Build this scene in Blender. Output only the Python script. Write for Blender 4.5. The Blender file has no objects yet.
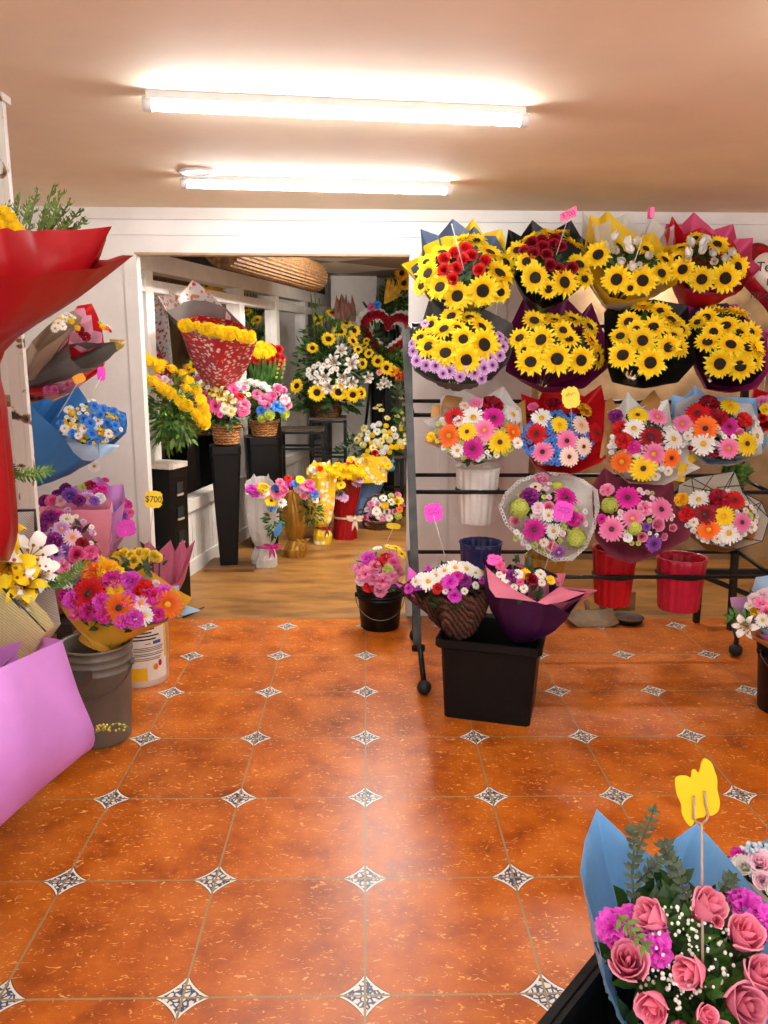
TUBE = 90.0; TUBEB = 300.0; EXPO = 0.05; WORLD = 3.5
import bpy, math, random
from mathutils import Vector, Matrix
PI = math.pi
sc = bpy.context.scene
COL = sc.collection
rnd = random.Random(7)
# ---------------------------------------------------------------- camera solved from the floor tile grid (0.45 m tiles)
F, PITCH, YAW, ROLL, CAMH = 809.33, .20248, .022519, .0056, 1.578
_sy, _cy, _sp, _cp = math.sin(YAW), math.cos(YAW), math.sin(PITCH), math.cos(PITCH)
_r0 = Vector((_cy, -_sy, 0)); _u0 = Vector((_sy*_sp, _cy*_sp, _cp)); FW = Vector((_sy*_cp, _cy*_cp, -_sp))
RT = _r0*math.cos(ROLL) + _u0*math.sin(ROLL); UP = _u0*math.cos(ROLL) - _r0*math.sin(ROLL)
CAM = Vector((0, 0, CAMH))
cd = bpy.data.cameras.new('camera'); cam = bpy.data.objects.new('camera', cd); COL.objects.link(cam)
cd.sensor_fit = 'VERTICAL'; cd.sensor_height = 36; cd.lens = F*36/1024; cd.clip_start = .05
m = Matrix((RT, UP, -FW)).transposed().to_4x4(); m.translation = CAM
cam.matrix_world = m; sc.camera = cam
def ray(px, py): return FW + RT*((px-384)/F) - UP*((py-512)/F)
def PY(px, py, Y): d = ray(px, py); return CAM + d*(Y/d.y)
def PZ(px, py, Z): d = ray(px, py); return CAM + d*((Z-CAMH)/d.z)
def PP(px, py, c, n): d = ray(px, py); return CAM + d*((c-CAM).dot(n)/d.dot(n))
def mpp(p): return (p-CAM).dot(FW)/F          # metres per pixel at a point

# ---------------------------------------------------------------- materials
def lin(h):
    h = h.lstrip('#'); o = []
    for i in (0, 2, 4):
        c = int(h[i:i+2], 16)/255
        o.append(c/12.92 if c <= .04045 else ((c+.055)/1.055)**2.4)
    return (*o, 1)
MATS = {}
def newmat(name):
    mt = bpy.data.materials.new(name); mt.use_nodes = True
    nt = mt.node_tree; nt.nodes.clear(); return mt, nt
def N(nt, typ, **kw):
    n = nt.nodes.new(typ)
    for k, v in kw.items():
        if k.startswith('i_'):
            key = k[2:]; key = int(key) if key.isdigit() else key.replace('_', ' ')
            n.inputs[key].default_value = v
        else: setattr(n, k, v)
    return n
def L(nt, a, ao, b, bi): nt.links.new(a.outputs[ao], b.inputs[bi])
def M(name, hexc, rough=.5, var=.12, scale=25., bump=0., trans=0., metal=0., spec=.5, hexb=None, ramp=None, bscale=None, rndv=.12, detail=4., alpha=1.):
    """procedural material: two close tones mixed by noise, a small value change per object, optional translucency"""
    if name in MATS: return MATS[name]
    mt, nt = newmat(name)
    out = N(nt, 'ShaderNodeOutputMaterial')
    p = N(nt, 'ShaderNodeBsdfPrincipled', i_Roughness=rough, i_Metallic=metal)
    p.inputs['Specular IOR Level'].default_value = spec
    tc = N(nt, 'ShaderNodeTexCoord'); nz = N(nt, 'ShaderNodeTexNoise', i_Scale=scale, i_Detail=detail)
    L(nt, tc, 'Object', nz, 'Vector')
    a = lin(hexc); b = lin(hexb) if hexb else tuple(x*(1-2.2*var) for x in a[:3])+(1,)
    mr = N(nt, 'ShaderNodeMapRange', i_1=.35, i_2=.65); L(nt, nz, 'Fac', mr, 0)
    mx = N(nt, 'ShaderNodeMix', data_type='RGBA'); mx.inputs[6].default_value = b
    L(nt, mr, 0, mx, 0)
    if ramp:
        at = N(nt, 'ShaderNodeAttribute', attribute_name='rad'); rp = N(nt, 'ShaderNodeValToRGB')
        rp.color_ramp.elements[0].position = ramp[0][0]; rp.color_ramp.elements[0].color = lin(ramp[0][1])
        rp.color_ramp.elements[1].position = ramp[-1][0]; rp.color_ramp.elements[1].color = lin(ramp[-1][1])
        for pos, c in ramp[1:-1]:
            e = rp.color_ramp.elements.new(pos); e.color = lin(c)
        L(nt, at, 'Fac', rp, 0)
        mul = N(nt, 'ShaderNodeMix', data_type='RGBA', blend_type='MULTIPLY'); mul.inputs[0].default_value = 1
        mx.inputs[6].default_value = (1-1.6*var,)*3+(1,); mx.inputs[7].default_value = (1, 1, 1, 1)
        L(nt, rp, 0, mul, 6); L(nt, mx, 2, mul, 7); src, so = mul, 2
    else:
        mx.inputs[7].default_value = a; src, so = mx, 2
    if rndv:
        oi = N(nt, 'ShaderNodeObjectInfo'); m2 = N(nt, 'ShaderNodeMapRange', i_3=1-rndv, i_4=1+rndv)
        L(nt, oi, 'Random', m2, 0)
        hs = N(nt, 'ShaderNodeHueSaturation'); L(nt, m2, 0, hs, 'Value'); L(nt, src, so, hs, 'Color'); src, so = hs, 0
    L(nt, src, so, p, 'Base Color')
    if bump:
        nb = N(nt, 'ShaderNodeTexNoise', i_Scale=bscale or scale*2, i_Detail=5.); L(nt, tc, 'Object', nb, 'Vector')
        bp = N(nt, 'ShaderNodeBump', i_Strength=bump, i_Distance=.01); L(nt, nb, 'Fac', bp, 'Height'); L(nt, bp, 0, p, 'Normal')
    last = p
    if trans:
        tr = N(nt, 'ShaderNodeBsdfTranslucent'); L(nt, src, so, tr, 'Color')
        ms = N(nt, 'ShaderNodeMixShader'); ms.inputs[0].default_value = trans
        L(nt, p, 0, ms, 1); L(nt, tr, 0, ms, 2); last = ms
    if alpha < 1:
        tp = N(nt, 'ShaderNodeBsdfTransparent'); ms = N(nt, 'ShaderNodeMixShader'); ms.inputs[0].default_value = alpha
        L(nt, tp, 0, ms, 1); L(nt, last, 0, ms, 2); last = ms
    L(nt, last, 0, out, 0)
    MATS[name] = mt; return mt
def petal(name, base, mid, tip, **kw):
    return M(name, mid, rough=.6, trans=.22, spec=.25, var=kw.pop('var', .08), scale=40, ramp=[(0, base), (kw.pop('p', .5), mid), (1, tip)], **kw)
def paper(name, hexc, **kw):
    a = dict(rough=.42, trans=.22, var=.05, scale=9, bump=.25, bscale=14, rndv=.03, spec=.35); a.update(kw)
    return M(name, hexc, **a)

# ---------------------------------------------------------------- mesh builder
class MB:
    def __init__(s): s.v = []; s.f = []; s.r = []; s.mi = []; s.smooth = True
    def vert(s, p, r=0.): s.v.append(tuple(p)); s.r.append(r); return len(s.v)-1
    def face(s, idx, mi=0): s.f.append(tuple(idx)); s.mi.append(mi)
    def grid(s, rows, closed=False, mi=0, rads=None):
        ids = [[s.vert(p, rads[i] if rads else 0.) for p in row] for i, row in enumerate(rows)]
        n = len(rows[0])
        for i in range(len(rows)-1):
            for j in range(n if closed else n-1):
                k = (j+1) % n
                s.face((ids[i][j], ids[i][k], ids[i+1][k], ids[i+1][j]), mi)
        return ids
    def lathe(s, prof, seg=32, c=(0, 0, 0), mod=None, mi=0, capb=True, capt=False):
        rows = []
        for r, z in prof:
            rows.append([(c[0]+r*(mod(2*PI*k/seg, z) if mod else 1)*math.cos(2*PI*k/seg), c[1]+r*(mod(2*PI*k/seg, z) if mod else 1)*math.sin(2*PI*k/seg), c[2]+z) for k in range(seg)])
        ids = s.grid(rows, True, mi)
        if capb: s.face(ids[0][::-1], mi)
        if capt: s.face(ids[-1], mi)
    def box(s, a, b, mi=0, rot=None, c=None):
        P = [Vector((x, y, z)) for z in (a[2], b[2]) for y in (a[1], b[1]) for x in (a[0], b[0])]
        if rot is not None:
            cc = Vector(c) if c is not None else Vector((0, 0, 0)); P = [rot @ (p-cc) + cc for p in P]
        i = [s.vert(p) for p in P]
        for q in ((0, 2, 3, 1), (4, 5, 7, 6), (0, 1, 5, 4), (2, 6, 7, 3), (0, 4, 6, 2), (1, 3, 7, 5)): s.face([i[k] for k in q], mi)
    def tube(s, pts, r, seg=8, mi=0, square=False, cap=True):
        pts = [Vector(p) for p in pts]; n = len(pts); rows = []
        if square: seg = 4
        prev = None
        for i, p in enumerate(pts):
            t = (pts[min(i+1, n-1)]-pts[max(i-1, 0)]).normalized()
            if prev is None:
                ref = Vector((0, 0, 1)) if abs(t.z) < .9 else Vector((0, 1, 0))
                x = t.cross(ref).normalized()
            else: x = (prev - t*prev.dot(t)).normalized()
            prev = x; y = t.cross(x)
            rr = r[i] if isinstance(r, (list, tuple)) else r
            o = PI/4 if square else 0; q = 1.414 if square else 1
            rows.append([p + (x*math.cos(o+2*PI*k/seg)+y*math.sin(o+2*PI*k/seg))*rr*q for k in range(seg)])
        ids = s.grid(rows, True, mi)
        if cap: s.face(ids[0][::-1], mi); s.face(ids[-1], mi)
    def ball(s, c, r, nu=10, nv=6, mi=0, sq=(1, 1, 1)):
        rows = []
        for i in range(nv+1):
            ph = -PI/2 + PI*i/nv
            rows.append([(c[0]+sq[0]*r*max(.02, math.cos(ph))*math.cos(2*PI*k/nu), c[1]+sq[1]*r*max(.02, math.cos(ph))*math.sin(2*PI*k/nu), c[2]+sq[2]*r*math.sin(ph)) for k in range(nu)])
        ids = s.grid(rows, True, mi); s.face(ids[0][::-1], mi); s.face(ids[-1], mi)
    def octa(s, c, r, mi=0):
        i = [s.vert((c[0]+d[0]*r, c[1]+d[1]*r, c[2]+d[2]*r)) for d in ((1, 0, 0), (-1, 0, 0), (0, 1, 0), (0, -1, 0), (0, 0, 1), (0, 0, -1))]
        for q in ((0, 2, 4), (2, 1, 4), (1, 3, 4), (3, 0, 4), (2, 0, 5), (1, 2, 5), (3, 1, 5), (0, 3, 5)): s.face([i[k] for k in q], mi)
    def leaf(s, p, d, nrm, ln, w, mi=0, bend=.15):
        d = d.normalized(); x = d.cross(nrm)
        x = x.normalized() if x.length > 1e-5 else d.orthogonal().normalized(); n2 = x.cross(d)
        rows = []
        for t, ww in ((0, .1), (.3, .9), (.6, .85), (1, .05)):
            c = p + d*ln*t - n2*bend*ln*t*t
            rows.append([c - x*w*ww*.5 + n2*w*.12*ww, c, c + x*w*ww*.5 + n2*w*.12*ww])
        s.grid(rows, False, mi, [0, .3, .6, 1])
    def mesh(s, name, mats, smooth=None):
        me = bpy.data.meshes.new(name); me.from_pydata([tuple(v) for v in s.v], [], s.f)
        for mt in (mats if isinstance(mats, (list, tuple)) else [mats]): me.materials.append(mt)
        me.polygons.foreach_set('material_index', s.mi)
        me.polygons.foreach_set('use_smooth', [s.smooth if smooth is None else smooth]*len(s.f))
        at = me.attributes.new('rad', 'FLOAT', 'POINT'); at.data.foreach_set('value', s.r)
        me.update(); return me
def link(name, me, parent=None, mat=None, label=None):
    o = bpy.data.objects.new(name, me); COL.objects.link(o)
    if parent is not None: o.parent = parent
    if mat is not None: o.matrix_local = mat
    if label: o['label'] = label
    return o
def tag(o, label, cat, group=None):
    o['label'] = label; o['category'] = cat
    if group: o['group'] = group
    return o
def thing(name, label, cat, loc=(0, 0, 0), rz=0., group=None):
    o = bpy.data.objects.new(name, None); COL.objects.link(o); o.empty_display_size = .05
    o.location = loc; o.rotation_euler = (0, 0, rz); return tag(o, label, cat, group)
def part(name, mb, mat, parent, smooth=None, label=None, world=True):
    """links a builder given in world coordinates under its thing"""
    if world and parent is not None:
        org = parent.location if parent.parent is None else parent.parent.location + parent.location
        mb.v = [(v[0]-org[0], v[1]-org[1], v[2]-org[2]) for v in mb.v]
    return link(name, mb.mesh(name, mat, smooth), parent, None, label)
def struct(name, mb, mat, smooth=False):
    o = link(name, mb.mesh(name, mat, smooth)); o['kind'] = 'structure'; return o

# ---------------------------------------------------------------- flower meshes, unit radius, facing +Z
def petal_ring(mb, n, r0, r1, w, z0, z1, curve=0., pointed=True, r=rnd, jit=.1, a0=0., cup=.12, droop=0.):
    ts = (0, .3, .6, .85, 1.) if pointed else (0, .35, .7, .92, 1.)
    ws = (.55, 1., .85, .45, .04) if pointed else (.4, .75, 1., .85, .35)
    for k in range(n):
        a = a0 + 2*PI*(k + r.uniform(-jit, jit)*1.5)/n; ln = r1*(1+r.uniform(-jit, jit)); tz = r.uniform(-.06, .06)
        ca, sa = math.cos(a), math.sin(a); rows = []; rads = []
        for t, ww in zip(ts, ws):
            rad = r0 + (ln-r0)*t; z = z0 + (z1-z0+tz)*t + curve*math.sin(PI*t) - droop*t*t
            hw = w*ww*.5
            rows.append([(ca*rad - sa*o*hw, sa*rad + ca*o*hw, z + abs(o)*cup*w) for o in (-1, 0, 1)]); rads.append(rad)
        mb.grid(rows, False, 0, rads)
def dome(mb, r, h, z0, nu=14, nv=4, bumpy=0.):
    rows = []
    for i in range(nv+1):
        t = i/nv; rr = r*math.cos(t*PI/2)+.001; z = z0 + h*math.sin(t*PI/2)
        rows.append([((rr+rnd.uniform(-bumpy, bumpy))*math.cos(2*PI*k/nu), (rr+rnd.uniform(-bumpy, bumpy))*math.sin(2*PI*k/nu), z+rnd.uniform(-bumpy, bumpy)) for k in range(nu)])
    ids = mb.grid(rows, True, 0, [1-i/nv for i in range(nv+1)]); mb.face(ids[-1])
def fib(n, k, hemi=1.):
    z = 1 - hemi*(k+.5)/n; a = k*2.39996; q = math.sqrt(max(0, 1-z*z)); return Vector((q*math.cos(a), q*math.sin(a), z))
def f_sun(): 
    m_ = MB(); petal_ring(m_, 17, .34, 1.1, .31, -.02, .0, .08, True, droop=.1, jit=.13)
    petal_ring(m_, 17, .34, 1.0, .29, .02, .18, .07, True, a0=.2, jit=.15)
    petal_ring(m_, 13, .38, .84, .25, .05, .34, .06, True, a0=.1, jit=.2); return m_
def f_sund(): m_ = MB(); dome(m_, .41, .12, .07, 18, 5, .012); return m_
def f_ger():
    m_ = MB(); petal_ring(m_, 20, .15, 1., .2, 0, -.02, .12, False, jit=.07)
    petal_ring(m_, 18, .15, .86, .19, .05, .1, .08, False, a0=.15, jit=.08)
    petal_ring(m_, 16, .14, .5, .12, .08, .16, .03, True, jit=.1); return m_
def f_gerd(): m_ = MB(); dome(m_, .22, .1, .1, 12, 3, .012); return m_
def f_dai():
    m_ = MB(); petal_ring(m_, 18, .15, 1., .2, 0, .02, .1, False, jit=.08)
    petal_ring(m_, 15, .15, .85, .2, .05, .16, .1, False, a0=.2, jit=.1); return m_
def f_daid(): m_ = MB(); dome(m_, .27, .14, .06, 12, 3, .015); return m_
def f_pom(n=58, pw=.34, ln=.42):
    m_ = MB(); m_.ball((0, 0, .1), .62, 10, 6, sq=(1, 1, .75)); m_.r = [.62]*len(m_.r)
    for k in range(n):
        d = fib(n, k, 1.25); p = Vector((d.x*.62, d.y*.62, d.z*.42)); out = (d + Vector((rnd.uniform(-.2, .2), rnd.uniform(-.2, .2), rnd.uniform(-.1, .2)))).normalized()
        t = out.cross(Vector((0, 0, 1))); t = t.cross(out) if t.length > .05 else Vector((1, 0, 0))
        b = len(m_.v); m_.leaf(p, out, t, ln, pw, 0, -.35)
        for q in range(b, len(m_.v)): m_.r[q] = .35+.65*m_.r[q]
    return m_
def f_car():
    m_ = MB(); n = 30
    for k in range(n):
        d = fib(n, k, 1.15); a = math.atan2(d.y, d.x); el = math.asin(max(-1, min(1, d.z)))
        el = el*.75+.15; base = Vector((0, 0, .0)); rows = []; rads = []
        for t in (0, .5, .85, 1.):
            row = []
            for o in (-1, -.6, -.2, .2, .6, 1):
                aa = a + o*.62*(.3+.7*t); rr = .15 + .8*t + (rnd.uniform(-.13, .13) if t == 1. else 0)
                ee = el + (rnd.uniform(-.22, .22) if t > .8 else 0)
                row.append((rr*math.cos(ee)*math.cos(aa), rr*math.cos(ee)*math.sin(aa), .68*rr*math.sin(ee)))
            rows.append(row); rads.append(.25+.75*t)
        m_.grid(rows, False, 0, rads)
    return m_
def f_ros(n=16, open_=1.):
    m_ = MB(); m_.lathe([(.05, -.55), (.3, -.5), (.42, -.25)], 10, capb=True)
    for k in range(n):
        q = k/(n-1); a = k*2.39996+rnd.uniform(-.2, .2); r = .1+.62*q**.9; span = 1.25-.25*q; top = .5-.28*q*open_+rnd.uniform(-.04, .04); rows = []; rads = []
        for t in (0, .3, .55, .78, .92, 1.):
            row = []
            for o in (-1, -.6, -.2, .2, .6, 1):
                edge = 1-.35*abs(o)**2.5*t
                rr = r*(.5+.5*math.sin(min(1, t*1.3)*PI/2)) + (.3*q*open_)*max(0, t-.62)**1.2*2 + .03*abs(o)
                z = -.5*(1-.3*(1-q)) + (top+.5)*t*edge - max(0, t-.88)*1.2*q*open_
                row.append((rr*math.cos(a+o*span), rr*math.sin(a+o*span), z))
            rows.append(row); rads.append(.3+.7*t*(.5+.5*q))
        m_.grid(rows, False, 0, rads)
    return m_
def f_rosb(n=13):
    m_ = MB(); m_.lathe([(.05, -.95), (.28, -.9), (.45, -.6)], 10, capb=True)
    for k in range(n):
        q = k/(n-1); a = k*2.39996+rnd.uniform(-.25, .25); r = .08+.58*q**.85; span = 1.35-.35*q; top = .75-.25*q+rnd.uniform(-.08, .08); rows = []; rads = []
        for t in (0, .2, .4, .6, .8, .93, 1.):
            row = []
            for o in (-1, -.6, -.2, .2, .6, 1):
                edge = 1-.3*abs(o)**2.2*t
                rr = r*(.45+.62*math.sin(min(1, t*1.25)*PI*.56)) + (.34*q)*max(0, t-.72)**1.1*2*(1-.3*abs(o)) - .05*(1-q)*t
                row.append((rr*math.cos(a+o*span), rr*math.sin(a+o*span), -.9*(1-.2*(1-q)) + (top+.9)*t*edge - max(0, t-.85)*1.5*q))
            rows.append(row); rads.append(.3+.7*t*(.45+.55*q))
        m_.grid(rows, False, 0, rads)
    return m_
def f_bud():
    m_ = MB()
    for k in range(7):
        a = k*2*PI/3.3; q = .8 if k < 3 else 1.; rows = []; rads = []
        for t in (0, .25, .5, .75, 1.):
            rr = q*(.12+.5*math.sin(min(1, t*1.15)*PI*.8)); row = []
            for o in (-1, -.5, 0, .5, 1):
                sp = .85*(1-.75*t*t); row.append((rr*math.cos(a+o*sp), rr*math.sin(a+o*sp), -.9+1.9*t*(1-.08*abs(o))))
            rows.append(row); rads.append(t)
        m_.grid(rows, False, 0, rads)
    return m_
def f_lil():
    m_ = MB()
    for k in range(6):
        a = k*PI/3; w = .36 if k % 2 else .5; rows = []; rads = []
        for t, ww in ((0, .2), (.2, .5), (.45, .95), (.7, .8), (.9, .35), (1, .04)):
            rr = .05+.98*t; z = -.55+1.0*math.sin(t*PI*.62) - .45*max(0, t-.6)**1.4*3
            rows.append([(rr*math.cos(a)-math.sin(a)*o*w*ww*.6, rr*math.sin(a)+math.cos(a)*o*w*ww*.6, z+.12*abs(o)*ww+(.02 if k % 2 else 0)) for o in (-1, 0, 1)]); rads.append(t)
        m_.grid(rows, False, 0, rads)
    return m_
def f_lild():
    m_ = MB()
    for k in range(6):
        a = k*PI/3+.5; m_.tube([(0, 0, -.4), (.12*math.cos(a), .12*math.sin(a), .1), (.28*math.cos(a), .28*math.sin(a), .45)], .018, 5)
        m_.ball((.28*math.cos(a), .28*math.sin(a), .46), .07, 6, 4)
    return m_
def f_hyd(n=64):
    m_ = MB()
    for k in range(n):
        d = fib(n, k, 1.1)*rnd.uniform(.8, 1.02); x = d.orthogonal().normalized(); y = d.cross(x).normalized(); a0 = rnd.uniform(0, 6)
        for q in range(4):
            a = a0+q*PI/2; dr = (x*math.cos(a)+y*math.sin(a)+d*.25).normalized(); b = len(m_.v)
            m_.leaf(Vector((d.x*.8, d.y*.8, d.z*.6)), dr, d, .21, .2)
            for z in range(b, len(m_.v)): m_.r[z] = .3+.7*m_.r[z]
    return m_
GEN = {'sun': (f_sun, f_sund), 'ger': (f_ger, f_gerd), 'dai': (f_dai, f_daid), 'pom': (f_pom, None), 'car': (f_car, None), 'ros': (f_ros, None), 'bud': (f_bud, None), 'rosb': (f_rosb, None), 'lil': (f_lil, f_lild), 'hyd': (f_hyd, None)}
FNAME = {'sun': 'sunflower', 'ger': 'gerbera', 'dai': 'daisy', 'pom': 'chrysanthemum', 'car': 'carnation', 'ros': 'rose', 'bud': 'rosebud', 'rosb': 'rose', 'lil': 'lily', 'hyd': 'hydrangea'}
CMAT = {
 'yel': ('#f2b200', '#ffd812', '#ffe23a'), 'sunY': ('#c87800', '#ffcf04', '#ffe634'), 'gold': ('#e08a00', '#f6ae0a', '#fcc02a'),
 'ora': ('#d83a08', '#f5701a', '#fb8a38'), 'red': ('#8a0510', '#d0141c', '#e02a2c'), 'dred': ('#48040e', '#8c0a20', '#a8142e'),
 'mag': ('#86045a', '#d0188e', '#e440a8'), 'fuc': ('#a00a8c', '#e02ac4', '#f060d8'), 'pink': ('#d83a7a', '#f57cae', '#fba4c6'), 'hot': ('#c01868', '#ee4e94', '#f67ab0'),
 'lpink': ('#eaa0b4', '#f8cada', '#fde4ea'), 'whi': ('#e8e2c0', '#f6f2ea', '#fdfbf6'), 'cre': ('#f0b49a', '#f8dcc8', '#fbeadd'),
 'lilac': ('#8a3a96', '#c88ccc', '#ecd0ea'), 'pur': ('#4a1468', '#8640ac', '#a868c8'), 'plum': ('#380a3c', '#74186a', '#94308a'),
 'lime': ('#8a9a20', '#c2ca48', '#dade80'), 'blue': ('#0c3e94', '#2c7cd8', '#5aa0ee'), 'rosep': ('#d84a72', '#f286a4', '#f8a4ba'), 'lem': ('#f0bc10', '#ffe030', '#ffee6a'), 'pyel': ('#d8c040', '#f4e890', '#faf4c0')}
def cmat(c): return petal('petal_'+c, *CMAT[c], var=.07)
DISC = {'d': M('disc_dark_brown', '#22120a', .9, hexb='#0d0704', scale=120, bump=.6, bscale=150), 'y': M('disc_yellow', '#e8b010', .8, hexb='#b87808', scale=120),
        'b': M('disc_black_plum', '#241018', .85, hexb='#50302a', scale=90), 's': M('stamen_rust', '#a04a10', .7)}
FM = {}
def fmesh(kind, c, var, disc=None):
    key = (kind, c, var, disc)
    if key not in FM:
        g = GEN[kind]; geo = (kind, var)
        if disc is None: FM[key] = g[0]().mesh(FNAME[kind], cmat(c))
        else: FM[key] = g[1]().mesh('disc', DISC[disc])
    return FM[key]
NM = {'sun': 3, 'ger': 3, 'dai': 2, 'pom': 2, 'car': 2, 'ros': 3, 'bud': 2, 'rosb': 4, 'lil': 2, 'hyd': 2}
def frame(p, n, spin):
    z = n.normalized(); x = z.orthogonal().normalized(); y = z.cross(x)
    mt = Matrix((x, y, z)).transposed().to_4x4() @ Matrix.Rotation(spin, 4, 'Z'); mt.translation = p; return mt
def flower(parent, kind, c, p, n, r, disc=None, rr=rnd):
    """one flower head as a part; sunflowers, gerberas, daisies and lilies carry their centre as a sub-part"""
    v = rr.randrange(NM[kind]); mt = frame(p-parent.location, n, rr.uniform(0, 6.28)) @ Matrix.Scale(r, 4)
    o = link(FNAME[kind], fmesh(kind, c, v), parent, mt)
    if GEN[kind][1]:
        dd = disc or {'sun': 'd', 'ger': 'b', 'dai': 'y', 'lil': 's'}[kind]
        link('stamens' if kind == 'lil' else 'disc', fmesh(kind, 'disc', 0, dd), o)
    return o
GREEN = M('leaf_green', '#44741e', .5, .3, 18, trans=.2, hexb='#234810')
DGREEN = M('leaf_dark_green', '#2e561a', .5, .3, 18, trans=.15, hexb='#18330c')
LGREEN = M('leaf_light_green', '#7a9a34', .55, .2, 18, trans=.2, hexb='#4e7020')
EUC = M('leaf_grey_green', '#4a5a3c', .6, .2, 20, trans=.1, hexb='#2c3a28')
WHITEF = M('baby_breath_white', '#f4f2ea', .7, .05, 40, trans=.15)

# ---------------------------------------------------------------- bouquets
def resample(pts, closed=True, step=26.):
    out = []; n = len(pts)
    for i in range(n if closed else n-1):
        a = pts[i]; b = pts[(i+1) % n]; d = math.dist(a[:2], b[:2]); k = max(2, int(d/step)+1)
        for q in range(k): out.append(tuple(a[j]+(b[j]-a[j])*q/k for j in range(len(a))))
    if not closed: out.append(pts[-1])
    return out
def wrap(parent, name, mat, pts, C, n, B, rb, off=0., lip=0., bulge=.12, crink=.004, seed=1, label=None, R=.15, nt=7, step=4.5):
    """a sheet of paper rolled round the stems: from a small ring at the tie up to its cut, pointed rim"""
    rr = random.Random(seed); n = n.normalized(); eu = Vector((0, 0, 1)).cross(n)
    eu = eu.normalized() if eu.length > .05 else Vector((1, 0, 0)); ev = n.cross(eu)
    rs = resample(pts, True, step); rim = []
    for q in rs:
        p0 = PP(q[0], q[1], C+n*off, n); v = (p0-C).dot(ev)/R
        o2 = off + lip*max(-1.4, min(1.4, -v)); p = PP(q[0], q[1], C+n*o2, n); rim.append(p)
    rows = []
    m_ = len(rim)
    ax = (C-B).normalized()
    bu = Vector((0, 0, 1)).cross(ax); bu = bu.normalized() if bu.length > .05 else Vector((1, 0, 0)); bv = ax.cross(bu)
    for i in range(nt+1):
        t = i/nt; row = []
        for j, p in enumerate(rim):
            a = math.atan2((p-C).dot(ev), (p-C).dot(eu)); dr = eu*math.cos(a)+ev*math.sin(a)
            b = B + (bu*math.cos(a)+bv*math.sin(a))*rb
            q = b.lerp(p, t) + dr*bulge*R*math.sin(PI*t)*(.75+.25*math.sin(3*a))
            if 0 < i < nt: q = q + dr*(rr.uniform(-crink, crink)) + n*rr.uniform(-crink, crink)*.6
            elif i == nt: q = q + n*rr.uniform(-crink, crink)*.4
            row.append(q)
        rows.append(row)
    mb = MB(); mb.grid(rows, True); return part(name, mb, mat, parent, None, label)
def flap(b, mat, pts, off=.01, name='paper_fold', label=None, curl=.015):
    """a folded-over corner of the wrapping, lying just outside the rim"""
    P = [PP(*b.px(*q), b.C+b.n*off, b.n) for q in pts]; c = sum(P, Vector())/len(P); c2 = c+b.n*curl
    mb = MB(); n = len(P); ring_ = []
    for q in (1., .66, .33):
        ring_.append([c2.lerp(p, q) + b.n*curl*(-.5*q*q) for p in P])
    ids = mb.grid(ring_, True); mb.face(ids[-1]); return part(name, mb, mat, b.t, True, label)
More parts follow.
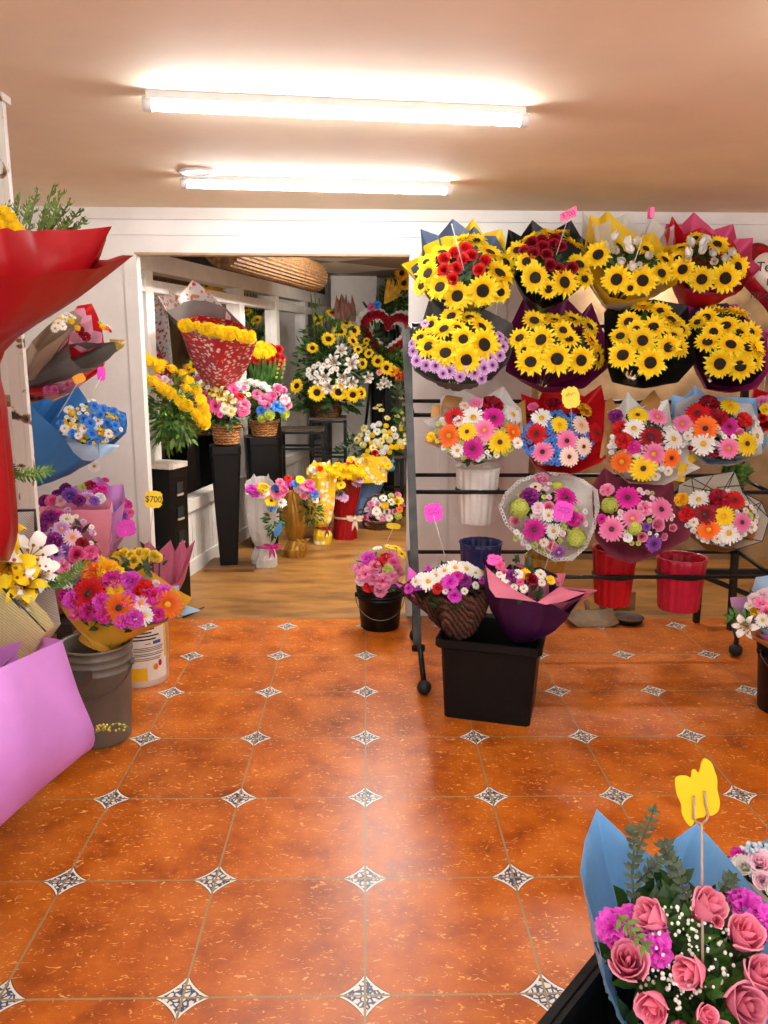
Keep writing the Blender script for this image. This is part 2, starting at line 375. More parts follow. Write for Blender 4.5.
class Bq:
    """a bouquet: C dome centre, n facing, B where the stems are tied; flower positions are read off the photo and set on the dome"""
    def __init__(s, name, label, c, Y, rpx, axis, L=.3, dome_=.35, group='bouquets', zone=None, cat='bouquet', B=None, rb=.025, seed=None):
        s.z = zone or (0, 0, 1.); s.n = Vector(axis).normalized(); cx, cy = s.px(*c); s.C = PY(cx, cy, Y)
        s.k = mpp(s.C); s.R = rpx/s.z[2]*s.k; s.D = dome_*s.R; s.rb = rb; s.rr = random.Random(seed if seed is not None else int(cx*7+cy))
        s.B = Vector(B) if B is not None else s.C - s.n*L
        s.eu = Vector((0, 0, 1)).cross(s.n).normalized(); s.ev = s.n.cross(s.eu)
        s.t = thing(name, label, cat, s.B, 0, group)
    def px(s, x, y): return (s.z[0]+x/s.z[2], s.z[1]+y/s.z[2])
    def wrap(s, mat, pts, off=-.02, lip=.02, name='wrapping_paper', **kw):
        kw.setdefault('seed', s.rr.randrange(99)); return wrap(s.t, name, mat, [s.px(*p) for p in pts], s.C, s.n, s.B, kw.pop('rb', s.rb), off, lip, R=s.R, **kw)
    def on(s, x, y, lift=0.):
        px, py = s.px(x, y); h = 0.
        for _ in range(4):
            p = PP(px, py, s.C+s.n*h, s.n); d = p-s.C; u, v = d.dot(s.eu)/s.R, d.dot(s.ev)/s.R
            h = s.D*(1-min(1.6, u*u+v*v)) + lift
        return p, (s.n + (s.eu*u+s.ev*v)*.75).normalized()
    def fl(s, *items, lift=0., tilt=.12, face=0.):
        for it in items:
            kind, c, x, y, r = it[:5]; p, nn = s.on(x, y, lift + s.rr.uniform(-.008, .008))
            if face: nn = nn.lerp((CAM-p).normalized(), face)
            nn = nn + Vector((s.rr.uniform(-tilt, tilt), s.rr.uniform(-tilt, tilt), s.rr.uniform(-tilt, tilt)))
            flower(s.t, kind, c, p, nn, r/s.z[2]*s.k, it[5] if len(it) > 5 else None, s.rr)
    def scat(s, c, rx, ry, n, kinds, avoid=(), lift=-.005, face=.25, gap=.8):
        """small filler flowers spread between the big ones"""
        got = [tuple(a[:3]) for a in avoid]; k = 0; tries = 0
        while k < n and tries < n*40:
            tries += 1; a = s.rr.uniform(0, 2*PI); q = math.sqrt(s.rr.random()); x = c[0]+rx*q*math.cos(a); y = c[1]+ry*q*math.sin(a)
            kd = s.rr.choice(kinds); r = kd[2]*s.rr.uniform(.85, 1.12)
            if all(math.dist((x, y), g[:2]) > (r+g[2])*gap for g in got):
                s.fl((kd[0], kd[1], x, y, r)+tuple(kd[3:]), lift=lift, face=face); got.append((x, y, r)); k += 1
    def leaves(s, n=60, ln=.06, w=.022, mat=None, lift=-.035, spread=.7, name='foliage', up=.9):
        mb = MB()
        for _ in range(n):
            a = s.rr.uniform(0, 2*PI); q = math.sqrt(s.rr.random())*spread; u, v = q*math.cos(a), q*math.sin(a)
            p = s.C + (s.eu*u+s.ev*v)*s.R + s.n*(s.D*(1-q*q)+lift-s.rr.random()*.02)
            d = (s.eu*s.rr.uniform(-1, 1)+s.ev*s.rr.uniform(-1, 1)+s.n*up+(s.eu*u+s.ev*v)*.6); mb.leaf(p-d.normalized()*ln*.4, d, s.n, ln*s.rr.uniform(.7, 1.2), w*s.rr.uniform(.8, 1.2))
        # stems down to the tie
        for k in range(7):
            a = k*.9; mb.tube([s.B+(s.eu*math.cos(a)+s.ev*math.sin(a))*s.rb*.4, s.C+(s.eu*math.cos(a)+s.ev*math.sin(a))*s.R*.5-s.n*.02], .004, 5)
        return part(name, mb, mat or DGREEN, s.t)
    def gyp(s, c, rx, ry, n, r=.004, mat=None, lift=.012, name='baby_breath', stuff=True):
        mb = MB()
        for _ in range(n):
            a = s.rr.uniform(0, 2*PI); q = math.sqrt(s.rr.random()); p, nn = s.on(c[0]+rx*q*math.cos(a), c[1]+ry*q*math.sin(a), lift+s.rr.uniform(-.015, .012))
            mb.ball(p, r*s.rr.uniform(.6, 1.25), 6, 4)
        o = part(name, mb, mat or WHITEF, s.t)
        if stuff: o['kind'] = 'stuff'
        return o
    def sprig(s, pts, mat=None, ln=.03, w=.014, k=10, name='leaf_sprig', r=.0018, Ys=None, needle=False):
        """a twig through photo points, at the dome's distance (or given depths), with paired leaves"""
        P = []
        for i, q in enumerate(pts):
            P.append(PY(*s.px(*q[:2]), Ys[i]) if Ys else s.on(q[0], q[1], q[2] if len(q) > 2 else 0.)[0])
        mb = MB(); mb.tube(P, r, 5)
        for i in range(k):
            t = (i+.6)/k*(len(P)-1); a = min(int(t), len(P)-2); p = P[a].lerp(P[a+1], t-a); d = (P[a+1]-P[a]).normalized()
            sd = d.cross((CAM-p).normalized()).normalized()
            for q in (-1, 1):
                dd = d*.55+sd*q*s.rr.uniform(.5, 1.)+(CAM-p).normalized()*s.rr.uniform(-.4, .5)
                mb.leaf(p, dd, (CAM-p).normalized()+sd*s.rr.uniform(-.5, .5), ln*s.rr.uniform(.75, 1.1), w)
        mb.leaf(P[-1]-(P[-1]-P[-2]).normalized()*.005, P[-1]-P[-2], (CAM-P[-1]).normalized(), ln, w)
        return part(name, mb, mat or GREEN, s.t)
def Z(z, x, y): return (z[0]+x/z[2], z[1]+y/z[2])
R1 = (400, 200, 4.174); R2 = (580, 200, 4.085); R3 = (400, 370, 4.174); R4 = (580, 370, 4.085); R5 = (340, 520, 3.491); R6 = (548, 520, 3.491); R7 = (548, 740, 3.491)
L1 = (0, 80, 3.794); L2 = (0, 290, 4.8); L3 = (0, 460, 3.657); L4 = (0, 600, 3.491); B5 = (130, 240, 4.656); B6 = (270, 240, 4.653); B7 = (130, 420, 4.8); B8 = (270, 420, 5.12)
def text_mesh(body, size, extrude=.0006):
    cu = bpy.data.curves.new('lettering', 'FONT'); cu.body = body; cu.size = size; cu.align_x = 'CENTER'; cu.align_y = 'CENTER'; cu.extrude = extrude
    o = bpy.data.objects.new('lettering', cu); COL.objects.link(o)
    me = bpy.data.meshes.new_from_object(o); bpy.data.objects.remove(o); return me
INK = M('ink_black', '#1c1a1a', .6, rndv=0); PINKINK = M('ink_magenta', '#b01068', .6, rndv=0)
STICK = M('stick_white', '#dcd4c4', .5)
def price_tag(label, cpx, Y, w, h, rot, colr, foot, footY, text=None, ink=None, scribble=0, outline=None, seed=1, tx=1.):
    """card on a stick: card centre and stick foot read off the photo"""
    C = PY(*cpx, Y); k = mpp(C); Ft = PY(*foot, footY); t = thing('price_tag', label, 'price tag', Ft, 0, 'price tags')
    mb = MB(); mb.tube([Ft, C - UP*h*k*.2], .0016, 6); part('stick', mb, STICK, t)
    nrm = (CAM-C); nrm.z *= .5; nrm.normalize(); x = Vector((0, 0, 1)).cross(nrm).normalized(); y = nrm.cross(x)
    a = math.radians(rot); x, y = x*math.cos(a)+y*math.sin(a), y*math.cos(a)-x*math.sin(a)
    rr = random.Random(seed); ol = outline or [(math.copysign(abs(math.cos(q))**.55, math.cos(q)), math.copysign(abs(math.sin(q))**.55, math.sin(q))) for q in [2*PI*i/36 for i in range(36)]]
    if not outline: ol = [(u*(1+.09*math.sin(7*i*.55+seed)), v*(1+.1*math.cos(6*i*.6+seed*2))) for i, (u, v) in enumerate(ol)]
    mb = MB(); fr = [mb.vert(C+x*u*w*k*.5+y*v*h*k*.5+nrm*.001) for u, v in ol]; bk = [mb.vert(C+x*u*w*k*.5+y*v*h*k*.5-nrm*.001) for u, v in ol]
    mb.face(fr); mb.face(bk[::-1]); n = len(ol)
    for i in range(n): mb.face((bk[i], bk[(i+1) % n], fr[(i+1) % n], fr[i]))
    card = part('card', mb, colr, t, False)
    mt = Matrix((x, y, nrm)).transposed().to_4x4()
    if text:
        me = text_mesh(text, h*k*.52); me.materials.append(ink or INK); mt.translation = C + nrm*.0022 - t.location
        link('lettering', me, t, mt @ Matrix.Diagonal((tx, 1, 1, 1)))
    for ln in range(scribble):
        mb = MB(); yy = .35-.38*ln; P = [C+x*w*k*(-.32+.64*i/16)+y*h*k*(yy*.5+rr.uniform(-.1, .1))+nrm*.002 for i in range(17)]
        mb.tube(P, .0009, 4); part('handwriting', mb, ink or PINKINK, t)
    return t
# ================================================================ THE ROOM
CEIL = 2.295; WY = 4.6; WT = .07
T = .45; X0, Y0 = -.0016, 1.7249
def tile_mat():
    mt, nt = newmat('terracotta_tile'); out = N(nt, 'ShaderNodeOutputMaterial'); p = N(nt, 'ShaderNodeBsdfPrincipled')
    tc = N(nt, 'ShaderNodeTexCoord'); sx = N(nt, 'ShaderNodeSeparateXYZ'); L(nt, tc, 'Object', sx, 0)
    def mth(op, a, b=None, c=None):
        n = N(nt, 'ShaderNodeMath', operation=op)
        for i, q in enumerate((a, b, c)):
            if q is None: continue
            if isinstance(q, (int, float)): n.inputs[i].default_value = q
            else: nt.links.new(q, n.inputs[i])
        return n.outputs[0]
    fx = mth('ABSOLUTE', mth('SUBTRACT', mth('FRACT', mth('ADD', mth('MULTIPLY', mth('SUBTRACT', sx.outputs[0], X0), 1/T), .5)), .5))
    fy = mth('ABSOLUTE', mth('SUBTRACT', mth('FRACT', mth('ADD', mth('MULTIPLY', mth('SUBTRACT', sx.outputs[1], Y0), 1/T), .5)), .5))
    # four-pointed star with hollow sides at every tile corner
    star = mth('ADD', mth('POWER', fx,   .74), mth('POWER', fy, .74)); A = .168**.74
    isstar = mth('LESS_THAN', star, A); rimstar = mth('GREATER_THAN', star, A*.87)
    grout = mth('LESS_THAN', mth('MINIMUM', fx, fy), .0068)
    nz = N(nt, 'ShaderNodeTexNoise', i_Scale=5.5, i_Detail=7., i_Roughness=.62); L(nt, tc, 'Object', nz, 'Vector')
    r1 = N(nt, 'ShaderNodeValToRGB'); e = r1.color_ramp.elements
    e[0].position = .3; e[0].color = lin('#8a3a06'); e[1].position = .72; e[1].color = lin('#cf7220')
    q = e.new(.5); q.color = lin('#b65a0b')
    L(nt, nz, 'Fac', r1, 0)
    # per-tile tone
    fl = N(nt, 'ShaderNodeVectorMath', operation='FLOOR'); mp = N(nt, 'ShaderNodeMapping'); mp.inputs['Location'].default_value = (-X0/T, -Y0/T, 0); mp.inputs['Scale'].default_value = (1/T, 1/T, 1)
    L(nt, tc, 'Object', mp, 0); L(nt, mp, 0, fl, 0); wn = N(nt, 'ShaderNodeTexWhiteNoise'); L(nt, fl, 0, wn, 0)
    hs = N(nt, 'ShaderNodeHueSaturation'); mr = N(nt, 'ShaderNodeMapRange', i_3=.88, i_4=1.1); L(nt, wn, 0, mr, 0); L(nt, mr, 0, hs, 'Value'); L(nt, r1, 0, hs, 'Color')
    # pale short flecks
    mp2 = N(nt, 'ShaderNodeMapping'); mp2.inputs['Scale'].default_value = (38, 75, 1); mp2.inputs['Rotation'].default_value = (0, 0, .35); L(nt, tc, 'Object', mp2, 0)
    n2 = N(nt, 'ShaderNodeTexNoise', i_Scale=1., i_Detail=3., i_Distortion=1.6); L(nt, mp2, 0, n2, 0)
    f2 = N(nt, 'ShaderNodeMapRange', i_1=.61, i_2=.69); L(nt, n2, 'Fac', f2, 0)
    m1 = N(nt, 'ShaderNodeMix', data_type='RGBA'); m1.inputs[7].default_value = lin('#eda860'); L(nt, hs, 0, m1, 6); L(nt, f2, 0, m1, 0)
    # dark small pits
    n4 = N(nt, 'ShaderNodeTexNoise', i_Scale=60., i_Detail=2.); L(nt, tc, 'Object', n4, 0); f4 = N(nt, 'ShaderNodeMapRange', i_1=.3, i_2=.24, i_4=.5); L(nt, n4, 'Fac', f4, 0)
    m0 = N(nt, 'ShaderNodeMix', data_type='RGBA'); m0.inputs[7].default_value = lin('#6a2a08'); L(nt, m1, 2, m0, 6); L(nt, f4, 0, m0, 0)
    # star ornament: white glaze with blue scrolls and a dark outline
    n3 = N(nt, 'ShaderNodeTexVoronoi', feature='DISTANCE_TO_EDGE', i_Scale=62.); L(nt, tc, 'Object', n3, 'Vector')
    s3 = N(nt, 'ShaderNodeMapRange', i_1=.10, i_2=.16); L(nt, n3, 0, s3, 0)
    ms = N(nt, 'ShaderNodeMix', data_type='RGBA'); ms.inputs[6].default_value = lin('#34405e'); ms.inputs[7].default_value = lin('#ddd8cc'); L(nt, s3, 0, ms, 0)
    mo = N(nt, 'ShaderNodeMix', data_type='RGBA'); mo.inputs[7].default_value = lin('#e6e0d4'); L(nt, ms, 2, mo, 6); nt.links.new(rimstar, mo.inputs[0])
    m3 = N(nt, 'ShaderNodeMix', data_type='RGBA'); L(nt, m0, 2, m3, 6); L(nt, mo, 2, m3, 7); nt.links.new(isstar, m3.inputs[0])
    outl = mth('MULTIPLY', mth('GREATER_THAN', star, A*.985), mth('LESS_THAN', star, A*1.03))
    m5 = N(nt, 'ShaderNodeMix', data_type='RGBA'); m5.inputs[7].default_value = lin('#4a2c18'); L(nt, m3, 2, m5, 6); nt.links.new(outl, m5.inputs[0])
    m4 = N(nt, 'ShaderNodeMix', data_type='RGBA'); m4.inputs[7].default_value = lin('#96805a'); L(nt, m5, 2, m4, 6); nt.links.new(grout, m4.inputs[0])
    L(nt, m4, 2, p, 'Base Color')
    rr = N(nt, 'ShaderNodeMapRange', i_3=.26, i_4=.42); L(nt, nz, 'Fac', rr, 0); L(nt, rr, 0, p, 'Roughness'); p.inputs['Specular IOR Level'].default_value = .5
    hgt = mth('SUBTRACT', mth('MULTIPLY', nz.outputs[0], .5), mth('MULTIPLY', grout, .6))
    bp = N(nt, 'ShaderNodeBump', i_Strength=.35, i_Distance=.006); nt.links.new(hgt, bp.inputs['Height']); L(nt, bp, 0, p, 'Normal')
    L(nt, p, 0, out, 0); return mt
def plank_mat(name, c1, c2, sc_=(2.2, 14, 4), rough=.45):
    mt, nt = newmat(name); out = N(nt, 'ShaderNodeOutputMaterial'); p = N(nt, 'ShaderNodeBsdfPrincipled', i_Roughness=rough)
    tc = N(nt, 'ShaderNodeTexCoord'); mp = N(nt, 'ShaderNodeMapping'); mp.inputs['Scale'].default_value = sc_; L(nt, tc, 'Object', mp, 0)
    nz = N(nt, 'ShaderNodeTexNoise', i_Scale=1.6, i_Detail=8., i_Roughness=.6); L(nt, mp, 0, nz, 0)
    rp = N(nt, 'ShaderNodeValToRGB'); rp.color_ramp.elements[0].position = .32; rp.color_ramp.elements[0].color = lin(c1); rp.color_ramp.elements[1].position = .68; rp.color_ramp.elements[1].color = lin(c2)
    L(nt, nz, 'Fac', rp, 0); L(nt, rp, 0, p, 'Base Color')
    bp = N(nt, 'ShaderNodeBump', i_Strength=.2, i_Distance=.006); L(nt, nz, 'Fac', bp, 'Height'); L(nt, bp, 0, p, 'Normal'); L(nt, p, 0, out, 0); return mt
WHITE = M('white_paint', '#e4ded6', .5, .04, 6, bump=.15, bscale=30, rndv=0)
CREAM = M('ceiling_paint', '#f4e4c6', .75, .04, 2.5, bump=.08, bscale=25, rndv=0)
SIDE = M('side_wall_paint', '#d8cfc4', .7, .05, 5, rndv=0)
XL, XR, YB = -1.95, 3.3, -2.2
def plane(x0, x1, y0, y1, z, nx=1, ny=1):
    mb = MB(); mb.grid([[(x0+(x1-x0)*i/nx, y0+(y1-y0)*j/ny, z) for i in range(nx+1)] for j in range(ny+1)]); return mb
struct('floor', plane(XL, XR, YB, 4.545, 0), tile_mat())
mb = plane(XL-.1, XR, 4.545, 9.6, 0); struct('floor_wood', mb, plank_mat('worn_plywood', '#64401a', '#ae7a3a', (1.3, 4.5, 1)))
mb = MB(); mb.box((XL, YB, CEIL), (XR, WY, CEIL+.08)); struct('ceiling', mb, CREAM)
def wall(name, a, b, mat=SIDE): mb = MB(); mb.box(a, b); return struct(name, mb, mat)
wall('wall_left', (XL-.1, YB, 0), (XL, WY+WT, CEIL+.08)); wall('wall_right', (XR, YB, 0), (XR+.1, 9.7, CEIL+.08)); 
mb = MB(); mb.box((XL-.1, YB-.1, 0), (XL+.35, YB, CEIL+.08)); mb.box((XR-.35, YB-.1, 0), (XR+.1, YB, CEIL+.08)); mb.box((XL+.35, YB-.1, 2.1), (XR-.35, YB, CEIL+.08)); struct('wall_back', mb, SIDE)   # unseen opening, added so the sky can fill the room with light
# the front wall: left pier, header of painted boards, pier behind the rack, a second bay to the right
xa, xb, xc = PY(144.5, 400, WY).x, PY(408, 400, WY).x, PY(528, 480, WY).x; zl = PY(270, 253.5, WY).z
mb = MB(); mb.box((XL, WY, 0), (xa, WY+WT, CEIL)); mb.box((xb, WY, 0), (xc, WY+WT, CEIL)); mb.box((xa, WY, zl), (xb, WY+WT, CEIL)); mb.box((xc, WY, zl-.08), (XR, WY+WT, CEIL))
struct('wall_front', mb, WHITE)
mb = MB(); mb.box((XL, WY-.012, zl+.09), (XR, WY, zl+.105)); struct('trim_1', mb, WHITE)
mb = MB(); mb.box((XL, WY-.02, zl+.17), (XR, WY, CEIL)); struct('trim_2', mb, WHITE)
mb = MB(); mb.box((xa-.07, WY-.012, 0), (xa, WY, zl+.01)); struct('trim_3', mb, WHITE)
mb = MB(); mb.box((xa-.01, WY-.014, zl-.012), (xb, WY+WT, zl)); struct('trim_4', mb, M('lintel_timber', '#b89a78', .6, .1, 12, rndv=0))
for nm, xx in (('trim_5', .42), ('trim_6', .72)):
    mb = MB(); mb.box((xx, WY-.012, 0), (xx+.05, WY, zl)); struct(nm, mb, WHITE)
# back room: slanted window wall on the left, corrugated end wall, stone-toned wall behind the second bay
A0 = Vector((-1.253, 5.363, 0)); WD = Vector((.2033, .979, 0)).normalized(); WN = Vector((.979, -.2033, 0)).normalized()
def WP(s, z, o=0.): return A0 + WD*s + WN*o + Vector((0, 0, z))
def wbox(mb, s0, s1, z0, z1, o0, o1):
    i = [mb.vert(WP(s, z, o)) for z in (z0, z1) for o in (o0, o1) for s in (s0, s1)]
    for q in ((0, 2, 3, 1), (4, 5, 7, 6), (0, 1, 5, 4), (2, 6, 7, 3), (0, 4, 6, 2), (1, 3, 7, 5)): mb.face([i[k] for k in q])
def ws(px): # distance along the slanted wall at a photo column (mid height)
    d = ray(px, 400); t = (A0-CAM).dot(WN)/d.dot(WN); return (CAM+d*t-A0).dot(WD)
S0, S1 = -.66, 4.2; SILL = .50; WTOP = PZ(0, 0, 5).z*0 + 2.06
mb = MB(); wbox(mb, S0, S1, .10, SILL-.05, -.1, -.02)
k = 0; s = S0
while s < S1: wbox(mb, s, s+.062, .10, SILL-.05, -.02, -.006); s += .072
struct('wall_window_side', mb, WHITE)
mb = MB(); wbox(mb, S0, S1, 0, .10, -.1, .012); struct('baseboard_left', mb, WHITE)
mb = MB(); wbox(mb, S0, S1, WTOP+.06, 2.4, -.1, .0); struct('wall_window_head', mb, M('dark_timber', '#2c2018', .7, .2, 12, rndv=0))
FRAME = M('window_frame_white', '#dcd6cc', .45, .05, 10, rndv=0)
def glass_mat():
    mt, nt = newmat('window_glass'); out = N(nt, 'ShaderNodeOutputMaterial'); g = N(nt, 'ShaderNodeBsdfGlossy', i_Roughness=.03); g.inputs[0].default_value = (.9, .9, .9, 1)
    tcc = N(nt, 'ShaderNodeTexCoord'); nz = N(nt, 'ShaderNodeTexNoise', i_Scale=3.); L(nt, tcc, 'Object', nz, 0); bp = N(nt, 'ShaderNodeBump', i_Strength=.05, i_Distance=.01); L(nt, nz, 'Fac', bp, 'Height'); L(nt, bp, 0, g, 'Normal')
    tr = N(nt, 'ShaderNodeBsdfTransparent'); tr.inputs[0].default_value = (.86, .88, .88, 1); fr = N(nt, 'ShaderNodeFresnel', i_IOR=1.2); mx = N(nt, 'ShaderNodeMixShader')
    L(nt, fr, 0, mx, 0); L(nt, tr, 0, mx, 1); L(nt, g, 0, mx, 2); L(nt, mx, 0, out, 0); return mt
GLASS = glass_mat()
mul = [S0, ws(153), ws(243), ws(278), ws(305)+.05, S1]
mb = MB(); wbox(mb, S0, S1, SILL-.05, SILL+.03, -.09, .02); wbox(mb, S0, S1, WTOP-.05, WTOP+.06, -.09, .02); wbox(mb, S0, S1, WTOP-.17, WTOP-.1, -.08, .01)
for q, hw in zip(mul, (.03, .05, .055, .04, .05, .04)): wbox(mb, q-hw, q+hw, SILL, WTOP, -.085, .015)
wf = struct('window_1', mb, FRAME)
mb = MB(); wbox(mb, S0, S1, SILL, WTOP, -.045, -.04); o = part('pane', mb, GLASS, wf, False)
mb = MB(); wbox(mb, S0-.5, S1+.5, -.1, 2.6, -1.2, -1.15); struct('dark_backing_outside', mb, M('outside_dark_backing', '#1a1816', .9, .2, 5, rndv=0))  # added dark backing for the night outside, also shuts the sky out
# end wall: white above, corrugated sheet below
YE = 9.2
mb = MB(); rows = [[], []]; x = -.7; i = 0
while x < 1.0:
    for z in (0, 1): rows[z].append((x, YE-.02+(.022 if i % 2 else -.022), z*1.28))
    x += .045; i += 1
mb.grid(rows); struct('wall_corrugated', mb, M('corrugated_sheet', '#a8a49c', .5, .15, 6, rndv=0), False)
wall('wall_end', (-1.2, YE+.01, 0), (XR, YE+.1, 2.5), M('end_wall_paint', '#d8d0c4', .7, .06, 4, rndv=0))
mb = MB(); mb.box((PY(333, 400, YE).x, YE-.34, 0), (PY(345, 400, YE).x+.35, YE-.2, 2.3)); struct('trim_7', mb, WHITE)
def stone_mat():
    mt, nt = newmat('tan_stone'); out = N(nt, 'ShaderNodeOutputMaterial'); p = N(nt, 'ShaderNodeBsdfPrincipled', i_Roughness=.8); tc = N(nt, 'ShaderNodeTexCoord')
    nz = N(nt, 'ShaderNodeTexNoise', i_Scale=3., i_Detail=8.); L(nt, tc, 'Object', nz, 0); rp = N(nt, 'ShaderNodeValToRGB'); rp.color_ramp.elements[0].position = .35; rp.color_ramp.elements[0].color = lin('#5e452c'); rp.color_ramp.elements[1].position = .65; rp.color_ramp.elements[1].color = lin('#a8845a')
    L(nt, nz, 'Fac', rp, 0); L(nt, rp, 0, p, 'Base Color'); bp = N(nt, 'ShaderNodeBump', i_Strength=.6, i_Distance=.03); L(nt, nz, 'Fac', bp, 'Height'); L(nt, bp, 0, p, 'Normal'); L(nt, p, 0, out, 0); return mt
wall('wall_stone', (.95, 5.9, 0), (XR, 6.0, 2.4), stone_mat()); wall('wall_partition', (.95, 4.72, 0), (1.0, YE, 2.4), stone_mat())
# checked ceiling of the back room
def check_mat():
    mt, nt = newmat('checked_ceiling'); out = N(nt, 'ShaderNodeOutputMaterial'); p = N(nt, 'ShaderNodeBsdfPrincipled', i_Roughness=.7); tc = N(nt, 'ShaderNodeTexCoord'); mp = N(nt, 'ShaderNodeMapping'); mp.inputs['Rotation'].default_value = (0, 0, .785); mp.inputs['Scale'].default_value = (1.15, 1.15, 0); mp.inputs['Location'].default_value = (.35, .1, .5); L(nt, tc, 'Object', mp, 0)
    ck = N(nt, 'ShaderNodeTexChecker', i_Scale=1.); ck.inputs[1].default_value = lin('#fbf5ea'); ck.inputs[2].default_value = lin('#a09890'); L(nt, mp, 0, ck, 0); L(nt, ck, 0, p, 'Base Color'); L(nt, p, 0, out, 0); return mt
mb = MB(); mb.box((XL, WY+WT, 2.31), (XR, YE+.1, 2.38)); struct('ceiling_back_room', mb, check_mat())
# ---------------------------------------------------------------- lamps
def emit(name, col, s):
    mt, nt = newmat(name); out = N(nt, 'ShaderNodeOutputMaterial'); e = N(nt, 'ShaderNodeEmission', i_Strength=s); e.inputs[0].default_value = col; L(nt, e, 0, out, 0); return mt
E_TUBE = emit('tube_light', (.975, .985, 1, 1), TUBE)
E_BACK = emit('tube_light_back', (1, .97, .93, 1), TUBEB)
PLAST = M('white_plastic', '#e8e4dc', .4, .04, 20)
def tube_light(label, a, b, em, cz=CEIL):
    a = Vector(a); b = Vector(b); mid = (a+b)/2; mid.z = cz; t = thing('ceiling_tube_light', label, 'ceiling light', mid, 0, 'tube lights on the ceiling'); d = (b-a).normalized(); s = Vector((-d.y, d.x, 0))
    mb = MB(); z0 = cz-.022
    i = [mb.vert(p+s*o+Vector((0, 0, z-p.z))) for z in (z0, cz) for o in (-.02, .02) for p in (a, b)]
    for q in ((0, 2, 3, 1), (4, 5, 7, 6), (0, 1, 5, 4), (2, 6, 7, 3), (0, 4, 6, 2), (1, 3, 7, 5)): mb.face([i[k] for k in q])
    part('housing', mb, PLAST, t, False)
    mb = MB(); mb.tube([a+d*.012+Vector((0, 0, cz-.036-a.z)), b-d*.012+Vector((0, 0, cz-.036-b.z))], .0155, 12); part('tube', mb, em, t)
    for p, q in ((a, 1), (b, -1)):
        mb = MB(); mb.tube([p-d*q*.012+Vector((0, 0, cz-.034-p.z)), p+d*q*.014+Vector((0, 0, cz-.034-p.z))], .021, 12); part('end_cap', mb, PLAST, t)
    return t
q = CEIL-.036
tube_light('nearer and longer of the two glowing white ceiling tubes', PZ(147, 105, q), PZ(524, 121, q), E_TUBE)
tube_light('farther glowing white ceiling tube beside the round downlight', PZ(184, 184, q), PZ(449, 191, q), E_TUBE)
tube_light('added white fill tube on the ceiling overhead, out of view', (-.75, .9, q), (.5, 1.0, q), E_TUBE)  # unseen tube added overhead to raise the fill light
tube_light('added white fill tube on the ceiling behind the viewer', (-.75, -.9, q), (.5, -.85, q), E_TUBE)  # another added lamp, behind the viewer, for general brightness
tube_light('added white fill tube at the right above the frame', (.95, 1.72, q), (2.15, 1.76, q), E_TUBE)  # extra tube placed out of view to brighten the rack's front
tube_light('white ceiling tube in the passage just beyond the opening', (.1, 5.0, 2.27), (.15, 6.25, 2.27), E_BACK, 2.31)
tube_light('white ceiling tube along the right side of the passage', (.6, 5.0, 2.27), (.65, 6.25, 2.27), E_BACK, 2.31)
tube_light('added unseen fill tube in the stone recess behind the flower rack', (1.4, 5.3, 2.27), (2.3, 5.3, 2.27), E_BACK, 2.31)  # lamp added out of sight to lift the dark bay
c = PZ(198, 171, CEIL); t = thing('recessed_downlight', 'round recessed downlight with white ring, unlit, in the ceiling', 'ceiling light', c)
mb = MB(); mb.lathe([(.062, -.001), (.082, -.002), (.084, -.008), (.064, -.012), (.060, -.004), (.058, -.0015)], 32, c, capb=False); part('ring', mb, PLAST, t)
mb = MB(); mb.lathe([(.061, -.0035), (.03, -.005), (.002, -.005)], 24, c, capb=False); part('lens', mb, M('lamp_lens_grey', '#54524e', .25, .2, 40), t)
# peeling white post at the left
def peel_mat():
    mt, nt = newmat('peeling_white_paint'); out = N(nt, 'ShaderNodeOutputMaterial'); p = N(nt, 'ShaderNodeBsdfPrincipled', i_Roughness=.6); tc = N(nt, 'ShaderNodeTexCoord')
    nz = N(nt, 'ShaderNodeTexNoise', i_Scale=13., i_Detail=6., i_Distortion=.5); L(nt, tc, 'Object', nz, 0); rp = N(nt, 'ShaderNodeValToRGB'); e = rp.color_ramp.elements; e[0].position = .36; e[0].color = lin('#2a201a'); e[1].position = .43; e[1].color = lin('#d6d0c6'); q = e.new(.40); q.color = lin('#8a6a44')
    L(nt, nz, 'Fac', rp, 0); L(nt, rp, 0, p, 'Base Color'); L(nt, p, 0, out, 0); return mt
mb = MB(); pc = PZ(8, 95, CEIL); mb.box((pc.x-.065, pc.y-.012, .41), (pc.x-.030, pc.y+.03, CEIL-.01)); mb.box((pc.x-.029, pc.y-.012, .41), (pc.x-.014, pc.y+.012, CEIL-.01)); mb.box((pc.x-.08, pc.y-.03, CEIL-.02), (pc.x-.005, pc.y+.03, CEIL)); 
o = struct('trim_8', mb, peel_mat())
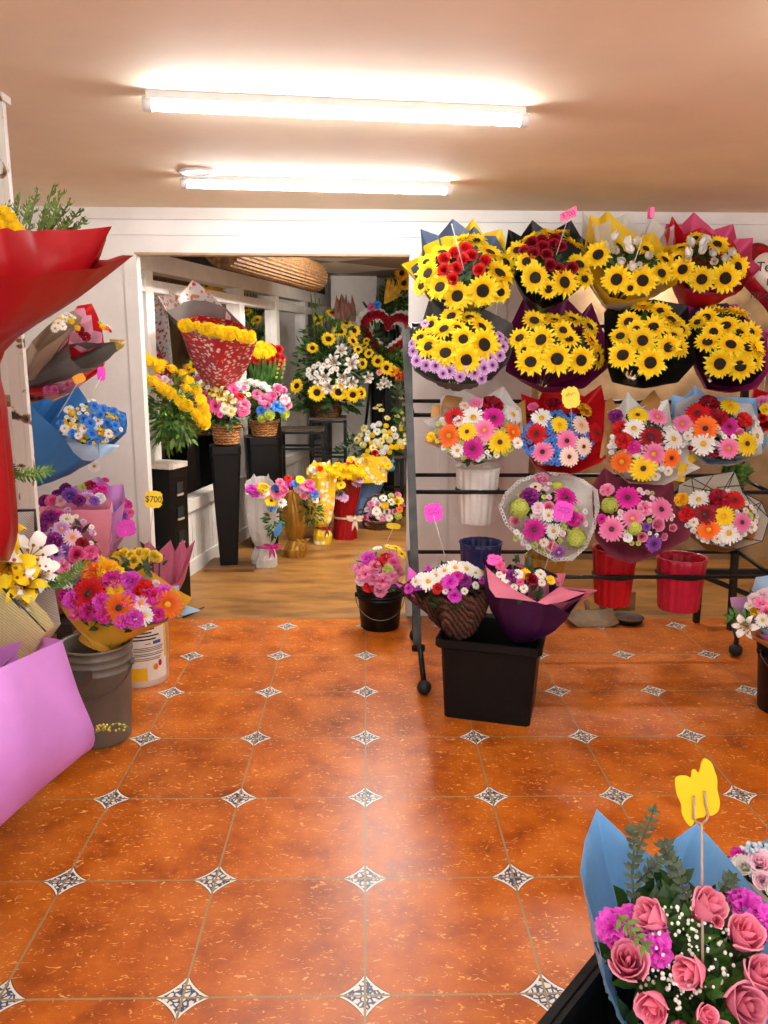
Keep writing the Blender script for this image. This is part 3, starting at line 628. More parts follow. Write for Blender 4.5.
# ================================================================ DISPLAY RACK ON THE RIGHT
BLK = M('rack_black_paint', '#0f0f0f', .45, .25, 20, metal=.3, rndv=0); WORN = M('rack_worn_grey', '#4a4a48', .5, .25, 14, metal=.4, rndv=0); RUB = M('caster_rubber', '#181818', .6, .2, 20)
pt, pm, pb = PY(406, 330, 4.08), PY(417.5, 643, 3.7), PY(424, 684, 3.50)
rack = thing('display_rack', 'black metal flower rack on casters holding rows of bouquets', 'rack', (pb.x, 3.5, 0))
mb = MB(); mb.tube([pm+Vector((0, 0, -.02)), PY(410, 430, 3.98), pt], .019, square=True); part('post', mb, WORN, rack, False)
mb = MB(); mb.tube([pb+Vector((0, 0, 0)), PY(420, 646, 3.60)], .013, 10); mb.tube([PY(413, 648, 3.62), PY(424, 648, 3.6)], .018, 10); part('caster_leg', mb, BLK, rack)
def caster(p, par):
    mb = MB(); mb.ball((p.x, p.y, .034), .034, 18, 12, sq=(1, 1, 1)); w_ = part('caster', mb, RUB, par)
    mb = MB(); mb.tube([(p.x-.02, p.y, .034), (p.x+.02, p.y, .034)], .008, 8); part('axle', mb, WORN, w_)
caster(PZ(424, 694, 0), rack)
XRK = 2.0
def railat(py, Y, px0=412, x1=XRK, r=.0105, nm='rail', mat=None):
    a = PY(px0, py, Y); mb = MB(); mb.tube([a, (x1, Y, a.z)], r, 8); part(nm, mb, mat or BLK, rack); return a.z
for yf, Yf, yr, Yr in ((333, 4.08, 325, 4.33), (415, 4.0, 401, 4.3), (492, 3.90, 475, 4.27), (577, 3.78, 552, 4.18)):
    z1 = railat(yf, Yf); z2 = railat(yr, Yr)
    for x in (PY(413, yf, Yf).x, XRK):
        mb = MB(); mb.tube([(x, Yf, z1), (x, Yr, z2)], .0105, 8); part('side_bar', mb, BLK, rack)
zt = PY(406, 330, 3.98).z
mb = MB(); mb.tube([(pt.x+.02, 4.3, zt+.02), (pm.x+.02, 4.18, .06)], .016, square=True); part('post', mb, BLK, rack, False)
mb = MB(); mb.tube([(XRK, 3.98, zt), (XRK, 3.62, .3), (XRK+.03, 3.5, .03)], .019, square=True); part('post', mb, BLK, rack, False)
mb = MB(); mb.tube([(XRK, 4.3, zt), (XRK, 4.18, .06)], .016, square=True); part('post', mb, BLK, rack, False)
for p in (Vector((pm.x+.02, 4.18, 0)), Vector((XRK+.03, 3.5, 0)), PZ(735, 656, 0)): caster(p, rack)
pw = PZ(735, 656, 0); mb = MB(); mb.tube([pw+Vector((0, 0, .045)), pw+Vector((0, 0, .1)), (XRK, 4.18, .12)], .012, 8); part('caster_leg', mb, BLK, rack)
# trestle leg and brace seen behind the right end
lg = PZ(696, 622, 0); tr = thing('trestle', 'dark trestle with slanted brace standing behind the right end of the rack', 'trestle', lg)
a = PY(700, 575, lg.y); mb = MB(); mb.tube([lg, (lg.x, lg.y, a.z+.02)], .016, square=True); part('leg', mb, BLK, tr, False)
mb = MB(); mb.tube([(lg.x, lg.y, a.z), (lg.x+.55, lg.y, a.z-.22)], .014, square=True); part('brace', mb, BLK, tr, False)
mb = MB(); mb.tube([(lg.x-.02, lg.y, a.z+.02), (lg.x+.7, lg.y, a.z+.02)], .016, square=True); part('top_rail', mb, BLK, tr, False)
mb = MB(); mb.tube([(lg.x+.56, lg.y, 0), (lg.x+.56, lg.y, a.z+.02)], .016, square=True); part('leg', mb, BLK, tr, False)
# ---------------------------------------------------------------- pots hanging in the rack's hoops
def pot(label, cx, ytop, ybot, hw, hwb, Y, mat, hoop, flut=16, name='flower_pot', amp=.03):
    ct = PY(cx, ytop, Y); cb = PY(cx, ybot, Y); k = mpp(ct); r1, r0 = hw*k, hwb*k; h = ct.z-cb.z
    t = thing(name, label, 'pot', (ct.x, Y, cb.z), 0, 'pleated pots in the rack'); f = lambda a, z: 1+amp*math.cos(a*flut)
    mb = MB(); mb.lathe([(r0*.98, 0), (r0, .004), (r1*.97, h*.93), (r1, h), (r1*.965, h), (r1*.93, h*.92), (r0*.93, .01)], flut*6, (ct.x, Y, cb.z), f, capt=True); part('body', mb, mat, t)
    mb = MB(); mb.lathe([(r1*1.03, h*.995), (r1*1.045, h*1.005), (r1*1.0, h*1.012), (r1*.96, h*1.0)], flut*6, (ct.x, Y, cb.z), f, capb=False); part('rim', mb, mat, t)
    if hoop:
        zz = PY(cx, hoop, Y).z; q = (zz-cb.z)/h; rr = (r0+(r1-r0)*q)*1.045; mb = MB()
        mb.tube([(ct.x+rr*math.cos(2*PI*i/40), Y+rr*math.sin(2*PI*i/40), zz) for i in range(41)], .007, 6, cap=False); part('pot_hoop', mb, BLK, rack)
    return t
POTW = M('pot_white_plastic', '#e6ded4', .4, .06, 12); POTR = M('pot_red_plastic', '#c4101e', .35, .1, 12, trans=.1); POTP = M('pot_pink_red_plastic', '#d62444', .35, .1, 12, trans=.1); POTN = M('pot_navy_plastic', '#23285c', .4, .15, 12); POTY = M('pot_ochre_plastic', '#cf9a38', .4, .12, 12)
pot('white pleated plastic pot in the rack under the white and kraft bouquet', 478, 467, 522, 22, 17.5, 4.0, POTW, 489)
pot('navy blue pleated pot in the lowest rack tier, above the black bin', 481, 542, 592, 21, 17, 3.92, POTN, 575)
pot('ochre pleated pot under the lace-wrapped bouquet', 545, 556, 606, 20, 16, 3.92, POTY, 574)
pot('bright red pleated pot under the mauve-wrapped bouquet', 615, 548, 603, 22, 17, 3.92, POTR, 574)
pot('pinkish red pleated pot at the right of the lowest tier, tilted paper inside', 682, 557, 608, 24, 19.5, 3.92, POTP, 573)
# things on the floor under the rack
c = PZ(628, 622, 0); t = thing('shallow_pan', 'round dark shallow pan with brown contents on the floor under the rack', 'pan', c)
mb = MB(); r = .088; mb.lathe([(r*.8, 0), (r, .03), (r*1.03, .032), (r*.97, .033), (r*.8, .012)], 32, c, capb=True, capt=True); part('pan', mb, M('dark_iron', '#201a16', .6, .2, 20), t)
mb = MB(); mb.lathe([(r*.86, .016), (r*.6, .024), (r*.3, .022), (.002, .026)], 24, c, capb=False, mod=lambda a, z: 1+.05*math.sin(5*a)); part('contents', mb, M('brown_crumbs', '#6a4426', .9, .3, 60, bump=.8, bscale=90), t)
c = PZ(592, 624, 0); t = thing('dustpan', 'worn brown dustpan lying on the floor behind the purple bouquet', 'dustpan', c)
mb = MB(); mb.grid([[(c.x-.14+.28*i/8, c.y-.06+.16*j/4, .004+.05*(j/4)**3+.03*abs(i/4-1)**6) for i in range(9)] for j in range(5)]); mb.grid([[(c.x-.14+.28*i/8, c.y-.06+.16*j/4, .001+.045*(j/4)**3+.025*abs(i/4-1)**6) for i in range(9)][::-1] for j in range(5)]); part('scoop', mb, M('dull_brown_plastic', '#7a5a34', .6, .2, 20), t)
mb = MB(); mb.tube([(c.x, c.y+.1, .04), (c.x+.03, c.y+.24, .06)], .014, 8); part('handle', mb, M('dull_brown_plastic', '#7a5a34'), t)
c = PZ(618, 612, 0); mb = MB(); mb.box((c.x-.09, c.y+.05, 0), (c.x+.12, c.y+.09, .11)); o = mb.mesh('cardboard_offcut', M('cardboard', '#a0744a', .8, .1, 14), False); o = link('cardboard_offcut', o); tag(o, 'small brown cardboard piece standing behind the round pan', 'cardboard')

# ================================================================ BOUQUETS ON THE RACK
AX = (0, -.80, .60); AX2 = (0, -.86, .5)
NAVY = paper('paper_slate_blue', '#4c5a74'); BLU = paper('paper_blue', '#2f74cc'); YELP = paper('paper_yellow', '#f2c41c'); BLKP = paper('paper_black', '#161514', trans=.03); GREYP = paper('paper_newsprint_grey', '#5a5652', bump=.8, bscale=20)
PURP = paper('paper_plum', '#6a1248'); PLUMD = paper('paper_dark_purple', '#3a1240', trans=.08); MAGP = paper('paper_magenta', '#b8387e'); PINKP = paper('paper_pink', '#e0527e'); REDP = paper('paper_red', '#c8141c', trans=.12); KRAFT = paper('paper_kraft', '#c08a4c'); WHP = paper('paper_white', '#efebe5'); SKYP = paper('paper_sky_blue', '#8db9e2')
MAUVE = paper('paper_mauve', '#8a3c50'); LILP = paper('paper_lilac', '#d9a2d4'); TRW = paper('film_white', '#e6dfd0', alpha=.75)
S = lambda x, y, r, c='sunY', k='sun': (k, c, x, y, r)
# row 1
b = Bq('bouquet', 'sunflower bouquet with bright red roses in slate-blue and yellow paper, top left of the rack', (270, 305), 3.98, 175, AX, L=.30, group='sunflower bouquets', zone=R1)
b.wrap(YELP, [(5, 270), (85, 235), (100, 190), (190, 150), (250, 150), (305, 75), (345, 140), (425, 120), (447, 215), (480, 300), (440, 390), (370, 440), (230, 448), (110, 400), (70, 330)], off=-.035, label='yellow outer sheet')
b.wrap(NAVY, [(45, 285), (95, 240), (85, 120), (160, 148), (220, 78), (290, 130), (310, 108), (345, 150), (400, 150), (440, 225), (512, 243), (488, 305), (455, 365), (385, 432), (300, 455), (220, 450), (120, 405), (75, 350)], off=-.02, label='slate-blue inner sheet')
b.leaves(90, .07, .03)
b.fl(S(345, 380, 66), S(240, 402, 60), S(415, 308, 66), S(168, 365, 56), S(118, 308, 55), S(178, 222, 52), S(262, 168, 54), S(375, 222, 55), S(440, 262, 48), S(318, 172, 46), S(110, 260, 40), S(420, 385, 42), S(90, 360, 40), face=.12, tilt=.3)
b.fl(*[('ros', 'red', x, y, 30) for x, y in ((183, 290), (236, 282), (300, 228), (330, 290), (220, 328), (228, 218), (183, 243), (275, 198), (356, 252), (262, 245))], lift=.03, face=.4)
b = Bq('bouquet', 'sunflower bouquet with dark red roses in black paper on the top row', (618, 275), 4.0, 160, AX, L=.30, group='sunflower bouquets', zone=R1)
b.wrap(BLKP, [(440, 200), (452, 122), (505, 150), (552, 84), (622, 138), (715, 84), (752, 150), (790, 180), (800, 280), (745, 375), (650, 440), (595, 452), (520, 400), (480, 330)], off=-.02)
b.leaves(80, .07, .03)
b.fl(S(565, 325, 58), S(685, 345, 60), S(490, 212, 44), S(545, 162, 44), S(725, 185, 50), S(625, 148, 46), S(528, 258, 45), S(748, 270, 52), S(670, 140, 40), S(620, 372, 40), S(770, 330, 40), face=.12, tilt=.3)
b.fl(*[('ros', 'dred', x, y, 30) for x, y in ((518, 215), (550, 175), (556, 222), (598, 190), (612, 225), (645, 182), (672, 192), (648, 160), (628, 270), (662, 287), (718, 282), (590, 165))], lift=.03, face=.4)
b = Bq('bouquet', 'sunflower bouquet with white rosebuds in yellow paper on the top row', (205, 265), 3.98, 165, AX, L=.31, group='sunflower bouquets', zone=R2)
b.wrap(TRW, [(5, 210), (10, 40), (60, 110), (190, 55), (250, 140), (300, 70), (345, 120), (386, 103), (380, 190), (395, 290), (330, 380), (200, 420), (100, 425), (30, 330)], off=-.04, label='pale translucent outer sheet')
b.wrap(YELP, [(12, 230), (40, 60), (75, 75), (112, 44), (185, 110), (240, 150), (300, 130), (340, 190), (390, 182), (408, 290), (395, 345), (300, 390), (200, 412), (120, 395), (60, 330)], off=-.02, label='yellow sheet')
b.leaves(80, .07, .03)
b.fl(S(150, 325, 58), S(255, 330, 58), S(75, 225, 56), S(332, 300, 46), S(345, 245, 42), S(268, 200, 36), S(205, 360, 30), face=.12, tilt=.3)
b.fl(*[('bud', 'whi', x, y, 28) for x, y in ((120, 185), (145, 205), (195, 172), (230, 166), (170, 250), (212, 272), (282, 226), (205, 200), (142, 148), (240, 268))], lift=.035, face=.2, tilt=.5)
b = Bq('bouquet', 'sunflower bouquet with white rosebuds in red and pink paper, top right of the rack', (530, 270), 4.0, 165, AX, L=.31, group='sunflower bouquets', zone=R2)
b.wrap(PINKP, [(345, 130), (350, 98), (415, 100), (465, 49), (545, 122), (627, 97), (640, 160), (707, 154), (702, 242), (742, 277), (690, 330), (640, 370), (560, 380), (430, 360), (370, 270)], off=-.035, label='pink outer sheet')
b.wrap(REDP, [(350, 150), (376, 65), (425, 140), (500, 110), (540, 140), (625, 165), (660, 240), (700, 300), (660, 368), (560, 395), (440, 380), (385, 330), (370, 250)], off=-.015, label='red inner sheet')
b.leaves(80, .07, .03)
b.fl(S(592, 320, 60), S(497, 325, 52), S(420, 285, 50), S(642, 275, 52), S(560, 182, 46), S(415, 200, 42), S(470, 158, 36), S(400, 240, 40), S(610, 225, 36), face=.12, tilt=.3)
b.fl(*[('bud', 'whi', x, y, 27) for x, y in ((445, 217), (455, 172), (502, 175), (545, 215), (548, 250), (595, 237), (520, 160), (622, 213), (440, 242), (500, 205))], lift=.035, face=.2, tilt=.5)
# row 2
b = Bq('bouquet', 'sunflower bouquet ringed with lilac daisies in crinkled grey newsprint', (250, 610), 3.83, 190, AX, L=.30, group='sunflower bouquets', zone=R1)
b.wrap(GREYP, [(30, 640), (45, 560), (95, 500), (120, 420), (200, 440), (270, 450), (350, 452), (400, 480), (470, 515), (482, 590), (450, 680), (380, 752), (280, 772), (150, 757), (60, 712)], off=-.02, crink=.009)
b.leaves(90, .07, .03)
b.fl(S(350, 605, 68), S(277, 668, 58), S(190, 640, 60), S(120, 612, 52), S(264, 582, 50), S(185, 540, 52), S(340, 532, 56), S(215, 487, 50), S(290, 492, 46), S(85, 575, 40), S(130, 520, 40), S(240, 535, 40), face=.12, tilt=.3)
LD = [(205, 715, 33), (150, 692, 31), (110, 690, 29), (70, 672, 29), (350, 702, 31), (310, 722, 31), (330, 680, 28), (385, 690, 29), (416, 650, 29), (430, 612, 26), (416, 570, 26), (55, 632, 26), (340, 746, 26), (285, 714, 25), (52, 600, 22), (105, 516, 22), (140, 500, 20), (250, 738, 24), (375, 660, 24), (440, 585, 20), (180, 725, 24)]
b.fl(*[('dai', 'lilac', x, y, r, 'b') for x, y, r in LD], face=.3)
b = Bq('bouquet', 'all-sunflower bouquet in plum purple paper, second row', (645, 620), 3.85, 175, AX, L=.30, group='sunflower bouquets', zone=R1)
b.wrap(PURP, [(455, 620), (465, 515), (515, 410), (600, 462), (690, 405), (760, 475), (800, 425), (830, 510), (870, 600), (885, 680), (870, 700), (770, 785), (600, 780), (500, 745), (440, 715)], off=-.02)
b.leaves(80, .07, .03, DGREEN)
b.fl(S(655, 665, 64), S(755, 670, 58), S(545, 678, 62), S(590, 585, 60), S(500, 578, 48), S(705, 582, 46), S(560, 505, 52), S(640, 505, 52), S(720, 500, 48), S(795, 590, 54), S(822, 655, 52), S(790, 530, 46), S(600, 500, 40), S(680, 545, 44), S(520, 630, 40), face=.12, tilt=.3)
b = Bq('bouquet', 'all-sunflower bouquet in black paper, second row', (285, 560), 3.83, 170, AX, L=.30, group='sunflower bouquets', zone=R2)
b.wrap(BLKP, [(100, 640), (98, 460), (155, 394), (205, 425), (300, 405), (440, 430), (462, 560), (478, 660), (400, 745), (260, 770), (130, 745)], off=-.02)
b.leaves(80, .07, .03)
b.fl(S(175, 635, 58), S(287, 665, 60), S(255, 575, 54), S(165, 557, 44), S(360, 602, 50), S(200, 500, 50), S(300, 520, 52), S(380, 560, 48), S(372, 492, 52), S(258, 440, 50), S(330, 455, 46), S(412, 530, 42), S(400, 600, 46), S(340, 550, 44), S(230, 530, 40), face=.12, tilt=.3)
b = Bq('bouquet', 'all-sunflower bouquet in magenta and dark plum paper, right end of second row', (610, 575), 3.85, 170, AX, L=.30, group='sunflower bouquets', zone=R2)
b.wrap(MAGP, [(440, 540), (432, 430), (490, 398), (560, 430), (642, 425), (690, 490), (765, 540), (772, 700), (722, 772), (620, 787), (520, 772), (465, 660)], off=-.03, label='magenta outer sheet')
b.wrap(PLUMD, [(455, 540), (450, 450), (500, 430), (600, 420), (690, 500), (752, 570), (755, 690), (700, 750), (610, 765), (530, 750), (475, 650)], off=-.015, label='dark plum inner sheet')
b.leaves(80, .07, .03)
b.fl(S(570, 670, 58), S(655, 680, 58), S(520, 582, 50), S(615, 592, 54), S(690, 600, 54), S(595, 515, 52), S(515, 482, 48), S(690, 540, 52), S(640, 462, 48), S(560, 452, 44), S(720, 612, 42), S(702, 660, 46), S(545, 540, 44), S(650, 545, 44), S(480, 500, 36), face=.12, tilt=.3)
# row 3
def G(c, x, y, r, d='b', k='ger'): return (k, c, x, y, r, d)
b = Bq('bouquet', 'mixed gerbera bouquet in white and kraft paper above the white pot', (325, 265), 3.8, 195, AX2, L=.28, group='gerbera bouquets', zone=R3)
for q_ in ([(104, 296), (112, 255), (155, 265), (180, 330), (140, 312)], [(128, 196), (135, 143), (180, 140), (190, 215)], [(172, 150), (182, 98), (262, 112), (250, 160)], [(470, 150), (524, 120), (532, 272), (495, 305)]): flap(b, KRAFT, q_, -.05, label='kraft corner')
b.wrap(WHP, [(97, 212), (168, 190), (168, 118), (222, 64), (340, 120), (432, 68), (472, 130), (505, 160), (515, 270), (480, 330), (410, 380), (320, 392), (230, 372), (160, 325), (140, 270)], off=-.02, label='white sheet')
b.leaves(90, .06, .025)
FL = [G('whi', 305, 200, 52, 'y', 'dai'), G('mag', 390, 200, 50), G('whi', 470, 188, 46, 'y', 'dai'), G('red', 225, 197, 44), G('pink', 352, 252, 48, 'y'), G('ora', 205, 275, 52, 'y'), G('yel', 280, 258, 42), G('mag', 303, 326, 50), G('yel', 415, 302, 54), G('ora', 470, 260, 42, 'y'), ('car', 'dred', 385, 150, 50), ('car', 'pink', 318, 140, 30), ('dai', 'whi', 240, 336, 32), ('car', 'yel', 130, 280, 22), ('dai', 'whi', 490, 305, 26), ('car', 'whi', 245, 215, 26), ('dai', 'cre', 270, 150, 26)]
b.fl(*FL, face=.2); b.scat((325, 265), 185, 110, 22, [('dai', 'whi', 13), ('car', 'whi', 12), ('car', 'lime', 12)], FL and [(f[2], f[3], f[4]) for f in FL])
b = Bq('bouquet', 'mixed gerbera bouquet with blue filler in red paper, yellow price tag in it', (640, 285), 3.82, 165, AX2, L=.28, group='gerbera bouquets', zone=R3)
b.wrap(REDP, [(512, 190), (505, 98), (580, 125), (600, 78), (700, 86), (770, 110), (840, 60), (862, 165), (888, 330), (840, 385), (740, 430), (640, 442), (560, 392), (520, 322)], off=-.02)
b.leaves(80, .06, .025)
FL = [G('whi', 590, 202, 46, 'y', 'dai'), G('yel', 665, 230, 40, 'y'), G('red', 570, 266, 44), G('pink', 695, 296, 50), G('pink', 595, 342, 48), G('cre', 705, 362, 44), G('cre', 755, 232, 46, 'y'), G('cre', 765, 320, 42), G('red', 820, 262, 46), ('car', 'gold', 770, 170, 36), ('car', 'dred', 640, 145, 36), ('car', 'hot', 555, 155, 24)]
b.fl(*FL, face=.2); b.scat((660, 285), 150, 110, 55, [('dai', 'blue', 13), ('car', 'blue', 12), ('car', 'blue', 10)], [(f[2], f[3], f[4]) for f in FL], gap=.7)
b = Bq('bouquet', 'mixed gerbera bouquet in kraft and white paper with pale yellow corner, third row', (270, 300), 3.78, 165, AX2, L=.28, group='gerbera bouquets', zone=R4)
for q_, m_ in (([(82, 352), (98, 250), (105, 125), (130, 108), (160, 165), (135, 300), (125, 395)], KRAFT), ([(235, 145), (305, 77), (337, 125), (310, 175)], KRAFT), ([(430, 310), (503, 350), (425, 402), (428, 456), (390, 450)], YELP)): flap(b, m_, q_, -.045, label='kraft corner' if m_ is KRAFT else 'pale yellow corner')
b.wrap(WHP, [(105, 360), (110, 170), (160, 150), (195, 90), (250, 150), (360, 120), (375, 220), (450, 305), (440, 370), (492, 400), (345, 470), (200, 462), (130, 405)], off=-.02, label='white sheet')
b.leaves(80, .06, .025)
FL = [G('yel', 258, 402, 56), G('ora', 170, 375, 48, 'y'), G('ora', 372, 360, 42), G('pink', 300, 345, 50, 'y'), G('dred', 290, 276, 50), G('whi', 220, 240, 46, 'y', 'dai'), G('pink', 315, 192, 44, 'y'), G('yel', 235, 185, 44), G('whi', 380, 282, 44, 'y', 'dai'), ('car', 'red', 165, 240, 36), ('car', 'red', 180, 290, 36), ('car', 'mag', 220, 316, 30), ('car', 'plum', 145, 190, 33), ('dai', 'whi', 360, 412, 22), ('dai', 'whi', 310, 435, 20)]
b.fl(*FL, face=.2); b.scat((270, 305), 150, 130, 18, [('dai', 'whi', 12), ('car', 'whi', 12)], [(f[2], f[3], f[4]) for f in FL])
b = Bq('bouquet', 'mixed gerbera bouquet in pale blue paper, right end of third row', (570, 245), 3.8, 170, AX2, L=.28, group='gerbera bouquets', zone=R4)
b.wrap(SKYP, [(375, 190), (372, 100), (425, 112), (470, 64), (515, 105), (610, 110), (722, 115), (728, 215), (770, 290), (742, 345), (640, 372), (520, 377), (460, 332), (420, 280)], off=-.025, label='pale blue outer sheet')
b.wrap(WHP, [(385, 200), (390, 135), (470, 100), (600, 125), (700, 140), (735, 230), (745, 340), (640, 385), (520, 385), (460, 340), (430, 290)], off=-.012, label='white inner sheet')
b.leaves(80, .06, .025)
FL = [G('red', 480, 177, 52), G('yel', 612, 150, 44, 'y'), G('pink', 420, 220, 42, 'y'), G('ora', 512, 240, 54), G('whi', 505, 302, 50, 'y', 'dai'), G('pink', 607, 320, 44, 'y'), G('yel', 680, 302, 52), G('whi', 720, 270, 46, 'y', 'dai'), G('mag', 610, 232, 42), ('car', 'dred', 525, 140, 42), ('car', 'dred', 566, 196, 38), ('car', 'red', 670, 206, 36), ('ros', 'pink', 655, 255, 22), ('dai', 'whi', 440, 270, 22)]
b.fl(*FL, face=.2); b.scat((570, 245), 160, 110, 18, [('dai', 'whi', 12), ('car', 'whi', 11), ('car', 'dred', 13)], [(f[2], f[3], f[4]) for f in FL])
b = Bq('bouquet', 'small red-wrapped bouquet with pink and yellow blooms at the far right', (760, 165), 3.95, 60, AX2, L=.25, group='gerbera bouquets', zone=R4)
b.wrap(REDP, [(705, 150), (710, 72), (760, 90), (810, 70), (830, 160), (810, 230), (760, 240), (715, 215)], off=-.02)
b.fl(('car', 'pink', 742, 130, 28), ('car', 'yel', 760, 160, 26), ('ros', 'red', 745, 195, 24), ('car', 'hot', 780, 120, 26), ('ger', 'pink', 785, 190, 26), face=.3); b.leaves(30, .05, .02)
# row 4
b = Bq('bouquet', 'round pink and lime bouquet framed in white lace paper, fourth row', (615, 615), 3.66, 175, AX2, L=.26, group='gerbera bouquets', zone=R3)
LP = [(410, 570), (440, 510), (490, 462), (545, 440), (620, 425), (700, 432), (768, 458), (825, 500), (835, 570), (815, 660), (780, 740), (720, 795), (650, 798), (580, 762), (500, 705), (440, 645)]
b.wrap(paper('paper_lace_white', '#e4ded6', bump=.9, bscale=60), LP, off=-.012)
b.leaves(90, .05, .022)
rs = resample([b.px(*p) for p in LP], True, 4.6); mb = MB()
for q in rs:
    p = PP(q[0], q[1], b.C, b.n); x, y = b.eu, b.ev; p = p+(b.C-p)*.035; mb.tube([p+(x*math.cos(a*PI/4)+y*math.sin(a*PI/4))*.008 for a in range(9)], .0024, 4, cap=False)
part('lace_edge', mb, M('lace_white', '#f0ebe2', .7), b.t)
FL = [G('mag', 690, 532, 52), G('mag', 560, 667, 50), ('hyd', 'lime', 500, 577, 54), ('hyd', 'lime', 735, 702, 54), G('cre', 565, 490, 30, 'b'), ('dai', 'whi', 620, 607, 30), ('car', 'pink', 590, 455, 36), ('car', 'plum', 542, 530, 42), ('ros', 'rosep', 480, 630, 27), ('dai', 'whi', 640, 672, 34), ('ros', 'rosep', 635, 737, 27), ('ros', 'pink', 620, 570, 28), ('car', 'lpink', 575, 577, 28), ('dai', 'pur', 662, 760, 28), ('car', 'mag', 722, 622, 36), ('ros', 'pink', 755, 618, 24), ('hyd', 'lime', 660, 485, 32), ('dai', 'whi', 600, 720, 22)]
b.fl(*FL, face=.2); b.scat((615, 615), 165, 150, 26, [('dai', 'whi', 13), ('car', 'lpink', 14), ('car', 'lime', 13)], [(f[2], f[3], f[4]) for f in FL])
b = Bq('bouquet', 'pink gerbera and lime bouquet in mauve paper above the bright red pot', (235, 595), 3.66, 165, AX2, L=.24, group='gerbera bouquets', zone=R4)
b.wrap(MAUVE, [(52, 570), (50, 470), (100, 398), (155, 440), (260, 450), (330, 440), (382, 460), (390, 560), (472, 650), (440, 692), (330, 750), (210, 792), (120, 762), (62, 690)], off=-.015, lip=.03)
b.leaves(80, .05, .022)
FL = [G('pink', 130, 650, 54), G('pink', 330, 570, 54), G('mag', 195, 522, 54), G('pink', 215, 607, 44, 'y'), ('hyd', 'lime', 120, 552, 44), ('hyd', 'lime', 225, 647, 36), ('ros', 'pink', 320, 630, 34), ('ros', 'rosep', 255, 682, 25), ('ros', 'rosep', 380, 645, 21), ('dai', 'pur', 300, 710, 36, 'b'), ('car', 'pink', 265, 566, 34), ('car', 'pink', 110, 492, 32), ('car', 'whi', 195, 686, 20), ('ros', 'pink', 345, 680, 20), ('car', 'mag', 90, 610, 24), ('car', 'pur', 270, 640, 20)]
b.fl(*FL, face=.25); b.scat((235, 600), 150, 110, 16, [('car', 'lpink', 12), ('dai', 'whi', 11), ('car', 'lime', 11)], [(f[2], f[3], f[4]) for f in FL])
b = Bq('bouquet', 'red, white and pink bouquet in white film with thin black lines', (575, 590), 3.68, 165, AX2, L=.24, group='gerbera bouquets', zone=R4)
MW = [(395, 560), (402, 470), (455, 440), (545, 428), (632, 412), (665, 500), (742, 540), (772, 610), (745, 700), (640, 732), (540, 705), (445, 645)]
b.wrap(TRW, MW, off=-.015)
b.wrap(KRAFT, [(430, 600), (440, 520), (560, 480), (660, 520), (740, 600), (700, 715), (600, 745), (520, 735), (450, 680)], off=-.045, label='kraft inner sheet')
mb = MB(); cc = [b.px(*p) for p in MW]
for i in range(0, len(cc)):
    e = b.C-(b.C-PP(*cc[i], b.C, b.n))*1.0; e2 = PP(*cc[(i+5) % len(cc)], b.C, b.n)
    if i % 2 == 0: mb.tube([e+b.n*.002, e.lerp(b.B, .3)+b.n*0, e.lerp(b.B, .7)], .0022, 4)
for i in range(len(cc)): mb.tube([PP(*cc[i], b.C, b.n), PP(*cc[(i+1) % len(cc)], b.C, b.n)], .0022, 4)
for pa, pb_ in (((455, 440), (600, 520)), ((545, 428), (480, 520)), ((632, 412), (590, 520)), ((420, 470), (560, 500)), ((665, 500), (768, 600)), ((650, 440), (700, 560)), ((560, 480), (680, 470)), ((742, 540), (690, 640))): mb.tube([PP(*b.px(*pa), b.C-b.n*.012, b.n), PP(*b.px(*pb_), b.C-b.n*.008, b.n)], .0022, 4)
part('black_line', mb, INK, b.t)
b.leaves(80, .05, .022)
FL = [G('ora', 525, 652, 48, 'y'), G('dred', 510, 592, 48), ('car', 'dred', 566, 530, 44), G('red', 632, 532, 42), G('yel', 588, 597, 44, 'y'), G('whi', 485, 530, 44, 'y', 'dai'), G('whi', 605, 667, 48, 'y', 'dai'), G('pink', 660, 622, 44), ('car', 'gold', 415, 530, 32), ('car', 'red', 435, 590, 34), ('dai', 'whi', 465, 622, 22), ('dai', 'whi', 700, 642, 26), ('car', 'lime', 690, 600, 20), ('dai', 'whi', 560, 690, 22)]
b.fl(*FL, face=.25); b.scat((575, 600), 150, 110, 18, [('dai', 'whi', 13), ('car', 'whi', 12)], [(f[2], f[3], f[4]) for f in FL])
# green buds tucked behind the white-film bouquet
b = Bq('bouquet', 'small green leafy bundle tucked between rack rail and blue-wrapped bouquet', (640, 415), 4.05, 70, AX2, L=.2, group='gerbera bouquets', zone=R4); b.leaves(50, .07, .035, LGREEN); b.leaves(30, .06, .03, GREEN, name='dark_foliage')

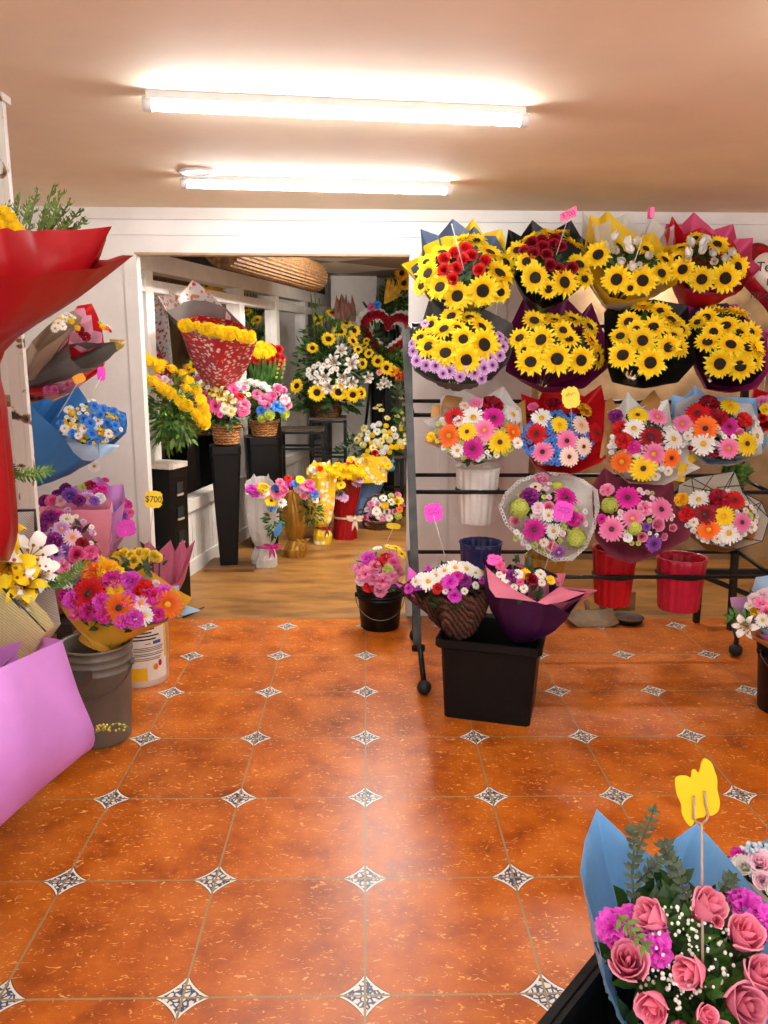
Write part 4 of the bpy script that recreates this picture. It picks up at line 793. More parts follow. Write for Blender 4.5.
# ================================================================ BIN WITH TWO BOUQUETS
BINP = M('bin_black_plastic', '#0c0b0b', .5, .2, 8, spec=.2, bump=.12, bscale=30, rndv=0)
e0, e1 = PZ(446, 717, 0), PZ(527, 727, 0); ex = (e1-e0); wbn = ex.length+.02; ex.normalize(); ey = Vector((-ex.y, ex.x, 0)); H_ = PY(437, 638, e0.y).z; dep = .33
t = thing('storage_bin', 'large black square plastic bin on the floor before the rack', 'bin', (e0+e1)/2)
def bring(z, gx, gy, off=0.): c = (e0+e1)/2+ey*dep*.5; return [c+ex*(wbn*.5*gx*sx+off*sx)+ey*(dep*.5*gy*sy+off*sy)+Vector((0, 0, z)) for sx, sy in ((-1, -.9), (-.93, -1), (.93, -1), (1, -.9), (1, .9), (.93, 1), (-.93, 1), (-1, .9))]
mb = MB(); gr = 1.10; rows = [bring(0, 1, 1), bring(H_*.12, 1.012, 1.012), bring(H_*.9, gr, gr), bring(H_*.9, gr, gr, .012), bring(H_*.93, gr, gr, .016), bring(H_, gr, gr, .018), bring(H_, gr, gr, .004), bring(H_*.97, gr, gr, -.004), bring(.012, .97, .97)]
ids = mb.grid(rows, True); mb.face(ids[0][::-1]); mb.face(ids[-1]); part('body', mb, BINP, t, False)
mb = MB(); rows = [bring(H_*.9, gr, gr, .0145), bring(H_*.915, gr, gr, .021), bring(H_*1.005, gr, gr, .021), bring(H_*1.01, gr, gr, .012)]; mb.grid(rows, True); part('rim', mb, BINP, t, False)
def woven():
    mt, nt = newmat('woven_brown_mesh'); out = N(nt, 'ShaderNodeOutputMaterial'); p = N(nt, 'ShaderNodeBsdfPrincipled', i_Roughness=.7); tc = N(nt, 'ShaderNodeTexCoord')
    wv = N(nt, 'ShaderNodeTexWave', i_Scale=22., bands_direction='DIAGONAL'); wv.inputs['Distortion'].default_value = 3.; wv.inputs['Detail Scale'].default_value = 4.; L(nt, tc, 'Object', wv, 0); rp = N(nt, 'ShaderNodeValToRGB'); rp.color_ramp.elements[0].color = lin('#160a06'); rp.color_ramp.elements[1].color = lin('#6a3c26'); L(nt, wv, 'Fac', rp, 0); L(nt, rp, 0, p, 'Base Color')
    bp = N(nt, 'ShaderNodeBump', i_Strength=.8, i_Distance=.008); L(nt, wv, 'Fac', bp, 'Height'); L(nt, bp, 0, p, 'Normal'); L(nt, p, 0, out, 0); return mt
WOV = woven()
ctr = (e0+e1)/2+ey*dep*.5
b = Bq('bouquet', 'white and magenta bouquet in dark brown woven wrap, left in the black bin', (375, 225), 3.30, 130, (-.1, -.7, .7), L=.3, group='bin bouquets', zone=R5, B=tuple(PY(*Z(R5, 425, 388), 3.34)), rb=.07)
FUC = paper('paper_fuchsia', '#e050c0')
for q_ in ([(228, 250), (240, 158), (290, 205), (300, 240)], [(285, 215), (350, 154), (365, 190), (340, 230)], [(190, 214), (250, 240), (262, 268), (215, 245)]): flap(b, FUC, q_, -.03, label='fuchsia inner corner')
b.wrap(WOV, [(205, 240), (250, 205), (300, 175), (400, 150), (470, 160), (516, 184), (514, 240), (470, 275), (430, 250), (378, 284), (322, 240), (288, 286), (252, 236)], off=.0, bulge=.22)
b.leaves(50, .05, .022)
FL = [('dai', 'whi', 310, 215, 38), ('dai', 'whi', 440, 172, 36), ('dai', 'whi', 402, 168, 34), ('dai', 'whi', 470, 184, 30), ('car', 'fuc', 385, 217, 30), ('car', 'plum', 432, 212, 30), ('car', 'fuc', 242, 240, 22), ('dai', 'whi', 365, 178, 28), ('dai', 'whi', 285, 205, 26), ('car', 'mag', 410, 198, 22), ('ros', 'rosep', 350, 225, 20), ('dai', 'whi', 335, 195, 30), ('car', 'fuc', 400, 265, 26), ('car', 'red', 340, 240, 20), ('car', 'yel', 490, 185, 14), ('dai', 'whi', 265, 215, 22)]
b.fl(*FL, face=.15); b.scat((375, 210), 120, 50, 12, [('dai', 'whi', 15), ('car', 'fuc', 14)], [(f[2], f[3], f[4]) for f in FL])
price_tag('magenta handwritten price tag on a white stick left of the navy pot', Z(R3, 140, 595), 3.4, 18, 18, 12, M('card_magenta', '#ee46cc', .6, .05), Z(R5, 382, 180), 3.36, scribble=2, seed=2)
b = Bq('bouquet', 'bouquet in dark purple paper with pink folds, right in the black bin', (640, 205), 3.2, 150, (.1, -.6, .8), L=.3, group='bin bouquets', zone=R5, B=tuple(PY(*Z(R5, 628, 405), 3.30)), rb=.05)
PKF = paper('paper_rose_pink', '#e27c94')
b.wrap(PKF, [(505, 160), (514, 152), (560, 190), (620, 150), (700, 190), (790, 185), (775, 232), (900, 245), (800, 285), (740, 290), (640, 285), (560, 255), (515, 220)], off=-.03, label='pink inner sheet', rb=.03, bulge=.02)
b.wrap(PLUMD, [(497, 135), (540, 165), (568, 182), (592, 154), (640, 170), (700, 165), (757, 192), (770, 240), (860, 250), (800, 330), (720, 280), (640, 272), (560, 270), (515, 215)], off=-.01, bulge=.22, label='dark purple outer sheet')
flap(b, PKF, [(512, 160), (545, 190), (640, 258), (692, 284), (610, 272), (545, 266), (522, 235)], .03, label='rose pink fold'); flap(b, PKF, [(690, 284), (720, 262), (768, 228), (800, 240), (860, 250), (780, 282), (720, 292)], .03, label='rose pink fold')
b.leaves(40, .05, .022)
FL = [('dai', 'yel', 645, 190, 24), ('ros', 'dred', 668, 206, 28), ('car', 'whi', 620, 190, 20), ('car', 'hot', 560, 160, 18), ('dai', 'whi', 700, 190, 22), ('car', 'yel', 735, 210, 18), ('ros', 'rosep', 760, 215, 18), ('car', 'plum', 600, 195, 22), ('dai', 'whi', 580, 205, 18)]
b.fl(*FL, face=.15); b.scat((640, 205), 110, 35, 10, [('dai', 'whi', 15), ('car', 'hot', 14)], [(f[2], f[3], f[4]) for f in FL])
price_tag('small pink handwritten card lying on the dark purple bouquet', Z(R5, 540, 140), 3.2, 15, 11, -8, M('card_pink', '#ee5cb8', .6, .05), Z(R5, 552, 185), 3.22, scribble=1, seed=4)
price_tag('magenta handwritten price tag on the lace-wrapped bouquet', Z(R3, 682, 590), 3.5, 19, 20, -10, M('card_magenta', '#ee46cc'), Z(R3, 595, 855), 3.4, scribble=2, seed=6)
price_tag('yellow price tag with faint writing in the red-wrapped gerbera bouquet', Z(R3, 713, 115), 3.66, 17, 21, 14, M('card_pale_yellow', '#f0dc48', .6, .05), Z(R3, 717, 230), 3.72, scribble=1, ink=M('ink_ochre', '#b89a20', .6), seed=9)
price_tag('pink price tag standing above the black-wrapped sunflowers', Z(R1, 703, 60), 3.86, 18, 12, 14, M('card_coral_pink', '#f06aa0', .6, .05), Z(R1, 652, 230), 3.9, '$700', M('ink_dark_pink', '#a81450', .6), seed=3, outline=[(-1, -.8), (-.9, .45), (.95, 1), (1, .8), (.8, -.65), (.1, -.75), (-.2, -1), (-.5, -.8)])
mb = MB()
for nm, fx, tx_, lab in ((1, (268, 295), (216, 100), 'thin white price stick without card in the red rose sunflower bouquet'), (2, (545, 300), (700, 640), None)):
    if lab:
        a, c = PY(*Z(R1, *fx), 3.86), PY(*Z(R1, *tx_), 3.88); mb = MB(); mb.tube([c, a], .002, 6); o = link('flower_stick', mb.mesh('flower_stick', STICK)); tag(o, lab, 'stick')
a, c = PY(*Z(R2, 222, 255), 3.86), PY(*Z(R2, 285, 62), 3.87); t = thing('price_tag', 'pink folded tag seen edge-on in the yellow-wrapped sunflowers', 'price tag', a, 0, 'price tags'); mb = MB(); mb.tube([a, c], .002, 6); part('stick', mb, STICK, t); mb = MB(); k = mpp(c); mb.box((c.x-k*1, c.y-.02, c.z-k*3), (c.x+k*3, c.y+.02, c.z+k*7)); part('card', mb, M('card_coral_pink', '#f06aa0'), t, False)
# heart balloon behind the right end
HC = PY(775, 275, 4.25); t = thing('heart_balloon', 'red and white foil heart balloon with black script, right of the rack', 'balloon', (HC.x, HC.y, HC.z-.6)); k = mpp(HC)
def hp(a): return (16*math.sin(a)**3/17, (13*math.cos(a)-5*math.cos(2*a)-2*math.cos(3*a)-math.cos(4*a))/17)
def heart(s, th, n=48, dy=0.):
    mb = MB(); rows = []
    for q, d in ((0., 1.), (.5, .9), (.8, .65), (.95, .3), (1., 0.)): rows.append([(HC.x+hp(2*PI*i/n)[0]*s*max(q, .01), HC.y-th*d+dy, HC.z+hp(2*PI*i/n)[1]*s*max(q, .01)) for i in range(n)])
    for q, d in ((.95, -.3), (.8, -.65), (.5, -.9), (0., -1.)): rows.append([(HC.x+hp(2*PI*i/n)[0]*s*max(q, .01), HC.y-th*d+dy, HC.z+hp(2*PI*i/n)[1]*s*max(q, .01)) for i in range(n)])
    mb.grid(rows, True); return mb
part('foil', heart(44*k, .055), M('foil_red', '#b01420', .25, .2, 30, metal=.3, hexb='#7a0a14'), t)
part('white_panel', heart(33*k, .05, dy=-.02), M('foil_white', '#d8ccb8', .35, .08, 20, metal=.1), t)
for s_, sz, dz, dx in (('Te quiero', 13, 6, 0), ('mucho', 14, -7, 4), ('muchisimo', 12, -20, -4)):
    me = text_mesh(s_, sz*k); me.materials.append(INK); mt = Matrix.Rotation(PI/2, 4, 'X'); mt.translation = Vector((HC.x+dx*k, HC.y-.0755, HC.z+dz*k))-t.location; link('lettering', me, t, mt)
mb = MB(); mb.tube([(HC.x, HC.y, HC.z-40*k), (HC.x, HC.y, HC.z-.6)], .004, 6); part('stick', mb, STICK, t)
# ================================================================ LEFT SIDE
def loft(parent, name, mat, rings, label=None, step=8., smooth=True, jit=.0, seed=3):
    """sheet or sleeve through rings of photo points with their own depths: (px, py, Y)"""
    rr = random.Random(seed); rows = []
    for rg in rings:
        n = len(rg); pts = [PY(*p) for p in rg]; row = []
        for i in range(n):
            for q in range(5): row.append(pts[i].lerp(pts[(i+1) % n], q/5)+Vector((rr.uniform(-jit, jit), rr.uniform(-jit, jit), rr.uniform(-jit, jit))))
        rows.append(row)
    # smooth intermediate rings
    out = []
    for i in range(len(rows)-1):
        for q in range(4):
            t = q/4; p0 = rows[max(i-1, 0)]; p1 = rows[i]; p2 = rows[i+1]; p3 = rows[min(i+2, len(rows)-1)]
            out.append([.5*((2*b)+(c-a)*t+(2*a-5*b+4*c-d)*t*t+(3*b-a-3*c+d)*t**3) for a, b, c, d in zip(p0, p1, p2, p3)])
    out.append(rows[-1]); mb = MB(); ids = mb.grid(out, True); mb.face(ids[-1]); return part(name, mb, mat, parent, smooth, label)
def ring(cx, cy, rx, Y, ry, n=12, sag=0., peaks=None):
    """ring of photo points round a vertical axis; sag lowers the near side in the photo, peaks lift single corners"""
    out = []
    for i in range(n):
        a = 2*PI*i/n; x = cx+rx*math.cos(a); y = cy+sag*(-math.sin(a)); out.append([x, y-(peaks.get(i, 0) if peaks else 0), Y+ry*math.sin(a)])
    return [tuple(p) for p in out]
def leafcloud(parent, c, rad, n, ln, w, mat, seed=1, name='foliage', down=0., shell=.55):
    rr = random.Random(seed); mb = MB()
    for _ in range(n):
        d = Vector((rr.gauss(0, 1), rr.gauss(0, 1), rr.gauss(0, 1))).normalized(); q = shell+(1-shell)*rr.random(); p = c+Vector((d.x*rad[0], d.y*rad[1], d.z*rad[2]))*q
        dd = d+Vector((rr.uniform(-.6, .6), rr.uniform(-.6, .6), rr.uniform(-.5, .5)-down)); mb.leaf(p, dd, d+Vector((0, 0, .3)), ln*rr.uniform(.7, 1.25), w*rr.uniform(.7, 1.2))
    return part(name, mb, mat, parent)
def bucket(label, c, r0, r1, h, mat, name='bucket', handle=True, ribs=True, group=None, fill=None):
    t = thing(name, label, 'bucket', c, 0, group); mb = MB(); pr = [(r0*.96, 0), (r0, .006)]
    def rr_(z): return r0+(r1-r0)*z/h
    if ribs:
        for z in (.74, .82, .9): pr += [(rr_(h*z), h*z-.004), (rr_(h*z)+.006, h*z), (rr_(h*z)+.006, h*z+.006), (rr_(h*z), h*z+.010)]
    pr += [(r1, h*.975), (r1+.008, h*.98), (r1+.008, h), (r1-.002, h), (r1-.006, h*.97), (r0-.006, .012)]
    mb.lathe(pr, 40, c, capt=True); part('body', mb, mat, t)
    if handle:
        mb = MB(); z = c[2]+h*.80; P = []
        for i in range(21):
            a = -PI/2+PI*i/20 if False else PI*i/20; P.append((c[0]+(rr_(h*.8)+.012)*math.cos(a)*1.0, c[1]-(rr_(h*.8)+.014)*math.sin(a)*.98-.004, z-.11*math.sin(a)))
        mb.tube(P, .0028, 6); part('wire_handle', mb, M('wire_grey', '#5c5a56', .4, metal=.6), t)
        for s in (-1, 1):
            mb = MB(); mb.tube([(c[0]+s*(rr_(h*.8)-.002), c[1]-.004, z), (c[0]+s*(rr_(h*.8)+.016), c[1]-.004, z)], .014, 10); part('handle_lug', mb, mat, t)
    return t
GREYB = M('bucket_grey_plastic', '#6e685e', .45, .1, 8, bump=.1, rndv=0); BLKB = M('bucket_black_plastic', '#0c0b0b', .42, .2, 8, spec=.25, bump=.1, rndv=0); WHB = M('pail_white_plastic', '#e6e0d4', .4, .05, 10, rndv=0)
# wall rack that carries the stacked bouquets
lr = thing('bouquet_rack', 'dark wall-side rack at the left holding the stacked bouquets', 'rack', (-1.75, 3.7, 0))
for y in (3.2, 4.25):
    mb = MB(); mb.tube([(-1.915, y, 0), (-1.915, y, 1.75)], .018, square=True); part('post', mb, BLK, lr, False)
for z in (.5, .95, 1.3, 1.65):
    mb = MB(); mb.tube([(-1.915, 3.2, z), (-1.915, 4.25, z)], .012, 8); part('rail', mb, BLK, lr)
for x1, y0, y1, z in ((-1.46, 3.5, 4.0, 1.315),):
    mb = MB(); mb.box((-1.93, y0, z), (x1, y1, z+.02)); part('shelf', mb, M('shelf_wood', '#8a5c30', .6, .2, 14, rndv=0), lr, False)
bp_ = thing('plinth', 'low dark wooden plinth under the bouquets along the left wall', 'plinth', (-1.6, 3.9, 0))
mb = MB(); mb.box((-1.88, 3.22, .40), (-1.22, 4.45, .44)); part('top', mb, M('dark_wood', '#2c2018', .6, .2, 14, rndv=0), bp_, False)
for x in (-1.84, -1.27):
    for y in (3.27, 4.40): mb = MB(); mb.box((x-.025, y-.025, 0), (x+.025, y+.025, .40)); part('leg', mb, M('dark_wood', '#2c2018'), bp_, False)
# ---- top stacked bouquets
GRP = paper('paper_smoke_grey', '#6c655f', bump=.6); TAUPE = paper('paper_taupe', '#b09880'); OLIVE = paper('paper_olive', '#94741c'); HOTP = paper('paper_hot_pink', '#e24a86'); LPK = paper('paper_pale_pink', '#eab0c4')
b = Bq('bouquet', 'bouquet in smoke-grey film with red and pink inner sheets, topmost on the left wall rack', (470, 250), 3.62, 105, (.72, -.5, .48), dome_=.3, group='stacked bouquets', zone=L2, B=tuple(PY(*Z(L2, 130, 430), 3.7)), rb=.05)
b.wrap(REDP, [(330, 260), (350, 120), (372, 76), (440, 65), (470, 130), (492, 200), (500, 260), (450, 290), (390, 300)], off=-.03, label='red sheet', rb=.02, bulge=.0)
b.wrap(LPK, [(340, 250), (362, 90), (405, 85), (415, 122), (438, 120), (447, 195), (492, 205), (488, 265), (420, 285)], off=-.02, label='pale pink sheet', rb=.02, bulge=.0)
flap(b, OLIVE, [(528, 232), (609, 235), (598, 270), (560, 297), (540, 260)], -.005, label='olive corner')
b.wrap(GRP, [(330, 262), (400, 250), (470, 255), (548, 250), (562, 290), (525, 330), (465, 372), (390, 380), (340, 330)], off=.0, label='grey film', crink=.008)
b.fl(('pom', 'yel', 492, 180, 18), ('pom', 'ora', 512, 186, 16), ('car', 'red', 526, 196, 12), ('car', 'dred', 385, 195, 22), ('car', 'dred', 412, 225, 24), ('ros', 'red', 372, 170, 18), ('car', 'lime', 480, 160, 14), ('car', 'dred', 395, 215, 18), ('dai', 'whi', 520, 175, 12), face=.3, lift=.02)
b = Bq('bouquet', 'white and yellow daisy bouquet in taupe paper, left of the smoke-grey one', (310, 170), 3.42, 85, (.4, -.45, .8), dome_=.3, group='stacked bouquets', zone=L2, B=tuple(PY(*Z(L2, 120, 390), 3.5)), rb=.05)
b.wrap(TAUPE, [(150, 250), (220, 180), (280, 130), (350, 100), (395, 130), (380, 165), (350, 172), (300, 215), (230, 265), (180, 300)], off=0)
b.fl(('dai', 'whi', 310, 140, 26), ('pom', 'yel', 340, 150, 18), ('pom', 'yel', 371, 182, 16), ('dai', 'whi', 280, 160, 24), ('dai', 'whi', 330, 120, 22), ('dai', 'whi', 265, 185, 22), ('pom', 'yel', 262, 165, 12), ('dai', 'whi', 300, 175, 22), ('pom', 'yel', 290, 140, 12), ('dai', 'whi', 350, 130, 18), face=.4)
b = Bq('bouquet', 'thin bouquet in crumpled hot pink and red paper beneath the smoke-grey one', (330, 470), 3.66, 90, (.7, -.5, .5), group='stacked bouquets', zone=L2, B=tuple(PY(*Z(L2, 130, 500), 3.75)), rb=.04, dome_=.2)
b.wrap(REDP, [(205, 500), (240, 462), (330, 440), (420, 410), (505, 348), (490, 385), (410, 440), (350, 490), (280, 505)], off=-.02)
b.wrap(LPK, [(240, 500), (290, 455), (345, 438), (405, 420), (400, 450), (350, 488), (290, 500)], off=-.005, label='pale pink sheet')
b.fl(('car', 'hot', 230, 480, 22), ('car', 'hot', 260, 478, 22), ('car', 'pink', 300, 466, 18), ('car', 'hot', 325, 455, 16), face=.3)
# ---- blue bouquet
BLU2 = paper('paper_cornflower', '#3f7fc0'); PBL = paper('paper_pale_blue', '#a8c8e4'); GBL = paper('paper_grey_blue', '#8e9cb0')
b = Bq('bouquet', 'blue and white bouquet in cornflower blue paper beside the white pier', (450, 640), 3.32, 165, (.45, -.6, .66), group='stacked bouquets', zone=L2, B=tuple(PY(*Z(L2, 130, 900), 3.42)), rb=.05)
b.wrap(BLU2, [(146, 545), (222, 520), (255, 535), (320, 505), (375, 463), (425, 540), (520, 560), (604, 590), (612, 640), (606, 685), (570, 720), (478, 802), (400, 816), (310, 722), (250, 650), (190, 600)], off=-.02)
b.wrap(PBL, [(300, 640), (390, 600), (450, 560), (560, 600), (590, 680), (540, 720), (470, 740), (400, 740), (335, 710)], off=-.01, label='pale blue inner sheet', rb=.02, bulge=.0)
flap(b, GBL, [(322, 722), (400, 735), (474, 728), (478, 800), (440, 816), (400, 812), (355, 775)], .012, label='grey blue fold'); flap(b, PBL, [(476, 728), (540, 735), (578, 742), (540, 770), (480, 802)], .014, label='pale blue fold'); flap(b, WHP, [(335, 630), (380, 640), (425, 700), (370, 705), (300, 690)], .0, label='white fold')
b.leaves(40, .05, .02)
FL = [('car', 'blue', 450, 560, 28), ('car', 'blue', 495, 572, 26), ('car', 'blue', 400, 620, 26), ('car', 'blue', 432, 640, 28), ('dai', 'whi', 470, 630, 28), ('car', 'blue', 440, 690, 26), ('dai', 'whi', 405, 665, 26), ('car', 'blue', 545, 580, 22), ('car', 'blue', 585, 610, 20), ('pom', 'yel', 345, 590, 18), ('dai', 'whi', 330, 575, 26), ('dai', 'whi', 440, 535, 22), ('pom', 'yel', 420, 622, 12), ('dai', 'whi', 520, 690, 24), ('car', 'gold', 500, 690, 16), ('car', 'blue', 350, 690, 24), ('dai', 'whi', 310, 665, 22), ('car', 'blue', 510, 640, 28), ('car', 'blue', 550, 650, 24), ('dai', 'whi', 375, 700, 18), ('car', 'blue', 290, 640, 18), ('car', 'blue', 480, 600, 22)]
b.fl(*FL, face=.3, lift=.012); b.scat((450, 640), 140, 95, 46, [('car', 'blue', 14), ('dai', 'whi', 13), ('pom', 'yel', 9)], [(f[2], f[3], f[4]) for f in FL])
price_tag('orange curled price tag on a stick over the cornflower blue bouquet', Z(L2, 380, 425), 3.3, 12, 9, 25, M('card_orange', '#f0a020', .6, .05), Z(L2, 275, 610), 3.26, seed=5)
price_tag('pink price tag on a stick against the white pier, above the cornflower blue bouquet', Z(L2, 486, 402), 3.42, 8, 14, -5, M('card_magenta', '#ee46cc'), Z(L2, 428, 530), 3.34, seed=8)
# ---- pink and purple ones
PNK = paper('paper_salmon_pink', '#f7a4b8'); LVP = paper('paper_lavender', '#c98fd0'); MVP = paper('paper_mauve_pink', '#d67a98')
b = Bq('bouquet', 'purple mixed bouquet in salmon pink paper, below the cornflower blue bouquet', (270, 145), 3.55, 140, (.1, -.5, .86), group='stacked bouquets', zone=L3, B=tuple(PY(*Z(L3, 330, 400), 3.62)), rb=.06, dome_=.3)
b.wrap(LVP, [(150, 170), (205, 110), (290, 90), (360, 60), (400, 95), (452, 90), (458, 150), (420, 190), (300, 200), (200, 190)], off=-.03, label='lavender inner sheet')
b.wrap(PNK, [(140, 172), (190, 145), (290, 120), (370, 125), (410, 150), (402, 180), (340, 184), (240, 180)], off=-.0, bulge=.25, label='salmon pink outer sheet')
b.fl(('car', 'plum', 165, 150, 26), ('car', 'hot', 190, 150, 26), ('dai', 'lpink', 222, 150, 24), ('car', 'pur', 255, 130, 30), ('car', 'plum', 240, 105, 24), ('car', 'mag', 365, 110, 30), ('car', 'dred', 330, 95, 24), ('dai', 'lilac', 320, 140, 28, 'y'), ('car', 'whi', 365, 140, 22), ('car', 'plum', 290, 150, 24), ('car', 'lime', 300, 100, 18), ('car', 'mag', 385, 75, 16), ('car', 'plum', 210, 125, 20), ('car', 'pur', 345, 150, 20), face=.3)
dz = PY(*Z(L3, 345, 70), 3.5); flower(b.t, 'dai', 'whi', PY(*Z(L3, 345, 22), 3.5), Vector((.2, -.9, .1)), .028, 'y'); 
b = Bq('bouquet', 'small magenta bouquet with lavender sheets against the white pier', (425, 185), 3.72, 75, (.35, -.6, .7), group='stacked bouquets', zone=L3, B=tuple(PY(*Z(L3, 395, 320), 3.76)), rb=.035)
b.wrap(LVP, [(375, 110), (385, 92), (450, 88), (456, 150), (480, 180), (470, 240), (430, 270), (395, 290), (380, 210)], off=-.02)
b.fl(('car', 'mag', 464, 165, 22), ('car', 'hot', 470, 195, 22), ('car', 'blue', 428, 192, 16), ('car', 'red', 428, 235, 22), ('car', 'pur', 445, 205, 22), ('car', 'mag', 450, 150, 18), ('dai', 'lilac', 410, 205, 22), face=.3)
price_tag('magenta crumpled price tag below the lavender sheets, left of the white pier', Z(L3, 460, 250), 3.6, 19, 17, 8, M('card_magenta', '#ee46cc'), Z(L3, 410, 310), 3.62, scribble=1, seed=12)
b = Bq('bouquet', 'plum, lilac and pink flower bouquet in mauve paper behind the lilies', (235, 290), 3.22, 150, (.1, -.65, .75), group='stacked bouquets', zone=L3, B=(-1.33, 3.4, .47), rb=.06)
b.wrap(MVP, [(120, 330), (130, 210), (180, 170), (260, 200), (330, 270), (372, 340), (330, 400), (240, 425), (160, 410)], off=-.02)
b.leaves(50, .05, .02)
FL = [('car', 'plum', 180, 212, 34), ('dai', 'lilac', 225, 252, 34, 'y'), ('dai', 'lpink', 265, 285, 34, 'y'), ('dai', 'whi', 245, 217, 28), ('car', 'plum', 195, 300, 36), ('ros', 'hot', 280, 345, 36), ('car', 'hot', 330, 338, 30), ('dai', 'lilac', 205, 345, 34, 'd'), ('car', 'pur', 235, 335, 28), ('car', 'dred', 300, 310, 26), ('car', 'plum', 150, 250, 28), ('pom', 'yel', 187, 330, 12), ('car', 'mag', 215, 205, 26), ('dai', 'lilac', 160, 285, 24, 'y'), ('car', 'plum', 180, 380, 30), ('car', 'pink', 230, 390, 28), ('ros', 'rosep', 345, 360, 22)]
b.fl(*FL, face=.25); b.scat((235, 290), 110, 110, 12, [('car', 'lilac', 14), ('dai', 'whi', 12), ('car', 'plum', 14)], [(f[2], f[3], f[4]) for f in FL])
b = Bq('bouquet', 'yellow rosebud bouquet in pointed mauve-pink paper before the white pier', (510, 375), 3.85, 140, (.15, -.75, .64), group='stacked bouquets', zone=L3, B=tuple(PY(*Z(L3, 560, 590), 3.98)), rb=.05, dome_=.25)
b.wrap(paper('paper_orange_kraft', '#d88a34'), [(340, 380), (400, 340), (445, 318), (475, 345), (520, 350), (480, 400), (400, 420)], off=-.03, label='orange kraft sheet')
b.wrap(MVP, [(400, 400), (430, 350), (500, 320), (546, 298), (580, 335), (624, 293), (640, 335), (668, 288), (682, 325), (714, 292), (692, 370), (655, 445), (592, 478), (500, 460), (430, 430)], off=-.015, crink=.006)
b.fl(*[('ros', 'lem', x, y, 24) for x, y in ((430, 352), (452, 340), (480, 345), (508, 338), (535, 342), (562, 348), (450, 368), (490, 365), (530, 362), (575, 358))], face=.2, lift=.03); b.leaves(25, .04, .018)
price_tag('yellow price tag reading $700 on a stick, left of the black pedestal', (153.5, 499.5), 3.8, 17, 17, -6, M('card_yellow', '#f8d418', .6, .05), Z(L3, 545, 330), 3.8, '$700', seed=2, tx=.9)
# ---- gerbera bouquet in the grey bucket
GOLD = paper('paper_golden_kraft', '#ecb038')
gb = (-1.085, 3.10, 0); bucket('grey plastic bucket with wire handle under the golden-kraft gerbera bouquet', gb, .118, .138, PY(100, 650, 3.0).z, GREYB)
pb2 = (-1.078, 3.69, 0); hpb = .38
t = bucket('white paint pail with yellow printed label behind the grey bucket', pb2, .125, .135, hpb, WHB, 'paint_pail', handle=False, ribs=False)
def label_patch(a0, a1, z0, z1, mat, name, off=.0025, tilt=None):
    mb = MB(); rows = []
    for i in range(5):
        z = z0+(z1-z0)*i/4; row = []
        for j in range(13):
            q = a0+(a1-a0)*j/12; q = q if tilt is None else a0+(tilt(i/4)-a0)*j/12; r = .125+.010*z/hpb+off; row.append((pb2[0]+r*math.cos(q), pb2[1]+r*math.sin(q), z))
        rows.append(row)
    mb.grid(rows); return part(name, mb, mat, t, True)
LYEL = M('label_yellow', '#f2c018', .45, .05, rndv=0); LWH = M('label_white', '#eee8dc', .45, .04, rndv=0)
label_patch(-2.3, -.25, .035, .33, LYEL, 'label', .001); label_patch(-1.62, -.38, .10, .31, LWH, 'label_panel', .002)
label_patch(-1.1, -.25, .034, .13, LWH, 'label_panel', .0018, tilt=None)
for k_, (z, a0, a1) in enumerate(((.285, -1.55, -.8), (.268, -1.55, -.9), (.252, -1.55, -.62), (.236, -1.55, -.75), (.215, -1.15, -.95), (.196, -1.55, -.45), (.188, -1.55, -.48), (.180, -1.55, -.5), (.166, -1.55, -.45), (.158, -1.55, -.5), (.144, -1.55, -.55), (.136, -1.55, -.6))):
    label_patch(a0, a1, z, z+(.007 if k_ < 4 else .004), INK if k_ < 4 else M('ink_grey', '#7c766e', .6), 'printed_line', .003)
label_patch(-.86, -.55, .212, .228, M('ink_blue', '#2458b8', .5), 'printed_mark', .003); label_patch(-.9, -.78, .302, .308, M('ink_red', '#c02018', .5), 'printed_mark', .003)
for a, z, mt_, s in ((-.78, .098, M('ink_orange', '#e08018', .5), 1), (-.6, .112, M('ink_red', '#c02018'), .8)):
    mb = MB(); c = [(pb2[0]+.1305*math.cos(a+.10*s*math.cos(q)), pb2[1]+.1305*math.sin(a+.10*s*math.cos(q)), z+.016*math.sin(q)) for q in [2*PI*i/16 for i in range(16)]]; mb.face([mb.vert(p) for p in c]); part('printed_mark', mb, mt_, t, False)
b = Bq('bouquet', 'bright gerbera bouquet in golden kraft paper, standing in the grey bucket', (440, 495), 3.14, 225, (.1, -.66, .74), group='bucket bouquets', zone=L3, B=(gb[0]+.01, gb[1]+.0, PY(105, 640, 3.05).z-.04), rb=.08, dome_=.32)
b.wrap(GOLD, [(212, 522), (230, 440), (300, 380), (420, 350), (560, 410), (640, 470), (702, 503), (662, 560), (600, 594), (520, 610), (400, 604), (285, 575)], off=-.01, bulge=.1)
b.wrap(PBL, [(300, 540), (400, 420), (485, 440), (566, 422), (582, 468), (656, 457), (650, 520), (738, 550), (640, 575), (500, 580), (380, 580)], off=-.02, bulge=.0, rb=.03, label='pale blue sheet')
b.wrap(paper('paper_white_inner', '#d8d4cc'), [(330, 560), (380, 400), (410, 365), (440, 400), (520, 450), (560, 560), (420, 590), (340, 590)], off=-.025, bulge=.0, rb=.03, label='white sheet')
b.leaves(60, .06, .025)
